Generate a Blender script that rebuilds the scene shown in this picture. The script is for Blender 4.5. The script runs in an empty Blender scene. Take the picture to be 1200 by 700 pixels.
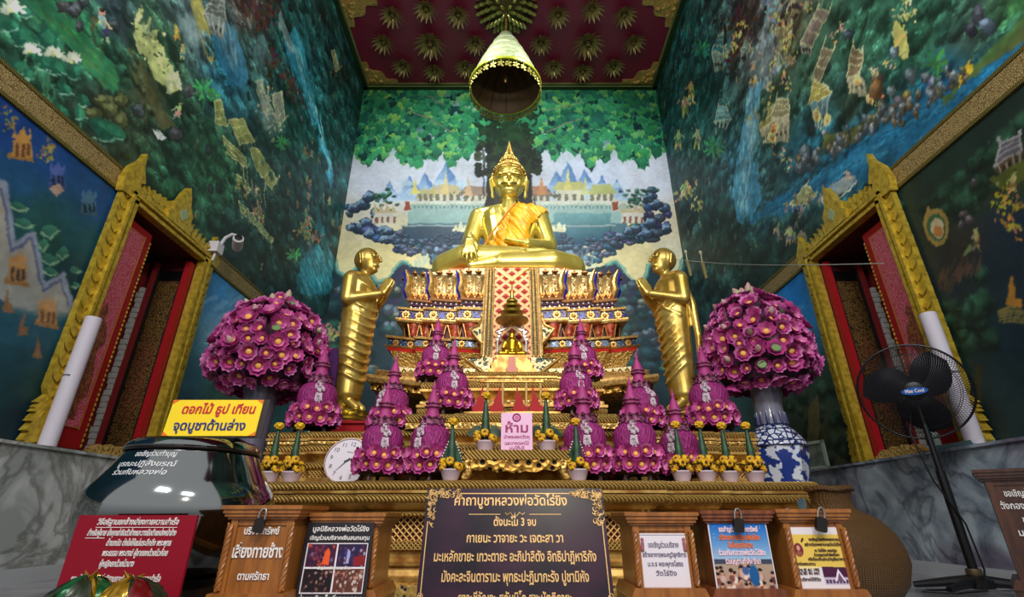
import bpy, bmesh, math, random
import numpy as np
from mathutils import Vector, Matrix
random.seed(7)
rng = np.random.default_rng(7)
PI = math.pi
scene = bpy.context.scene
COL = scene.collection

# ------------------------------------------------------------------ camera
CAM_H = 0.36
PITCH = math.radians(23.9)
FPX = 576.0
cam_data = bpy.data.cameras.new('camera')
cam_data.sensor_width = 36.0
cam_data.lens = 36.0 * FPX / 1200.0
cam_data.clip_start = 0.05
cam = bpy.data.objects.new('camera', cam_data)
COL.objects.link(cam)
cam.location = (0, 0, CAM_H)
cam.rotation_euler = (PI / 2 + PITCH, 0, 0)
scene.camera = cam

# ------------------------------------------------------------------ light
scene.view_settings.view_transform = 'Standard'
scene.view_settings.look = 'None'
scene.view_settings.gamma = 1.0
scene.view_settings.use_curve_mapping = False
scene.view_settings.exposure = 0.0

world = bpy.data.worlds.new('temple_daylight')
scene.world = world
world.use_nodes = True
_n = world.node_tree.nodes
_l = world.node_tree.links
_bg = _n['Background']
_tc = _n.new('ShaderNodeTexCoord')
_sp = _n.new('ShaderNodeSeparateXYZ')
_cr = _n.new('ShaderNodeValToRGB')
_l.new(_tc.outputs['Generated'], _sp.inputs[0])
_mr = _n.new('ShaderNodeMapRange')
_mr.inputs['From Min'].default_value = -1
_mr.inputs['From Max'].default_value = 1
_l.new(_sp.outputs['Z'], _mr.inputs['Value'])
_l.new(_mr.outputs['Result'], _cr.inputs[0])
_e = _cr.color_ramp.elements
_e[0].position = 0.40
_e[0].color = (0.05, 0.045, 0.05, 1)
_e[1].position = 0.62
_e[1].color = (0.50, 0.50, 0.52, 1)
_l.new(_cr.outputs[0], _bg.inputs['Color'])
_bg.inputs['Strength'].default_value = 1.45


def lamp(name, kind, loc, target, energy, color=(1, 1, 1), size=1.0, size_y=None, angle=60, blend=0.5, radius=0.05):
    d = bpy.data.lights.new(name, kind)
    d.energy = energy
    d.color = color
    if kind == 'AREA':
        d.shape = 'RECTANGLE'
        d.size = size
        d.size_y = size_y or size
    if kind == 'SPOT':
        d.spot_size = math.radians(angle)
        d.spot_blend = blend
        d.shadow_soft_size = radius
    o = bpy.data.objects.new(name, d)
    COL.objects.link(o)
    o.location = loc
    o.rotation_euler = (Vector(target) - Vector(loc)).to_track_quat('-Z', 'Y').to_euler()
    return o


for lx in (-1.3, 1.3):
    lamp('led_panel_light', 'AREA', (lx, -1.6, 4.2), (lx * .4, 5, 3.0), 125, (0.97, 0.98, 1.0), 1.1, 0.55)
lamp('floodlight', 'SPOT', (-2.3, 0.6, 5.6), (-0.2, 5.8, 3.6), 820, (1.0, 0.98, 0.92), angle=46, blend=0.8, radius=0.12)
lamp('floodlight', 'SPOT', (2.3, 0.6, 5.6), (0.2, 5.8, 3.6), 820, (1.0, 0.98, 0.92), angle=46, blend=0.8, radius=0.12)
lamp('floodlight', 'SPOT', (-1.2, 4.2, 7.4), (-0.6, 7.5, 5.4), 420, (0.97, 0.99, 1.0), angle=110, blend=0.9, radius=0.2)
lamp('floodlight', 'SPOT', (1.2, 4.2, 7.4), (0.6, 7.5, 5.4), 420, (0.97, 0.99, 1.0), angle=110, blend=0.9, radius=0.2)
lamp('altar_spotlight', 'SPOT', (0.0, 0.3, 4.6), (0, 4.6, 1.7), 380, (1.0, 0.92, 0.80), angle=42, blend=0.8, radius=0.06)
lamp('altar_spotlight', 'SPOT', (0.35, -0.4, 1.9), (0.0, 2.8, 0.4), 90, (1.0, 0.9, 0.76), angle=80, blend=0.9, radius=0.03)

# ------------------------------------------------------------------ helpers


def ray(x, y):
    u = (x - 600) / FPX
    v = (350 - y) / FPX
    c, s = math.cos(PITCH), math.sin(PITCH)
    return u, c - v * s, s + v * c


def atY(x, y, Y):
    a, b, d = ray(x, y)
    return Vector((a * Y / b, Y, d * Y / b + CAM_H))


def atX(x, y, X):
    a, b, d = ray(x, y)
    return Vector((X, b * X / a, d * X / a + CAM_H))


def atZ(x, y, Z):
    a, b, d = ray(x, y)
    t = (Z - CAM_H) / d
    return Vector((a * t, b * t, Z))


def lin(c):
    """sRGB 0-255 to linear rgba"""
    r = []
    for v in c[:3]:
        v = v / 255.0
        r.append(v / 12.92 if v <= 0.04045 else ((v + 0.055) / 1.055) ** 2.4)
    return (r[0], r[1], r[2], 1.0)


MATS = {}


def mat(name, color, rough=0.5, metal=0.0, bump=0.0, scale=40.0, kind='noise', color2=None, mix=(0.4, 0.6),
        emit=0.0, stretch=(1, 1, 1), coat=0.0, alpha=1.0, sheen=0.0, dist=0.01, spec=0.5):
    """procedural material: a base colour, mixed with a second one through a texture that also drives the bump"""
    if name in MATS:
        return MATS[name]
    m = bpy.data.materials.new(name)
    MATS[name] = m
    m.use_nodes = True
    nt = m.node_tree
    N, L = nt.nodes, nt.links
    b = N['Principled BSDF']
    b.inputs['Base Color'].default_value = lin(color)
    b.inputs['Roughness'].default_value = rough
    b.inputs['Metallic'].default_value = metal
    if coat:
        b.inputs['Coat Weight'].default_value = coat
        b.inputs['Coat Roughness'].default_value = 0.1
    if emit:
        b.inputs['Emission Color'].default_value = lin(color)
        b.inputs['Emission Strength'].default_value = emit
    b.inputs['Specular IOR Level'].default_value = spec
    if alpha < 1:
        b.inputs['Alpha'].default_value = alpha
    if bump or color2 is not None:
        tc = N.new('ShaderNodeTexCoord')
        mp = N.new('ShaderNodeMapping')
        mp.inputs['Scale'].default_value = stretch
        L.new(tc.outputs['Object'], mp.inputs[0])
        src = mp.outputs[0]
        if kind == 'noise':
            t = N.new('ShaderNodeTexNoise')
            t.inputs['Scale'].default_value = scale
            t.inputs['Detail'].default_value = 4
            out = t.outputs['Fac']
        elif kind == 'voronoi':
            t = N.new('ShaderNodeTexVoronoi')
            t.inputs['Scale'].default_value = scale
            out = t.outputs['Distance']
        elif kind == 'crackle':
            t = N.new('ShaderNodeTexVoronoi')
            t.feature = 'DISTANCE_TO_EDGE'
            t.inputs['Scale'].default_value = scale
            out = t.outputs['Distance']
        elif kind == 'wave':
            t = N.new('ShaderNodeTexWave')
            t.bands_direction = 'DIAGONAL'
            t.inputs['Scale'].default_value = scale
            t.inputs['Distortion'].default_value = 0.6
            out = t.outputs['Fac']
        elif kind == 'lattice':
            w1 = N.new('ShaderNodeTexWave')
            w1.bands_direction = 'X'
            w1.inputs['Scale'].default_value = scale
            w2 = N.new('ShaderNodeTexWave')
            w2.bands_direction = 'X'
            w2.inputs['Scale'].default_value = scale
            for w, ang in ((w1, PI / 4), (w2, -PI / 4)):
                r = N.new('ShaderNodeMapping')
                r.inputs['Rotation'].default_value = (0, ang, 0)
                L.new(src, r.inputs[0])
                L.new(r.outputs[0], w.inputs[0])
            mx = N.new('ShaderNodeMath')
            mx.operation = 'MAXIMUM'
            L.new(w1.outputs['Fac'], mx.inputs[0])
            L.new(w2.outputs['Fac'], mx.inputs[1])
            out = mx.outputs[0]
            t = None
        elif kind == 'weave':
            w1 = N.new('ShaderNodeTexWave')
            w1.bands_direction = 'Z'
            w1.inputs['Scale'].default_value = scale
            w2 = N.new('ShaderNodeTexWave')
            w2.bands_direction = 'X'
            w2.inputs['Scale'].default_value = scale * 0.6
            L.new(src, w1.inputs[0])
            L.new(src, w2.inputs[0])
            mx = N.new('ShaderNodeMath')
            mx.operation = 'MULTIPLY'
            L.new(w1.outputs['Fac'], mx.inputs[0])
            L.new(w2.outputs['Fac'], mx.inputs[1])
            out = mx.outputs[0]
            t = None
        if t is not None:
            L.new(src, t.inputs['Vector'])
        if color2 is not None:
            cr = N.new('ShaderNodeValToRGB')
            cr.color_ramp.elements[0].position = mix[0]
            cr.color_ramp.elements[0].color = lin(color2)
            cr.color_ramp.elements[1].position = mix[1]
            cr.color_ramp.elements[1].color = lin(color)
            L.new(out, cr.inputs[0])
            L.new(cr.outputs[0], b.inputs['Base Color'])
        if bump:
            bp = N.new('ShaderNodeBump')
            bp.inputs['Strength'].default_value = bump
            bp.inputs['Distance'].default_value = dist
            L.new(out, bp.inputs['Height'])
            L.new(bp.outputs[0], b.inputs['Normal'])
    return m


def paint_mat(name, rough=0.55, coat=0.0):
    """shows the painted pattern stored on the mesh"""
    if name in MATS:
        return MATS[name]
    m = bpy.data.materials.new(name)
    MATS[name] = m
    m.use_nodes = True
    N, L = m.node_tree.nodes, m.node_tree.links
    b = N['Principled BSDF']
    a = N.new('ShaderNodeAttribute')
    a.attribute_name = 'paint'
    L.new(a.outputs['Color'], b.inputs['Base Color'])
    b.inputs['Roughness'].default_value = rough
    b.inputs['Specular IOR Level'].default_value = 0.25
    return m


def obj(name, me, parent=None, loc=None, rot=None, **props):
    o = bpy.data.objects.new(name, me)
    COL.objects.link(o)
    if parent is not None:
        o.parent = parent
    if loc is not None:
        o.location = loc
    if rot is not None:
        o.rotation_euler = rot
    for k, v in props.items():
        o[k] = v
    return o


def thing(name, label, cat, loc=(0, 0, 0), rotz=0.0, group=None, rot=None):
    o = obj(name, None, None, loc, rot or (0, 0, rotz))
    o.empty_display_size = 0.05
    o['label'] = label
    o['category'] = cat
    if group:
        o['group'] = group
    return o


def tag(o, label, cat, group=None, kind=None):
    o['label'] = label
    o['category'] = cat
    if group:
        o['group'] = group
    if kind:
        o['kind'] = kind
    return o


def dup(root, loc, rot, label=None, scale=None):
    """a copy of a thing with copies of its parts and sub-parts"""
    r = root.copy()
    COL.objects.link(r)
    r.location = loc
    r.rotation_euler = rot
    if scale is not None:
        r.scale = (scale,) * 3 if not hasattr(scale, '__len__') else scale
    if label:
        r['label'] = label
    for ch in list(root.children):
        c = ch.copy()
        COL.objects.link(c)
        c.parent = r
        for g in ch.children:
            d = g.copy()
            COL.objects.link(d)
            d.parent = c
    return r


class MB:
    """collects simple shapes into one mesh"""

    def __init__(s):
        s.V, s.F, s.M = [], [], []
        s.T = Matrix.Identity(4)
        s.m = 0

    def add(s, verts, faces):
        k = len(s.V)
        T = s.T
        s.V += [tuple(T @ Vector(v)) for v in verts]
        for f in faces:
            s.F.append(tuple(i + k for i in f))
            s.M.append(s.m)
        return s

    def box(s, c, d, rz=0.0, taper=1.0):
        x, y, z = d[0] / 2, d[1] / 2, d[2] / 2
        P = []
        for sz in (-1, 1):
            k = taper if sz > 0 else 1.0
            for sx, sy in ((-1, -1), (1, -1), (1, 1), (-1, 1)):
                a, b = sx * x * k, sy * y * k
                P.append((c[0] + a * math.cos(rz) - b * math.sin(rz), c[1] + a * math.sin(rz) + b * math.cos(rz), c[2] + sz * z))
        return s.add(P, [(3, 2, 1, 0), (4, 5, 6, 7), (0, 1, 5, 4), (1, 2, 6, 5), (2, 3, 7, 6), (3, 0, 4, 7)])

    def bevbox(s, c, d, b):
        """box with chamfered vertical outline in XZ (front edges softened)"""
        x, y, z = d[0] / 2, d[1] / 2, d[2] / 2
        pts = [(-x + b, -z), (x - b, -z), (x, -z + b), (x, z - b), (x - b, z), (-x + b, z), (-x, z - b), (-x, -z + b)]
        return s.prism([(c[0] + p[0], c[2] + p[1]) for p in pts], c[1] - y, c[1] + y, 'y')

    def prism(s, poly, a, b, axis='y'):
        """extrude a 2-D outline between two values along an axis"""
        n = len(poly)

        def P(p, t):
            return {'y': (p[0], t, p[1]), 'z': (p[0], p[1], t), 'x': (t, p[0], p[1])}[axis]
        v = [P(p, a) for p in poly] + [P(p, b) for p in poly]
        f = [tuple(range(n)), tuple(range(2 * n - 1, n - 1, -1))]
        for i in range(n):
            j = (i + 1) % n
            f.append((j, i, i + n, j + n))
        return s.add(v, f)

    def lathe(s, prof, n=24, c=(0, 0, 0), sx=1.0, sy=1.0, cap=True, rfun=None):
        v, f = [], []
        for r, z in prof:
            for i in range(n):
                a = 2 * PI * i / n
                k = rfun(a, z) if rfun else 1.0
                v.append((c[0] + r * k * sx * math.cos(a), c[1] + r * k * sy * math.sin(a), c[2] + z))
        m = len(prof)
        for j in range(m - 1):
            for i in range(n):
                i2 = (i + 1) % n
                f.append((j * n + i, j * n + i2, (j + 1) * n + i2, (j + 1) * n + i))
        if cap:
            f.append(tuple(range(n - 1, -1, -1)))
            f.append(tuple((m - 1) * n + i for i in range(n)))
        return s.add(v, f)

    def ball(s, c, r, n=12, m=8):
        if not hasattr(r, '__len__'):
            r = (r, r, r)
        v = [(c[0], c[1], c[2] - r[2])]
        f = []
        for j in range(1, m):
            t = PI * j / m
            for i in range(n):
                a = 2 * PI * i / n
                v.append((c[0] + r[0] * math.sin(t) * math.cos(a), c[1] + r[1] * math.sin(t) * math.sin(a), c[2] - r[2] * math.cos(t)))
        v.append((c[0], c[1], c[2] + r[2]))
        for i in range(n):
            f.append((0, 1 + (i + 1) % n, 1 + i))
        for j in range(m - 2):
            for i in range(n):
                i2 = (i + 1) % n
                f.append((1 + j * n + i, 1 + j * n + i2, 1 + (j + 1) * n + i2, 1 + (j + 1) * n + i))
        k = 1 + (m - 2) * n
        top = len(v) - 1
        for i in range(n):
            f.append((k + i, k + (i + 1) % n, top))
        return s.add(v, f)

    def tube(s, pts, rad, n=8, flat=1.0, closed=False):
        """round bar through points; rad one value or one per point"""
        pts = [Vector(p) for p in pts]
        if not hasattr(rad, '__len__'):
            rad = [rad] * len(pts)
        v, f = [], []
        up = None
        for k, p in enumerate(pts):
            if closed:
                d = pts[(k + 1) % len(pts)] - pts[k - 1]
            else:
                d = pts[min(k + 1, len(pts) - 1)] - pts[max(k - 1, 0)]
            d = d.normalized() if d.length > 1e-9 else Vector((0, 0, 1))
            if up is None:
                up = d.orthogonal().normalized()
            up = (up - d * up.dot(d))
            up = up.normalized() if up.length > 1e-6 else d.orthogonal().normalized()
            w = d.cross(up)
            for i in range(n):
                a = 2 * PI * i / n
                v.append(p + (up * math.cos(a) + w * math.sin(a) * flat) * rad[k])
        m = len(pts)
        for j in range(m if closed else m - 1):
            j2 = (j + 1) % m
            for i in range(n):
                i2 = (i + 1) % n
                f.append((j * n + i, j * n + i2, j2 * n + i2, j2 * n + i))
        if not closed:
            f.append(tuple(range(n - 1, -1, -1)))
            f.append(tuple((m - 1) * n + i for i in range(n)))
        return s.add(v, f)

    def caps(s, a, b, ra, rb, n=12, sq=(1, 1, 1)):
        """tapered capsule"""
        a, b = Vector(a), Vector(b)
        d = (b - a)
        L = d.length
        d.normalize()
        pts, rad = [], []
        for t in (0.02, 0.25, 0.6, 0.9):
            pts.append(a - d * ra * math.cos(t * PI / 2))
            rad.append(ra * math.sin(t * PI / 2))
        for t in (0, 0.33, 0.66, 1):
            pts.append(a + d * L * t)
            rad.append(ra + (rb - ra) * t)
        for t in (0.9, 0.6, 0.25, 0.02):
            pts.append(b + d * rb * math.cos(t * PI / 2))
            rad.append(rb * math.sin(t * PI / 2))
        return s.tube(pts, rad, n)

    def petal(s, base, direc, up, L, W, curl=0.25, cup=0.3, n=4):
        """leaf-shaped petal from base along direc, bending towards up"""
        base, d, u = Vector(base), Vector(direc).normalized(), Vector(up).normalized()
        w = d.cross(u).normalized()
        u = w.cross(d).normalized()
        v, f = [], []
        for i in range(n + 1):
            t = i / n
            wid = W * (math.sin(PI * min(1, t * 0.86 + 0.12)) ** 0.8) * 0.5 if i < n else W * 0.04
            c = base + d * (L * t) + u * (curl * L * t * t)
            for k, e in ((-1, cup), (0, 0), (1, cup)):
                v.append(c + w * (k * wid) + u * (e * wid))
        for i in range(n):
            for k in (0, 1):
                f.append((i * 3 + k, i * 3 + k + 1, i * 3 + k + 4, i * 3 + k + 3))
        return s.add(v, f)

    def mesh(s, name, mats, smooth=35, clean=False):
        me = bpy.data.meshes.new(name)
        me.from_pydata(s.V, [], s.F)
        if not isinstance(mats, (list, tuple)):
            mats = [mats]
        for m in mats:
            me.materials.append(m)
        if len(mats) > 1:
            me.polygons.foreach_set('material_index', s.M)
        if smooth:
            me.polygons.foreach_set('use_smooth', [True] * len(me.polygons))
            me.set_sharp_from_angle(angle=math.radians(smooth))
        me.update()
        return me

    def build(s, name, mats, parent=None, smooth=35, loc=None, rot=None, **props):
        return obj(name, s.mesh(name, mats, smooth), parent, loc, rot, **props)


def fuse(mb, name, mats, voxel=0.02, smooth=4, parent=None, decim=None, loc=None, rot=None):
    """one continuous skin over overlapping solids"""
    me0 = mb.mesh(name + '_raw', [], 0) if False else mb.mesh(name + '_raw', mats, 0)
    o = bpy.data.objects.new(name + '_raw', me0)
    COL.objects.link(o)
    r = o.modifiers.new('r', 'REMESH')
    r.mode = 'VOXEL'
    r.voxel_size = voxel
    if smooth:
        sm = o.modifiers.new('s', 'SMOOTH')
        sm.factor = 0.5
        sm.iterations = smooth
    if decim:
        d = o.modifiers.new('d', 'DECIMATE')
        d.ratio = decim
    dg = bpy.context.evaluated_depsgraph_get()
    dg.update()
    me = bpy.data.meshes.new_from_object(o.evaluated_get(dg))
    bpy.data.objects.remove(o)
    bpy.data.meshes.remove(me0)
    me.name = name
    if not me.materials:
        for m in (mats if isinstance(mats, (list, tuple)) else [mats]):
            me.materials.append(m)
    me.polygons.foreach_set('use_smooth', [True] * len(me.polygons))
    return obj(name, me, parent, loc, rot)


def text(name, body, size, m, parent, loc, rot=(PI / 2, 0, 0), width=None, align='CENTER', depth=0.0008, shear=0.0, bold=0.0, kind=None):
    cu = bpy.data.curves.new('t', 'FONT')
    cu.body = body
    cu.size = size
    cu.align_x = align
    cu.extrude = depth
    cu.shear = shear
    cu.offset = bold
    cu.resolution_u = 3
    o = bpy.data.objects.new('t', cu)
    COL.objects.link(o)
    dg = bpy.context.evaluated_depsgraph_get()
    dg.update()
    me = bpy.data.meshes.new_from_object(o.evaluated_get(dg))
    bpy.data.objects.remove(o)
    bpy.data.curves.remove(cu)
    n = len(me.vertices)
    if width and n:
        co = np.empty(n * 3, dtype=np.float32)
        me.vertices.foreach_get('co', co)
        co = co.reshape(-1, 3)
        w0, w1 = co[:, 0].min(), co[:, 0].max()
        k = width / max(1e-6, w1 - w0)
        co[:, 0] *= k
        me.vertices.foreach_set('co', co.ravel())
    me.materials.clear()
    me.materials.append(m)
    me.name = name
    return obj(name, me, parent, loc, rot)


def sweep(mb, plan, prof, sag=0.0, x2=0.7, closed=True):
    """run a moulding profile [(outset, z)] round a plan outline (counter-clockwise), ends lifted by sag"""
    n = len(plan)
    mit = []
    for i in range(n):
        p0, p1, p2 = Vector(plan[i - 1]), Vector(plan[i]), Vector(plan[(i + 1) % n])
        d1, d2 = (p1 - p0).normalized(), (p2 - p1).normalized()
        n1, n2 = Vector((d1.y, -d1.x)), Vector((d2.y, -d2.x))
        mit.append((n1 + n2) / (1 + n1.dot(n2)))
    v, f = [], []
    for o, z in prof:
        for i in range(n):
            x, y = plan[i][0] + mit[i].x * o, plan[i][1] + mit[i].y * o
            v.append((x, y, z + sag * (x * x - x2)))
    m = len(prof)
    for j in range(m - 1):
        for i in range(n):
            i2 = (i + 1) % n
            f.append((j * n + i, j * n + i2, (j + 1) * n + i2, (j + 1) * n + i))
    f.append(tuple((m - 1) * n + i for i in range(n)))
    f.append(tuple(range(n - 1, -1, -1)))
    return mb.add(v, f)


def redent(hws, ys, yb, seg=0.0):
    """stepped plan, widest at the back; hws and ys from the middle outwards; counter-clockwise"""
    L = []
    for k in range(len(hws)):
        L.append((hws[k], ys[k]))
        if k + 1 < len(hws):
            L.append((hws[k], ys[k + 1]))
    right = L
    left = [(-x, y) for x, y in reversed(L)]
    pts = left + right + [(hws[-1], yb), (-hws[-1], yb)]
    if not seg:
        return pts
    out = []
    for i in range(len(pts)):
        a, b = Vector(pts[i]), Vector(pts[(i + 1) % len(pts)])
        k = max(1, int((b - a).length / seg))
        for t in range(k):
            p = a + (b - a) * t / k
            out.append((p.x, p.y))
    return out


def arc_pts(c, r, a0, a1, n, plane='xz'):
    return [(c[0] + r * math.cos(a0 + (a1 - a0) * i / n), c[1] + r * math.sin(a0 + (a1 - a0) * i / n)) for i in range(n + 1)]
# ------------------------------------------------------------------ room measures
XL, XR, YB, HC = -3.04, 2.96, 7.5, 8.47
YF = 1.0          # where the modelled side walls begin (the hall is open towards the viewer)
ZM = 0.74         # top of the marble dado
WY0, WY1, WZ0, WZ1 = 3.27, 4.20, 0.77, 2.62   # window openings


def struct(o):
    o['kind'] = 'structure'
    return o


# ------------------------------------------------------------------ mural painter (brush strokes on a canvas in wall metres)
class Canvas:
    def __init__(s, u0, u1, v0, v1, res, px):
        s.u0, s.v0, s.res = u0, v0, res
        s.W, s.H = int((u1 - u0) / res) + 1, int((v1 - v0) / res) + 1
        s.A = np.zeros((s.H, s.W, 3), np.float32)
        s.px = px

    def base(s, ctrl, power=3.0, step=12):
        """smooth ground colours from samples [(x, y, r, g, b)]"""
        P = np.array([s.px(c[0], c[1]) for c in ctrl], np.float32)
        C = np.array([c[2:5] for c in ctrl], np.float32)
        us = np.arange(0, s.W + step, step) * s.res + s.u0
        vs = np.arange(0, s.H + step, step) * s.res + s.v0
        U, V = np.meshgrid(us, vs)
        D = (U[..., None] - P[:, 0]) ** 2 + (V[..., None] - P[:, 1]) ** 2 + 0.004
        Wt = D ** (-power / 2)
        G = (Wt @ C) / Wt.sum(-1, keepdims=True)
        ys, xs = np.arange(s.H) / step, np.arange(s.W) / step
        y0, x0 = ys.astype(int), xs.astype(int)
        fy, fx = (ys - y0)[:, None, None], (xs - x0)[None, :, None]
        A = G[y0][:, x0] * (1 - fy) * (1 - fx) + G[y0 + 1][:, x0] * fy * (1 - fx) + G[y0][:, x0 + 1] * (1 - fy) * fx + G[y0 + 1][:, x0 + 1] * fy * fx
        s.A[:] = A
        s.A0 = A.copy()
        return s

    def idx(s, u, v):
        return (u - s.u0) / s.res, (v - s.v0) / s.res

    def ell(s, u, v, ru, rv, col, ang=0.0, a=1.0, soft=0.35):
        R = max(ru, rv)
        i0, j0 = s.idx(u - R, v - R)
        i1, j1 = s.idx(u + R, v + R)
        i0, j0, i1, j1 = max(0, int(i0)), max(0, int(j0)), min(s.W, int(i1) + 2), min(s.H, int(j1) + 2)
        if i0 >= i1 or j0 >= j1:
            return
        x = (np.arange(i0, i1) * s.res + s.u0 - u)[None, :]
        y = (np.arange(j0, j1) * s.res + s.v0 - v)[:, None]
        c, n = math.cos(ang), math.sin(ang)
        d = np.sqrt(((x * c + y * n) / max(ru, s.res)) ** 2 + ((-x * n + y * c) / max(rv, s.res)) ** 2)
        w = (np.clip((1 - d) / soft, 0, 1) * a)[..., None]
        B = s.A[j0:j1, i0:i1]
        B += (np.array(col, np.float32) - B) * w

    def polyuv(s, pts, col, a=1.0, col2=None):
        P = np.array(pts, np.float32)
        i0, j0 = s.idx(P[:, 0].min(), P[:, 1].min())
        i1, j1 = s.idx(P[:, 0].max(), P[:, 1].max())
        i0, j0, i1, j1 = max(0, int(i0)), max(0, int(j0)), min(s.W, int(i1) + 2), min(s.H, int(j1) + 2)
        if i0 >= i1 or j0 >= j1:
            return
        x = (np.arange(i0, i1) * s.res + s.u0)[None, :]
        y = (np.arange(j0, j1) * s.res + s.v0)[:, None]
        M = np.zeros((j1 - j0, i1 - i0), bool)
        n = len(P)
        for k in range(n):
            xa, ya = P[k]
            xb, yb = P[(k + 1) % n]
            if ya == yb:
                continue
            M ^= ((ya > y) != (yb > y)) & (x < (xb - xa) * (y - ya) / (yb - ya) + xa)
        B = s.A[j0:j1, i0:i1]
        c = np.array(col, np.float32)
        if col2 is not None:
            t = ((y - P[:, 1].min()) / max(1e-6, P[:, 1].max() - P[:, 1].min()))[..., None]
            c = c * t + np.array(col2, np.float32) * (1 - t)
            c = np.broadcast_to(c, B.shape)
            B[M] += (c[M] - B[M]) * a
        else:
            B[M] += (c - B[M]) * a

    def poly(s, pts, col, a=1.0, col2=None):
        s.polyuv([s.px(*p) for p in pts], col, a, col2)

    def line(s, pts, w, col, a=1.0):
        Q = [s.px(*p) for p in pts]
        for p, q in zip(Q, Q[1:]):
            L = math.hypot(q[0] - p[0], q[1] - p[1])
            k = max(1, int(L / (w * 0.6)))
            for i in range(k + 1):
                t = i / k
                s.ell(p[0] + (q[0] - p[0]) * t, p[1] + (q[1] - p[1]) * t, w, w, col, a=a, soft=0.6)

    def el(s, x, y, rx, ry, col, ang=0.0, a=1.0, n=18, col2=None):
        c, k = math.cos(ang), math.sin(ang)
        s.poly([(x + rx * math.cos(t) * c - ry * math.sin(t) * k, y + rx * math.cos(t) * k + ry * math.sin(t) * c)
                for t in [2 * PI * i / n for i in range(n)]], col, a, col2)

    def get(s, u, v):
        i, j = s.idx(u, v)
        return s.A0[min(s.H - 1, max(0, int(j))), min(s.W - 1, max(0, int(i)))].copy()

    def tree(s, u, v, R, tint=None, n=40, bright=1.0):
        """a clump of foliage: dark mass with lighter leaf dabs above"""
        c = s.get(u, v) if tint is None else np.array(tint, np.float32)
        c = c * random.uniform(0.7, 1.35)
        s.ell(u, v - R * .15, R, R * 0.8, c * 0.5, a=0.75, soft=0.5)
        vivid = random.uniform(0.15, 1.0)
        for du, dv, q in ((-.15, .12, .85), (-.22, .25, 1.15), (-.25, .34, 1.4)):
            s.ell(u + du * R, v + dv * R, R * (.95 - .2 * q), R * (.75 - .17 * q), np.clip(c * q, 0, 255), 0, .55, .9)
        for k in range(n):
            a, r = random.uniform(0, 2 * PI), R * math.sqrt(random.random()) * 0.95
            du, dv = r * math.cos(a), r * math.sin(a) * 0.8
            t = max(0, min(1.1, 0.5 + 0.5 * dv / (R * 0.8) + random.uniform(-0.3, 0.3)))
            q = c * (0.5 + 0.85 * t) * bright + np.array([14, 44, 24]) * max(0, t - .45) * 2 * vivid
            z = R * random.uniform(0.08, 0.15)
            s.ell(u + du, v + dv, z, z * 0.6, np.clip(q, 0, 255), random.uniform(-0.7, 0.7), 0.7, 0.7)

    def figure(s, x, y, h, skin=(190, 180, 130), cloth=(120, 130, 120), lean=0.0):
        """small painted person h photo-pixels tall, feet at x, y"""
        j = lambda q: [max(0, min(255, v * random.uniform(.7, 1.1))) for v in q]
        w = random.uniform(-.12, .12) + lean
        s.el(x + w * h * .4, y - h * 0.34, h * 0.15, h * 0.20, j(cloth), random.uniform(-.3, .3))
        s.el(x + w * h * .7, y - h * 0.64, h * 0.11, h * 0.19, j(skin), w)
        s.el(x + w * h, y - h * 0.90, h * 0.075, h * 0.085, j(skin))
        s.el(x + w * h, y - h * 0.95, h * 0.07, h * 0.045, (44, 40, 34))
        for k in (-1, 1):
            a = random.uniform(.1, 1.1)
            s.poly([(x + w * h * .6 + k * h * .07, y - h * .76), (x + k * h * (.12 + .16 * a), y - h * (.5 + .2 * (a - .5))), (x + k * h * (.10 + .16 * a), y - h * (.45 + .2 * (a - .5))), (x + w * h * .6 + k * h * .04, y - h * .64)], j(skin))
            s.poly([(x + k * h * .02, y - h * .28), (x + k * h * .12, y - h * .28), (x + k * h * (.10 + .1 * a), y), (x + k * h * (.04 + .1 * a), y)], j(skin))

    def house(s, pts, roof, wall, trim=(200, 200, 150)):
        """painted pavilion: pts = eave-left, ridge-left, ridge-right, eave-right, base-right, base-left (photo pixels)"""
        a, b, c, d, e, f = pts
        mix = lambda p, q, t: (p[0] + (q[0] - p[0]) * t, p[1] + (q[1] - p[1]) * t)
        s.poly([a, d, e, f], wall, .92, [v * .6 for v in wall])
        for k in (0.1, 0.37, 0.63, 0.9):
            s.line([mix(f, e, k), mix(a, d, k)], 0.008, trim, .55)
        for k in (.24, .5, .76):
            m1, m2 = mix(f, e, k), mix(a, d, k)
            s.el(*mix(m1, m2, .35), 1.6, 2.6, [v * .35 for v in wall])
        s.poly([a, b, c, d], [min(255, v * 1.1) for v in roof], .95, [v * 0.75 for v in roof])
        for k in range(1, 9):
            s.line([mix(a, d, k / 9), mix(b, c, k / 9)], 0.005, [v * .7 for v in roof], .45)
        for t0, t1 in ((0, .0), (.38, .38), (.7, .7)):
            s.line([mix(a, b, t0), mix(d, c, t1)], 0.007, trim, .5)
        s.line([a, b], 0.008, trim, .7)
        s.line([d, c], 0.008, trim, .7)
        s.line([b, c], 0.008, trim, .7)
        for p, q in ((b, a), (c, d)):
            s.line([p, (p[0] + (p[0] - q[0]) * .15, p[1] - abs(p[1] - q[1]) * .25 - 1)], 0.010, trim)

    def dabs(s, pts, r, col, n=8, jit=25):
        for x, y in pts:
            for k in range(n):
                c = [max(0, min(255, v + random.uniform(-jit, jit))) for v in col]
                s.el(x + random.gauss(0, r * 0.5), y + random.gauss(0, r * 0.5), r * random.uniform(.07, .2), r * random.uniform(.12, .34), c, random.uniform(-1, 1), n=8)

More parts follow.
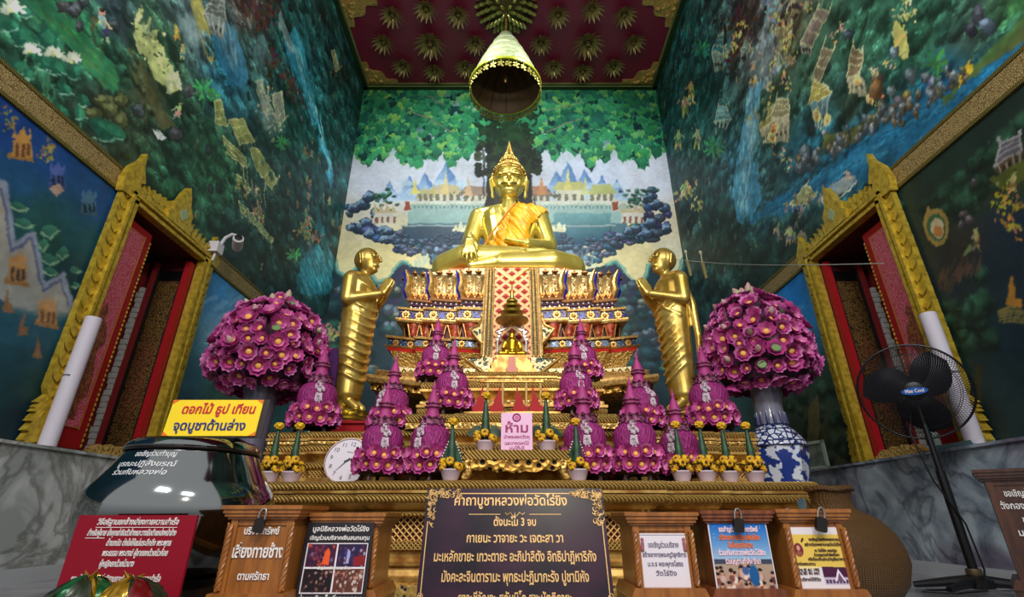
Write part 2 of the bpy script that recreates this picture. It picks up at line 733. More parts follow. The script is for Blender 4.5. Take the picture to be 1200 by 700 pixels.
    def rock(s, x, y, rx, ry, col):
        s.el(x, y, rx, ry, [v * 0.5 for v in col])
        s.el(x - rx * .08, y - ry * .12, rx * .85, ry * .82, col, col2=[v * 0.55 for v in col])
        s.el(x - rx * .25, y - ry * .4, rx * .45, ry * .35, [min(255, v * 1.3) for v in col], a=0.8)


def noise2(h, w, cell):
    g = rng.random((h // cell + 3, w // cell + 3)).astype(np.float32)
    y, x = np.arange(h) / cell, np.arange(w) / cell
    j, i = y.astype(int), x.astype(int)
    b, a = (y - j)[:, None], (x - i)[None, :]
    a, b = a * a * (3 - 2 * a), b * b * (3 - 2 * b)
    return g[j][:, i] * (1 - a) * (1 - b) + g[j][:, i + 1] * a * (1 - b) + g[j + 1][:, i] * (1 - a) * b + g[j + 1][:, i + 1] * a * b


def brushwork(cv, amp, cell, var, v0=-1e9):
    """loose hand: edges wander a little and every stroke differs in tone"""
    H, W = cv.H, cv.W
    dx = (noise2(H, W, cell) - .5) * 2 * amp + (noise2(H, W, max(2, cell // 3)) - .5) * amp * .8
    dy = (noise2(H, W, cell) - .5) * 2 * amp + (noise2(H, W, max(2, cell // 3)) - .5) * amp * .8
    J, I = np.mgrid[0:H, 0:W]
    B = cv.A[np.clip(J + dy, 0, H - 1).astype(int), np.clip(I + dx, 0, W - 1).astype(int)]
    t = 1 + var * ((noise2(H, W, cell * 2) - .5) + (noise2(H, W, max(2, cell // 2)) - .5) * .8)
    B = B * t[..., None]
    keep = (np.arange(H) * cv.res + cv.v0) > v0
    cv.A[keep] = B[keep]


def hedge(cv, pts, n, rpx=(5, 11), spread=4):
    """bushes along a painted bank"""
    for k in range(n):
        i = random.randrange(len(pts) - 1)
        t = random.random()
        x = pts[i][0] + (pts[i + 1][0] - pts[i][0]) * t + random.gauss(0, spread)
        y = pts[i][1] + (pts[i + 1][1] - pts[i][1]) * t + random.gauss(0, spread)
        u, v = cv.px(x, y)
        m = abs(cv.px(x, y + 1)[1] - v)
        cv.tree(u, v, m * random.uniform(*rpx), n=40, bright=random.uniform(.8, 1.25))


def lotus_paint(cv, x, y, r, col=(205, 215, 190)):
    for k in range(9):
        a = -PI * 0.5 + (k - 4) * 0.42
        cv.el(x + r * .5 * math.cos(a), y + r * .5 * math.sin(a), r * .55, r * .17, [c * (0.85 + 0.03 * k) for c in col], a, n=10)
    cv.el(x, y + r * .05, r * .25, r * .2, (200, 205, 130))


def palm_paint(cv, x, y, r, col):
    for k in range(11):
        a = 2 * PI * k / 11 + random.uniform(-.15, .15)
        cv.el(x + r * .5 * math.cos(a), y + r * .5 * math.sin(a), r * .55, r * .12, [c * random.uniform(.75, 1.15) for c in col], a, n=10)
    cv.poly([(x - r * .06, y), (x + r * .06, y), (x + r * .1, y + r * 1.6), (x - r * .02, y + r * 1.6)], [c * .7 for c in col])


def castle_paint(cv, x, y, w, h, col, dark):
    """painted heavenly palace"""
    cv.poly([(x - w * .55, y + h * .38), (x + w * .5, y + h * .5), (x + w * .4, y + h * .3), (x - w * .42, y + h * .2)], [c * .85 for c in col])
    cv.poly([(x - w * .4, y + h * .3), (x + w * .4, y + h * .38), (x + w * .36, y - h * .1), (x - w * .3, y - h * .15)], col)
    cv.poly([(x - w * .38, y - h * .08), (x + w * .42, y - h * .02), (x + w * .12, y - h * .42), (x - w * .02, y - h * .42)], [min(255, c * 1.1) for c in col])
    for k in (-.28, .02, .3):
        cv.poly([(x + w * (k - .06), y - h * .2), (x + w * (k + .08), y - h * .2), (x + w * (k + .06), y - h * (.62 - abs(k) * .4))], [min(255, c * 1.15) for c in col])
    for k in (-.18, .05, .25):
        cv.poly([(x + w * (k - .06), y + h * .32), (x + w * (k + .06), y + h * .34), (x + w * (k + .06), y + h * .02), (x + w * k, y - h * .06), (x + w * (k - .06), y + h * .02)], dark)


def wall_uv_left(x, y):
    p = atX(x, y, XL)
    return p.y, p.z


def wall_uv_right(x, y):
    p = atX(x, y, XR)
    return p.y, p.z


def wall_uv_back(x, y):
    p = atY(x, y, YB)
    return p.x, p.z


def jungle(cv, n, keep, R=(0.05, 0.22), leaf=34):
    for k in range(n):
        u = random.uniform(cv.u0, cv.u0 + cv.W * cv.res)
        v = random.uniform(cv.v0, cv.v0 + cv.H * cv.res)
        if keep(u, v):
            cv.tree(u, v, random.uniform(*R), n=leaf, bright=random.uniform(0.8, 1.25))


def grove(cv, n, box, keep, rpx=(7, 20), leaf=60):
    """clumps spread evenly over the part of the wall seen from the doorway"""
    for k in range(n):
        x, y = random.uniform(box[0], box[2]), random.uniform(box[1], box[3])
        u, v = cv.px(x, y)
        if not keep(u, v):
            continue
        m = abs(cv.px(x, y + 1)[1] - v)
        cv.tree(u, v, m * random.uniform(*rpx), n=leaf, bright=random.uniform(0.8, 1.3))


def mist(cv, x, y, rx, ry, col, a=.4):
    for k in range(7):
        cv.el(x + random.uniform(-rx, rx) * .5, y + random.uniform(-ry, ry) * .5, rx * random.uniform(.4, .8), ry * random.uniform(.3, .7), col, random.uniform(-.6, .6), a * .35)


def speckle(cv, n, keep):
    """little far-off things between the trees: pale people, rocks, blossoms"""
    for k in range(n):
        u = random.uniform(cv.u0, cv.u0 + cv.W * cv.res)
        v = random.uniform(cv.v0, cv.v0 + cv.H * cv.res)
        if not keep(u, v):
            continue
        c = cv.get(u, v)
        t = random.random()
        if t < 0.35:
            q = np.array([150, 150, 105]) * random.uniform(.5, 1.0)
            h = random.uniform(.05, .09)
            cv.ell(u, v, .018, h * .6, q, random.uniform(-.3, .3), .8)
            cv.ell(u, v + h * .8, .016, .018, q * 1.1, 0, .9)
            cv.ell(u + .02, v - h * .3, .03, .02, q * .8, .5, .7)
        elif t < 0.75:
            q = np.array([95, 110, 120]) * random.uniform(.4, .9)
            r = random.uniform(.03, .08)
            cv.ell(u, v, r, r * 1.1, q * .45, 0, .9)
            cv.ell(u - r * .1, v + r * .15, r * .8, r * .85, q, 0, .9, .7)
        else:
            for j in range(5):
                cv.ell(u + random.gauss(0, .06), v + random.gauss(0, .03), .02, .05, c * random.uniform(1.2, 1.7), random.uniform(-.4, .4), .7)


# ---- left wall picture
BANDZ0, BANDZ1 = 2.66, 2.83
cvL = Canvas(YF, YB, ZM - 0.06, HC, 0.008, wall_uv_left)
cvL.base([
    (20, 20, 45, 92, 70), (60, 60, 40, 84, 66), (95, 35, 48, 115, 78), (135, 20, 52, 68, 74), (180, 60, 48, 80, 55), (172, 110, 72, 78, 54),
    (225, 30, 95, 122, 122), (262, 80, 45, 112, 134), (290, 10, 86, 66, 62), (330, 30, 40, 95, 90), (352, 85, 45, 120, 130), (390, 40, 34, 80, 80),
    (400, 110, 34, 70, 70), (340, 130, 30, 75, 70), (380, 200, 24, 64, 64), (320, 250, 30, 60, 54), (370, 310, 28, 84, 92), (250, 200, 40, 80, 56),
    (200, 150, 30, 60, 48), (200, 220, 34, 74, 54), (150, 160, 44, 60, 44), (120, 130, 40, 50, 42), (280, 280, 30, 52, 50), (330, 340, 24, 50, 50),
    (20, 90, 40, 80, 62), (380, 380, 24, 52, 52), (350, 420, 40, 60, 56), (130, 75, 40, 85, 64), (300, 60, 70, 110, 105)], 3.5)
up = lambda u, v: v > BANDZ1 - 0.02 and (u > 1.6)
jungle(cvL, 900, lambda u, v: up(u, v) and u < 4.2, (0.05, 0.16), 34)
jungle(cvL, 1100, lambda u, v: v > BANDZ1 - 0.02 and u >= 4.0, (0.07, 0.24), 36)
grove(cvL, 700, (0, 0, 425, 350), lambda u, v: v > BANDZ1 + .05 and 1.2 < u < YB and v < HC)
speckle(cvL, 420, lambda u, v: v > BANDZ1 and u > 3.6)
c = cvL
c.poly([(26, 0), (62, 0), (90, 35), (118, 62), (140, 88), (132, 108), (112, 92), (92, 72), (62, 38)], (46, 112, 76))
for k in range(60):
    t = random.random()
    x, y = 45 + 90 * t + random.gauss(0, 7), 10 + 85 * t + random.gauss(0, 5)
    c.el(x, y, 9, 1.6, (40 + 40 * random.random(), 100 + 45 * random.random(), 70), 0.8, .6, 8)
c.poly([(150, 55), (165, 70), (192, 128), (205, 150), (180, 150), (168, 110), (150, 80)], (78, 82, 52))
c.poly([(108, 18), (122, 40), (130, 60), (118, 62), (102, 40)], (84, 84, 58))
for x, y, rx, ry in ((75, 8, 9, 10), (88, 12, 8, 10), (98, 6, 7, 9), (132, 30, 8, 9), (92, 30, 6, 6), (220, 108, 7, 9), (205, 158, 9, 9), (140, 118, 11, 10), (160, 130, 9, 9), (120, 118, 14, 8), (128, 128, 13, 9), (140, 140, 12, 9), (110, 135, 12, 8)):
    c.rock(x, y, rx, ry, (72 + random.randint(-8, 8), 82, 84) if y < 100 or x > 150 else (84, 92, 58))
for x, y, rx, ry, an in ((27, 45, 15, 10, .8), (54, 45, 12, 13, .5), (20, 78, 13, 9, .7), (52, 75, 13, 9, .8), (66, 82, 13, 8, .8), (85, 84, 8, 9, .3), (30, 88, 9, 6, .9), (76, 106, 11, 6, 1.0), (98, 118, 5, 10, 2.4), (70, 128, 5, 10, 2.2), (125, 152, 22, 12, .4), (10, 30, 10, 7, .6), (28, 15, 9, 7, .7), (95, 135, 10, 5, 1.0)):
    c.el(x, y, rx, ry, (36, 98, 72), an, col2=(26, 72, 58))
    c.el(x + 2, y - 2, rx * .6, ry * .5, (52, 124, 92), an, .8)
    c.line([(x - rx * .8, y + ry * .7), (x, y + ry), (x + rx * .8, y + ry * .7)], .006, (120, 165, 140), .8)
for x, y, x2, y2 in ((52, 92, 46, 118), (56, 92, 50, 122), (62, 100, 55, 128), (95, 125, 93, 150), (38, 62, 15, 88), (45, 75, 38, 95)):
    c.line([(x, y), (x2, y2)], .006, (70, 130, 90))
for x, y, r in ((12, 12, 15), (36, 63, 11), (62, 65, 12), (80, 70, 12)):
    lotus_paint(c, x, y, r)
# gilded chariot group
gold_p = (172, 184, 118)
c.poly([(155, 28), (164, 4), (166, 14), (162, 25), (168, 32), (173, 20), (175, 38), (185, 32), (183, 48), (192, 55), (196, 72), (205, 84), (212, 100), (198, 110), (193, 98), (180, 92), (172, 70), (160, 58)], gold_p)
for k in range(60):
    t = random.random()
    x, y = 160 + 38 * t + random.gauss(0, 6), 22 + 70 * t + random.gauss(0, 6)
    c.el(x, y, random.uniform(.8, 2), random.uniform(.8, 2.4), random.choice([(70, 90, 58), (215, 220, 150), (110, 125, 80)]), random.uniform(-1, 1), n=8)
c.poly([(195, 84), (208, 82), (212, 104), (207, 106), (203, 95), (199, 110), (195, 110)], (185, 195, 150))
c.figure(207, 48, 22, (190, 170, 95), (190, 165, 90))
c.figure(213, 70, 20, (185, 185, 130), (90, 120, 130))
c.figure(122, 58, 50, (188, 190, 160), (66, 78, 102))
c.figure(205, 140, 22, (170, 175, 140), (160, 160, 120), .2)
c.poly([(177, 150), (186, 152), (195, 164), (190, 166), (182, 158)], (200, 210, 205))
for x, y, r in ((238, 104, 15), (250, 112, 9), (330, 168, 9), (345, 300, 10)):
    palm_paint(c, x, y, r, (70, 150, 96))
c.poly([(244, 24), (258, 14), (270, 30), (284, 60), (292, 92), (284, 105), (268, 100), (256, 70)], (70, 122, 146), 1, (40, 110, 140))
for k in range(50):
    t = random.random()
    c.el(250 + 25 * t + random.gauss(0, 5), 5 + 70 * t, 1.2, 12, (130, 160, 165), -.25, .35, 8)
c.poly([(222, 0), (236, 0), (243, 30), (250, 70), (244, 72), (232, 40)], (150, 148, 84))
c.house([(238, 16), (247, 0), (262, 0), (264, 22), (262, 44), (246, 40)], (120, 130, 122), (150, 160, 150), (185, 190, 175))
for x, y in ((305, 30), (320, 72), (310, 20), (345, 100), (350, 118), (342, 88), (298, 10), (318, 8)):
    c.dabs([(x, y)], 14, (74, 56, 50), 18, 16)
for P in ([(332, 50), (345, 30), (356, 55), (362, 90), (352, 96), (342, 88)], [(346, 50), (358, 80), (364, 100), (371, 135), (381, 168), (391, 205), (388, 222), (378, 190), (366, 150), (356, 110)]):
    c.poly(P, (58, 150, 172), 1, (40, 124, 148))
for k in range(70):
    t = random.random()
    c.el(345 + 42 * t + random.gauss(0, 3), 50 + 150 * t, .8, 9, (120, 190, 200), -.2, .5, 8)
c.poly([(328, 10), (334, 30), (346, 62), (340, 62), (326, 30)], (150, 165, 165), .7)
c.poly([(352, 300), (372, 288), (388, 300), (390, 345), (352, 345), (345, 325)], (30, 100, 112), .9)
for k in range(60):
    c.el(random.uniform(350, 388), random.uniform(292, 345), .9, 8, (70, 140, 150), -.35, .5, 8)
roof = (150, 160, 92)
for P, col in (([(250, 117), (258, 116), (266, 148), (252, 145)], roof), ([(267, 140), (284, 138), (298, 166), (280, 170)], (165, 172, 100)),
               ([(260, 158), (288, 185), (288, 198), (264, 178)], (138, 150, 90)), ([(292, 174), (302, 174), (324, 210), (318, 222), (298, 196)], (160, 170, 100)),
               ([(276, 205), (288, 212), (288, 228), (276, 220)], roof), ([(280, 236), (320, 280), (316, 284), (282, 248)], (84, 120, 84)),
               ([(298, 96), (306, 94), (312, 112), (322, 136), (308, 132)], (140, 160, 145)), ([(318, 112), (330, 106), (334, 140), (326, 150)], (165, 170, 150)),
               ([(388, 60), (392, 58), (398, 80), (392, 84)], (180, 175, 140))):
    c.poly(P, [v * 1.05 for v in col], .95, [v * .75 for v in col])
    mx_ = lambda p, q, t: (p[0] + (q[0] - p[0]) * t, p[1] + (q[1] - p[1]) * t)
    for k in range(1, 8):
        c.line([mx_(P[0], P[1], k / 8), mx_(P[3], P[2], k / 8)], .005, [v * .75 for v in col], .4)
    for k in (.35, .7):
        c.line([mx_(P[0], P[3], k), mx_(P[1], P[2], k)], .006, (188, 196, 140), .5)
    c.line(P + P[:1], .007, (188, 196, 140), .7)
    c.line([P[2], (P[2][0] + 3, P[2][1] - 5)], .009, (188, 196, 140), .9)
    for k in range(5):
        q = mx_(P[3], P[2], k / 4)
        c.line([q, (q[0] + 1, q[1] + 7)], .006, (150, 156, 110), .5)
for k in range(6):
    c.line([(284 + 5 * k, 196 + 6 * k), (286 + 5 * k, 214 + 6 * k)], .008, (180, 185, 140))
for k in range(16):
    c.figure(284 + random.uniform(0, 32), 222 + random.uniform(0, 42), 12, (180, 175, 130), (150, 150, 110))
for x, y in ((308, 128), (316, 140), (322, 150), (310, 108)):
    c.dabs([(x, y)], 9, (175, 165, 135), 12, 25)
for k in range(14):
    c.figure(random.uniform(335, 400), random.uniform(180, 290), 11, (135, 125, 90), (110, 105, 75))
c.dabs([(362, 262), (358, 272), (366, 280), (352, 268)], 10, (128, 112, 76), 14, 24)
hedge(c, [(330, 40), (338, 80), (352, 110), (370, 150), (378, 195), (388, 225)], 26, (4, 9), 3)
hedge(c, [(366, 70), (376, 120), (388, 165), (398, 205)], 22, (4, 9), 3)
hedge(c, [(240, 40), (252, 80), (264, 104), (288, 108), (298, 92), (288, 50)], 22, (5, 10), 3)
hedge(c, [(350, 300), (345, 330), (352, 350), (390, 350)], 12, (5, 10), 3)
hedge(c, [(150, 60), (164, 90), (176, 130), (184, 152)], 12, (5, 11), 4)
hedge(c, [(100, 30), (125, 55), (150, 90)], 12, (6, 12), 4)
hedge(c, [(250, 150), (262, 190), (286, 225), (320, 265), (326, 220), (300, 165)], 20, (4, 8), 4)
mist(c, 226, 34, 14, 26, (150, 170, 168))
mist(c, 312, 140, 16, 22, (150, 168, 160))
mist(c, 304, 60, 10, 30, (110, 150, 150))
mist(c, 172, 30, 8, 16, (90, 120, 110), .3)
# lower picture left of the window: night-blue heaven with palaces
low = [(20, 150, 28, 70, 142), (60, 190, 28, 74, 138), (110, 240, 30, 80, 138), (30, 215, 32, 86, 132), (80, 262, 36, 98, 112), (40, 245, 36, 92, 92),
       (120, 300, 28, 74, 86), (90, 320, 24, 62, 70), (60, 275, 28, 72, 60), (100, 280, 34, 88, 92), (20, 390, 46, 98, 116), (50, 410, 40, 86, 100), (20, 430, 32, 72, 82),
       (40, 455, 36, 66, 58), (30, 490, 22, 48, 62), (60, 480, 24, 50, 62), (90, 400, 30, 70, 80)]
cl2 = Canvas(YF, WY0, ZM - 0.06, BANDZ0 + .04, 0.008, wall_uv_left).base(low, 3.5)
c.A[:cl2.H, :cl2.W] = cl2.A[:, :]
c.A0 = c.A.copy()
zig = [(-60, 180), (0, 217), (4, 216), (16, 290), (38, 274), (51, 338), (73, 323), (84, 356), (84, 372), (60, 384), (20, 372), (0, 352), (-60, 330)]
c.poly(zig, (186, 178, 164), 1, (150, 158, 152))
for k in range(40):
    t = k / 39
    c.ell(*wall_uv_left(-30 + 125 * t, 372 + 16 * math.sin(t * 2)), .16, .12, (44, 96, 114), 0, .5, .9)
c.poly([(-60, 392), (90, 392), (90, 372), (60, 384), (20, 378), (-60, 372)], (42, 92, 110), .6)
c.line([(-10, 212), (4, 216), (16, 290), (38, 274), (51, 338), (73, 323), (84, 358)], .026, (150, 160, 178))
c.line([(-10, 218), (1, 222), (13, 294), (36, 279), (49, 342), (71, 328), (80, 358)], .010, (96, 108, 140))
for x, y, w, h, col, dk in ((24, 170, 30, 40, (190, 142, 74), (110, 70, 50)), (66, 207, 24, 34, (74, 92, 150), (24, 34, 64)), (103, 238, 24, 32, (72, 108, 132), (20, 50, 60)),
                            (20, 316, 30, 42, (182, 138, 84), (70, 60, 60)), (54, 366, 30, 40, (186, 142, 92), (120, 84, 60))):
    castle_paint(c, x, y, w, h, col, dk)
c.poly([(56, 222), (66, 216), (74, 224), (66, 232)], (190, 160, 140))
for x, y in ((6, 132), (10, 145), (50, 178), (56, 184), (58, 172)):
    c.dabs([(x, y)], 9, (160, 140, 80), 14, 30)
for x, y in ((8, 356), (26, 384), (42, 411)):
    c.poly([(x - 7, y + 9), (x + 8, y + 11), (x + 4, y), (x + 1, y - 20), (x - 2, y - 4)], (140, 108, 76))
    c.dabs([(x, y + 2)], 6, (150, 110, 84), 10, 30)
for x, y, rx, ry in ((22, 244, 10, 6), (28, 262, 12, 6), (58, 272, 10, 8), (50, 288, 6, 9), (72, 298, 7, 8), (58, 306, 10, 7), (88, 318, 7, 5), (58, 320, 9, 5), (88, 336, 4, 4)):
    c.el(x, y, rx, ry, (74, 142, 112), .4, col2=(34, 92, 82))
    c.line([(x - rx, y), (x, y + ry * .9), (x + rx, y)], .006, (150, 190, 150), .8)
# lower picture right of the window: hazy sky above trees
cl3 = Canvas(WY1, YB, ZM - 0.06, BANDZ0 + .04, 0.008, wall_uv_left).base([
    (252, 335, 58, 122, 172), (275, 375, 80, 142, 182), (262, 400, 128, 166, 190), (246, 420, 92, 140, 160), (232, 440, 46, 82, 96), (250, 455, 52, 84, 76), (262, 468, 60, 92, 76),
    (225, 480, 40, 66, 74), (300, 350, 64, 130, 178), (340, 450, 36, 70, 70), (400, 420, 60, 110, 140), (400, 470, 50, 110, 130), (390, 390, 40, 78, 90)], 3.5)
o = int(round((WY1 - YF) / 0.008))
c.A[:cl3.H, o:o + cl3.W] = cl3.A[:, :c.W - o]
c.A0 = c.A.copy()
for k in range(26):
    c.el(random.uniform(240, 300), random.uniform(350, 410), random.uniform(4, 12), random.uniform(2, 4), (150, 184, 206), -.6, .35)
for k in range(70):
    u, v = random.uniform(4.2, 6.6), ZM + random.uniform(0, .45)
    c.tree(u, v, random.uniform(.05, .14), (56, 92, 80), 16)

# ---- right wall picture
cvR = Canvas(YF, YB, ZM - 0.06, HC, 0.008, wall_uv_right)
cvR.base([
    (800, 50, 34, 90, 90), (782, 150, 24, 56, 60), (830, 100, 26, 66, 66), (850, 60, 70, 120, 122), (870, 30, 66, 52, 52), (900, 60, 112, 128, 134), (920, 40, 110, 104, 76),
    (872, 190, 54, 112, 134), (810, 230, 30, 52, 50), (850, 280, 28, 50, 44), (950, 190, 36, 88, 108), (1000, 165, 22, 92, 126), (1100, 110, 24, 82, 116), (1185, 70, 20, 46, 68),
    (1020, 40, 50, 92, 72), (1080, 50, 44, 86, 66), (1150, 30, 62, 86, 76), (1185, 10, 62, 116, 66), (1000, 130, 46, 62, 50), (900, 235, 48, 84, 86), (930, 300, 28, 54, 48),
    (975, 225, 40, 100, 122), (890, 320, 26, 50, 46), (820, 360, 24, 44, 44), (960, 60, 60, 96, 76), (900, 130, 52, 84, 66), (960, 270, 36, 64, 60), (840, 400, 30, 50, 52)], 3.5)
wet = lambda u, v: False
jungle(cvR, 850, lambda u, v: v > BANDZ1 - .02 and 1.6 < u < 4.2, (0.05, 0.16), 34)
jungle(cvR, 1100, lambda u, v: v > BANDZ1 - .02 and u >= 4.0, (0.07, 0.24), 36)
grove(cvR, 700, (768, 0, 1200, 350), lambda u, v: v > BANDZ1 + .05 and 1.2 < u < YB and v < HC)
speckle(cvR, 520, lambda u, v: v > BANDZ1 + .4 and u > 3.2)
c = cvR
c.poly([(876, 262), (905, 236), (950, 212), (985, 186), (1020, 158), (1075, 120), (1140, 76), (1200, 38), (1230, 25), (1230, 70), (1200, 92), (1110, 152), (1050, 196), (1035, 206), (985, 224), (925, 250), (895, 268)], (28, 96, 130), 1, (26, 84, 116))
for k in range(220):
    t = random.random()
    x, y = 890 + 320 * t + random.gauss(0, 6), 258 - 205 * t + random.gauss(0, 9)
    c.el(x, y, 12, 1.0, random.choice([(40, 120, 156), (18, 64, 92), (60, 130, 160)]), -.55, .55, 8)
c.poly([(1102, 118), (1125, 98), (1152, 66), (1200, 22), (1230, 0), (1230, 30), (1200, 50), (1150, 84), (1120, 108), (1108, 124)], (66, 104, 58), 1, (84, 82, 46))
c.poly([(1120, 92), (1136, 72), (1140, 84), (1128, 104)], (188, 160, 44))
c.poly([(965, 160), (1000, 150), (1030, 130), (1028, 146), (1000, 168), (965, 174)], (94, 104, 52), 1, (70, 74, 40))
c.poly([(878, 98), (893, 96), (888, 140), (878, 176), (890, 205), (892, 235), (880, 262), (866, 262), (858, 228), (864, 186), (872, 140)], (84, 150, 176), 1, (60, 128, 160))
for k in range(120):
    t = random.random()
    c.el(884 - 12 * t + random.gauss(0, 6), 100 + 150 * t, .8, 8, (140, 186, 200), .1, .5, 8)
c.dabs([(905, 20), (900, 50), (908, 75), (895, 95), (900, 8)], 12, (120, 146, 156), 12, 20)
c.dabs([(872, 20), (866, 60), (858, 75), (880, 50), (925, 15), (850, 30)], 13, (66, 46, 42), 14, 16)
for x, y in ((866, 40), (860, 52), (872, 30), (855, 62), (898, 118), (893, 128), (888, 134), (880, 140), (902, 102), (925, 36), (918, 50), (926, 65), (906, 78), (912, 20)):
    c.dabs([(x, y)], 8, (180, 160, 96), 10, 30)
for k in range(14):
    c.figure(880 + random.uniform(0, 50), 30 + random.uniform(0, 110), 13, (200, 185, 140), (190, 140, 80))
W1, W2 = (166, 160, 140), (120, 150, 148)
for P, rf, wl in (([(833, 60), (842, 42), (848, 40), (848, 62), (850, 82), (838, 84)], (70, 140, 148), (150, 180, 170)),
                  ([(837, 142), (842, 124), (852, 126), (858, 140), (852, 152), (838, 146)], (96, 150, 158), (130, 160, 160)),
                  ([(938, 50), (958, 8), (972, 14), (952, 56), (952, 66), (940, 62)], (152, 138, 124), (150, 150, 150)),
                  ([(952, 92), (966, 54), (978, 58), (962, 96), (972, 118), (952, 116)], (160, 146, 118), (150, 140, 90)),
                  ([(948, 122), (954, 96), (966, 100), (976, 108), (966, 154), (956, 148)], (178, 166, 84), (110, 150, 160)),
                  ([(992, 92), (1000, 52), (1012, 62), (1010, 84), (1018, 112), (996, 110)], (140, 122, 92), (190, 180, 150)),
                  ([(890, 152), (896, 128), (906, 124), (908, 140), (906, 168), (894, 170)], (176, 168, 96), (190, 180, 150)),
                  ([(904, 140), (910, 116), (924, 118), (926, 134), (926, 166), (908, 168)], (150, 142, 108), (196, 186, 156)),
                  ([(926, 240), (946, 216), (957, 230), (948, 240), (944, 250), (930, 254)], (162, 166, 112), (70, 100, 130)),
                  ([(868, 60), (874, 48), (880, 52), (878, 62), (876, 72), (868, 72)], (110, 150, 150), (120, 140, 140))):
    c.house(P, rf, wl)
for x, y in ((1006, 94), (958, 136), (908, 150), (1020, 116), (905, 160), (970, 140)):
    c.el(x, y, 5, 7, (210, 196, 130))
    c.figure(x, y + 8, 16, (206, 170, 110), (196, 130, 60))
c.poly([(1046, 40), (1050, 24), (1058, 30), (1064, 46), (1068, 66), (1060, 70), (1050, 54)], (190, 186, 104))
c.dabs([(1056, 20), (1062, 8), (1068, 16), (1052, 38), (1060, 58)], 10, (196, 190, 120), 12, 25)
for x, y, rx, ry, col in ((1148, 18, 9, 14, (70, 74, 82)), (1160, 30, 11, 9, (92, 110, 124)), (1140, 36, 8, 8, (60, 64, 72)), (1050, 60, 6, 8, (110, 130, 136)), (1068, 90, 8, 9, (100, 118, 120)), (1086, 92, 7, 8, (84, 92, 96)),
                          (1098, 98, 8, 10, (104, 110, 130)), (1046, 108, 6, 8, (110, 130, 130)), (1055, 120, 6, 9, (92, 90, 96)), (1064, 112, 6, 7, (120, 110, 64)), (1044, 130, 6, 8, (100, 92, 84)), (996, 40, 6, 7, (70, 84, 96)),
                          (944, 180, 7, 11, (108, 124, 134)), (950, 192, 6, 9, (110, 126, 138)), (938, 196, 6, 10, (96, 108, 116)), (957, 184, 5, 8, (130, 140, 146)), (1030, 92, 7, 9, (110, 100, 84)), (1028, 105, 8, 12, (150, 104, 58))):
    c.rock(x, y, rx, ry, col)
c.dabs([(980, 40), (988, 30), (1026, 84), (1030, 120), (925, 72), (948, 8), (920, 100), (1042, 76), (916, 180), (922, 190), (914, 60)], 8, (190, 156, 110), 9, 35)
for k in range(18):
    c.figure(910 + random.uniform(0, 70), 225 + random.uniform(0, 70), 15, (140, 140, 106), (100, 104, 84))
for x, y in ((910, 275), (925, 288), (940, 262), (938, 292)):
    c.figure(x, y, 24, (170, 162, 120), (120, 120, 96), .1)
hedge(c, [(868, 110), (860, 180), (854, 230), (864, 266)], 24, (5, 10), 3)
hedge(c, [(896, 105), (888, 170), (896, 205), (900, 235)], 22, (5, 10), 3)
hedge(c, [(876, 268), (905, 262), (940, 254), (985, 230)], 26, (6, 12), 3)
hedge(c, [(905, 232), (950, 206), (980, 184), (1010, 160), (1060, 126)], 16, (5, 9), 3)
for k in range(70):
    t = random.random()
    c.rock(940 + 190 * t + random.gauss(0, 5), 190 - 100 * t + random.gauss(0, 7), random.uniform(2.5, 5), random.uniform(4, 8), random.choice([(104, 116, 124), (84, 92, 98), (120, 106, 80), (96, 100, 76), (130, 138, 140)]))
mist(c, 898, 60, 14, 40, (150, 168, 170))
mist(c, 880, 150, 10, 40, (140, 180, 190))
mist(c, 1010, 100, 24, 12, (120, 130, 110), .25)
# boat with canopy
c.poly([(963, 236), (966, 226), (990, 208), (1002, 206), (1004, 214), (985, 228), (970, 238)], (150, 160, 160), 1, (110, 124, 128))
c.poly([(966, 228), (972, 218), (986, 210), (990, 216), (978, 228)], (120, 140, 150))
c.line([(962, 228), (966, 238), (985, 232), (1004, 216)], .012, (190, 190, 170))
c.figure(994, 212, 14, (200, 190, 150), (160, 160, 150))
palm_paint(c, 838, 172, 14, (66, 132, 96))
palm_paint(c, 822, 58, 13, (50, 122, 96))
palm_paint(c, 1098, 76, 16, (52, 108, 66))
for k in range(5):
    c.figure(random.uniform(790, 835), random.uniform(90, 260), 26, (146, 138, 98), (110, 104, 76))
for x, y in ((806, 120), (797, 230), (818, 240), (812, 215)):
    c.dabs([(x, y)], 10, (150, 140, 92), 12, 25)
c.poly([(806, 400), (830, 403), (850, 405), (842, 400), (818, 398)], (190, 196, 190))
# lower picture beyond the window: blue sky, wooded hill
cr3 = Canvas(WY1, YB, ZM - 0.06, BANDZ0 + .04, 0.008, wall_uv_right).base([
    (930, 350, 30, 112, 186), (945, 375, 44, 122, 186), (925, 385, 60, 132, 186), (945, 400, 58, 104, 128), (940, 430, 40, 62, 52), (960, 450, 46, 64, 52), (955, 490, 66, 74, 48), (965, 520, 70, 68, 42), (940, 540, 44, 52, 40),
    (820, 440, 60, 100, 124), (830, 470, 44, 78, 90), (800, 420, 40, 84, 100), (870, 430, 50, 80, 76), (900, 480, 46, 62, 52)], 3.5)
o = int(round((WY1 - YF) / 0.008))
c.A[:cr3.H, o:o + cr3.W] = cr3.A[:, :c.W - o]
c.A0 = c.A.copy()
for k in range(80):
    u, v = random.uniform(4.2, 6.0), ZM + random.uniform(0, .8)
    c.tree(u, v, random.uniform(.05, .13), (44, 62, 48), 18)
for k in range(10):
    c.el(random.uniform(925, 950), random.uniform(360, 385), 5, 1.5, (120, 166, 200), -.7, .5)
c.poly([(948, 478), (958, 462), (962, 500), (956, 540), (946, 540)], (104, 96, 58), .8)
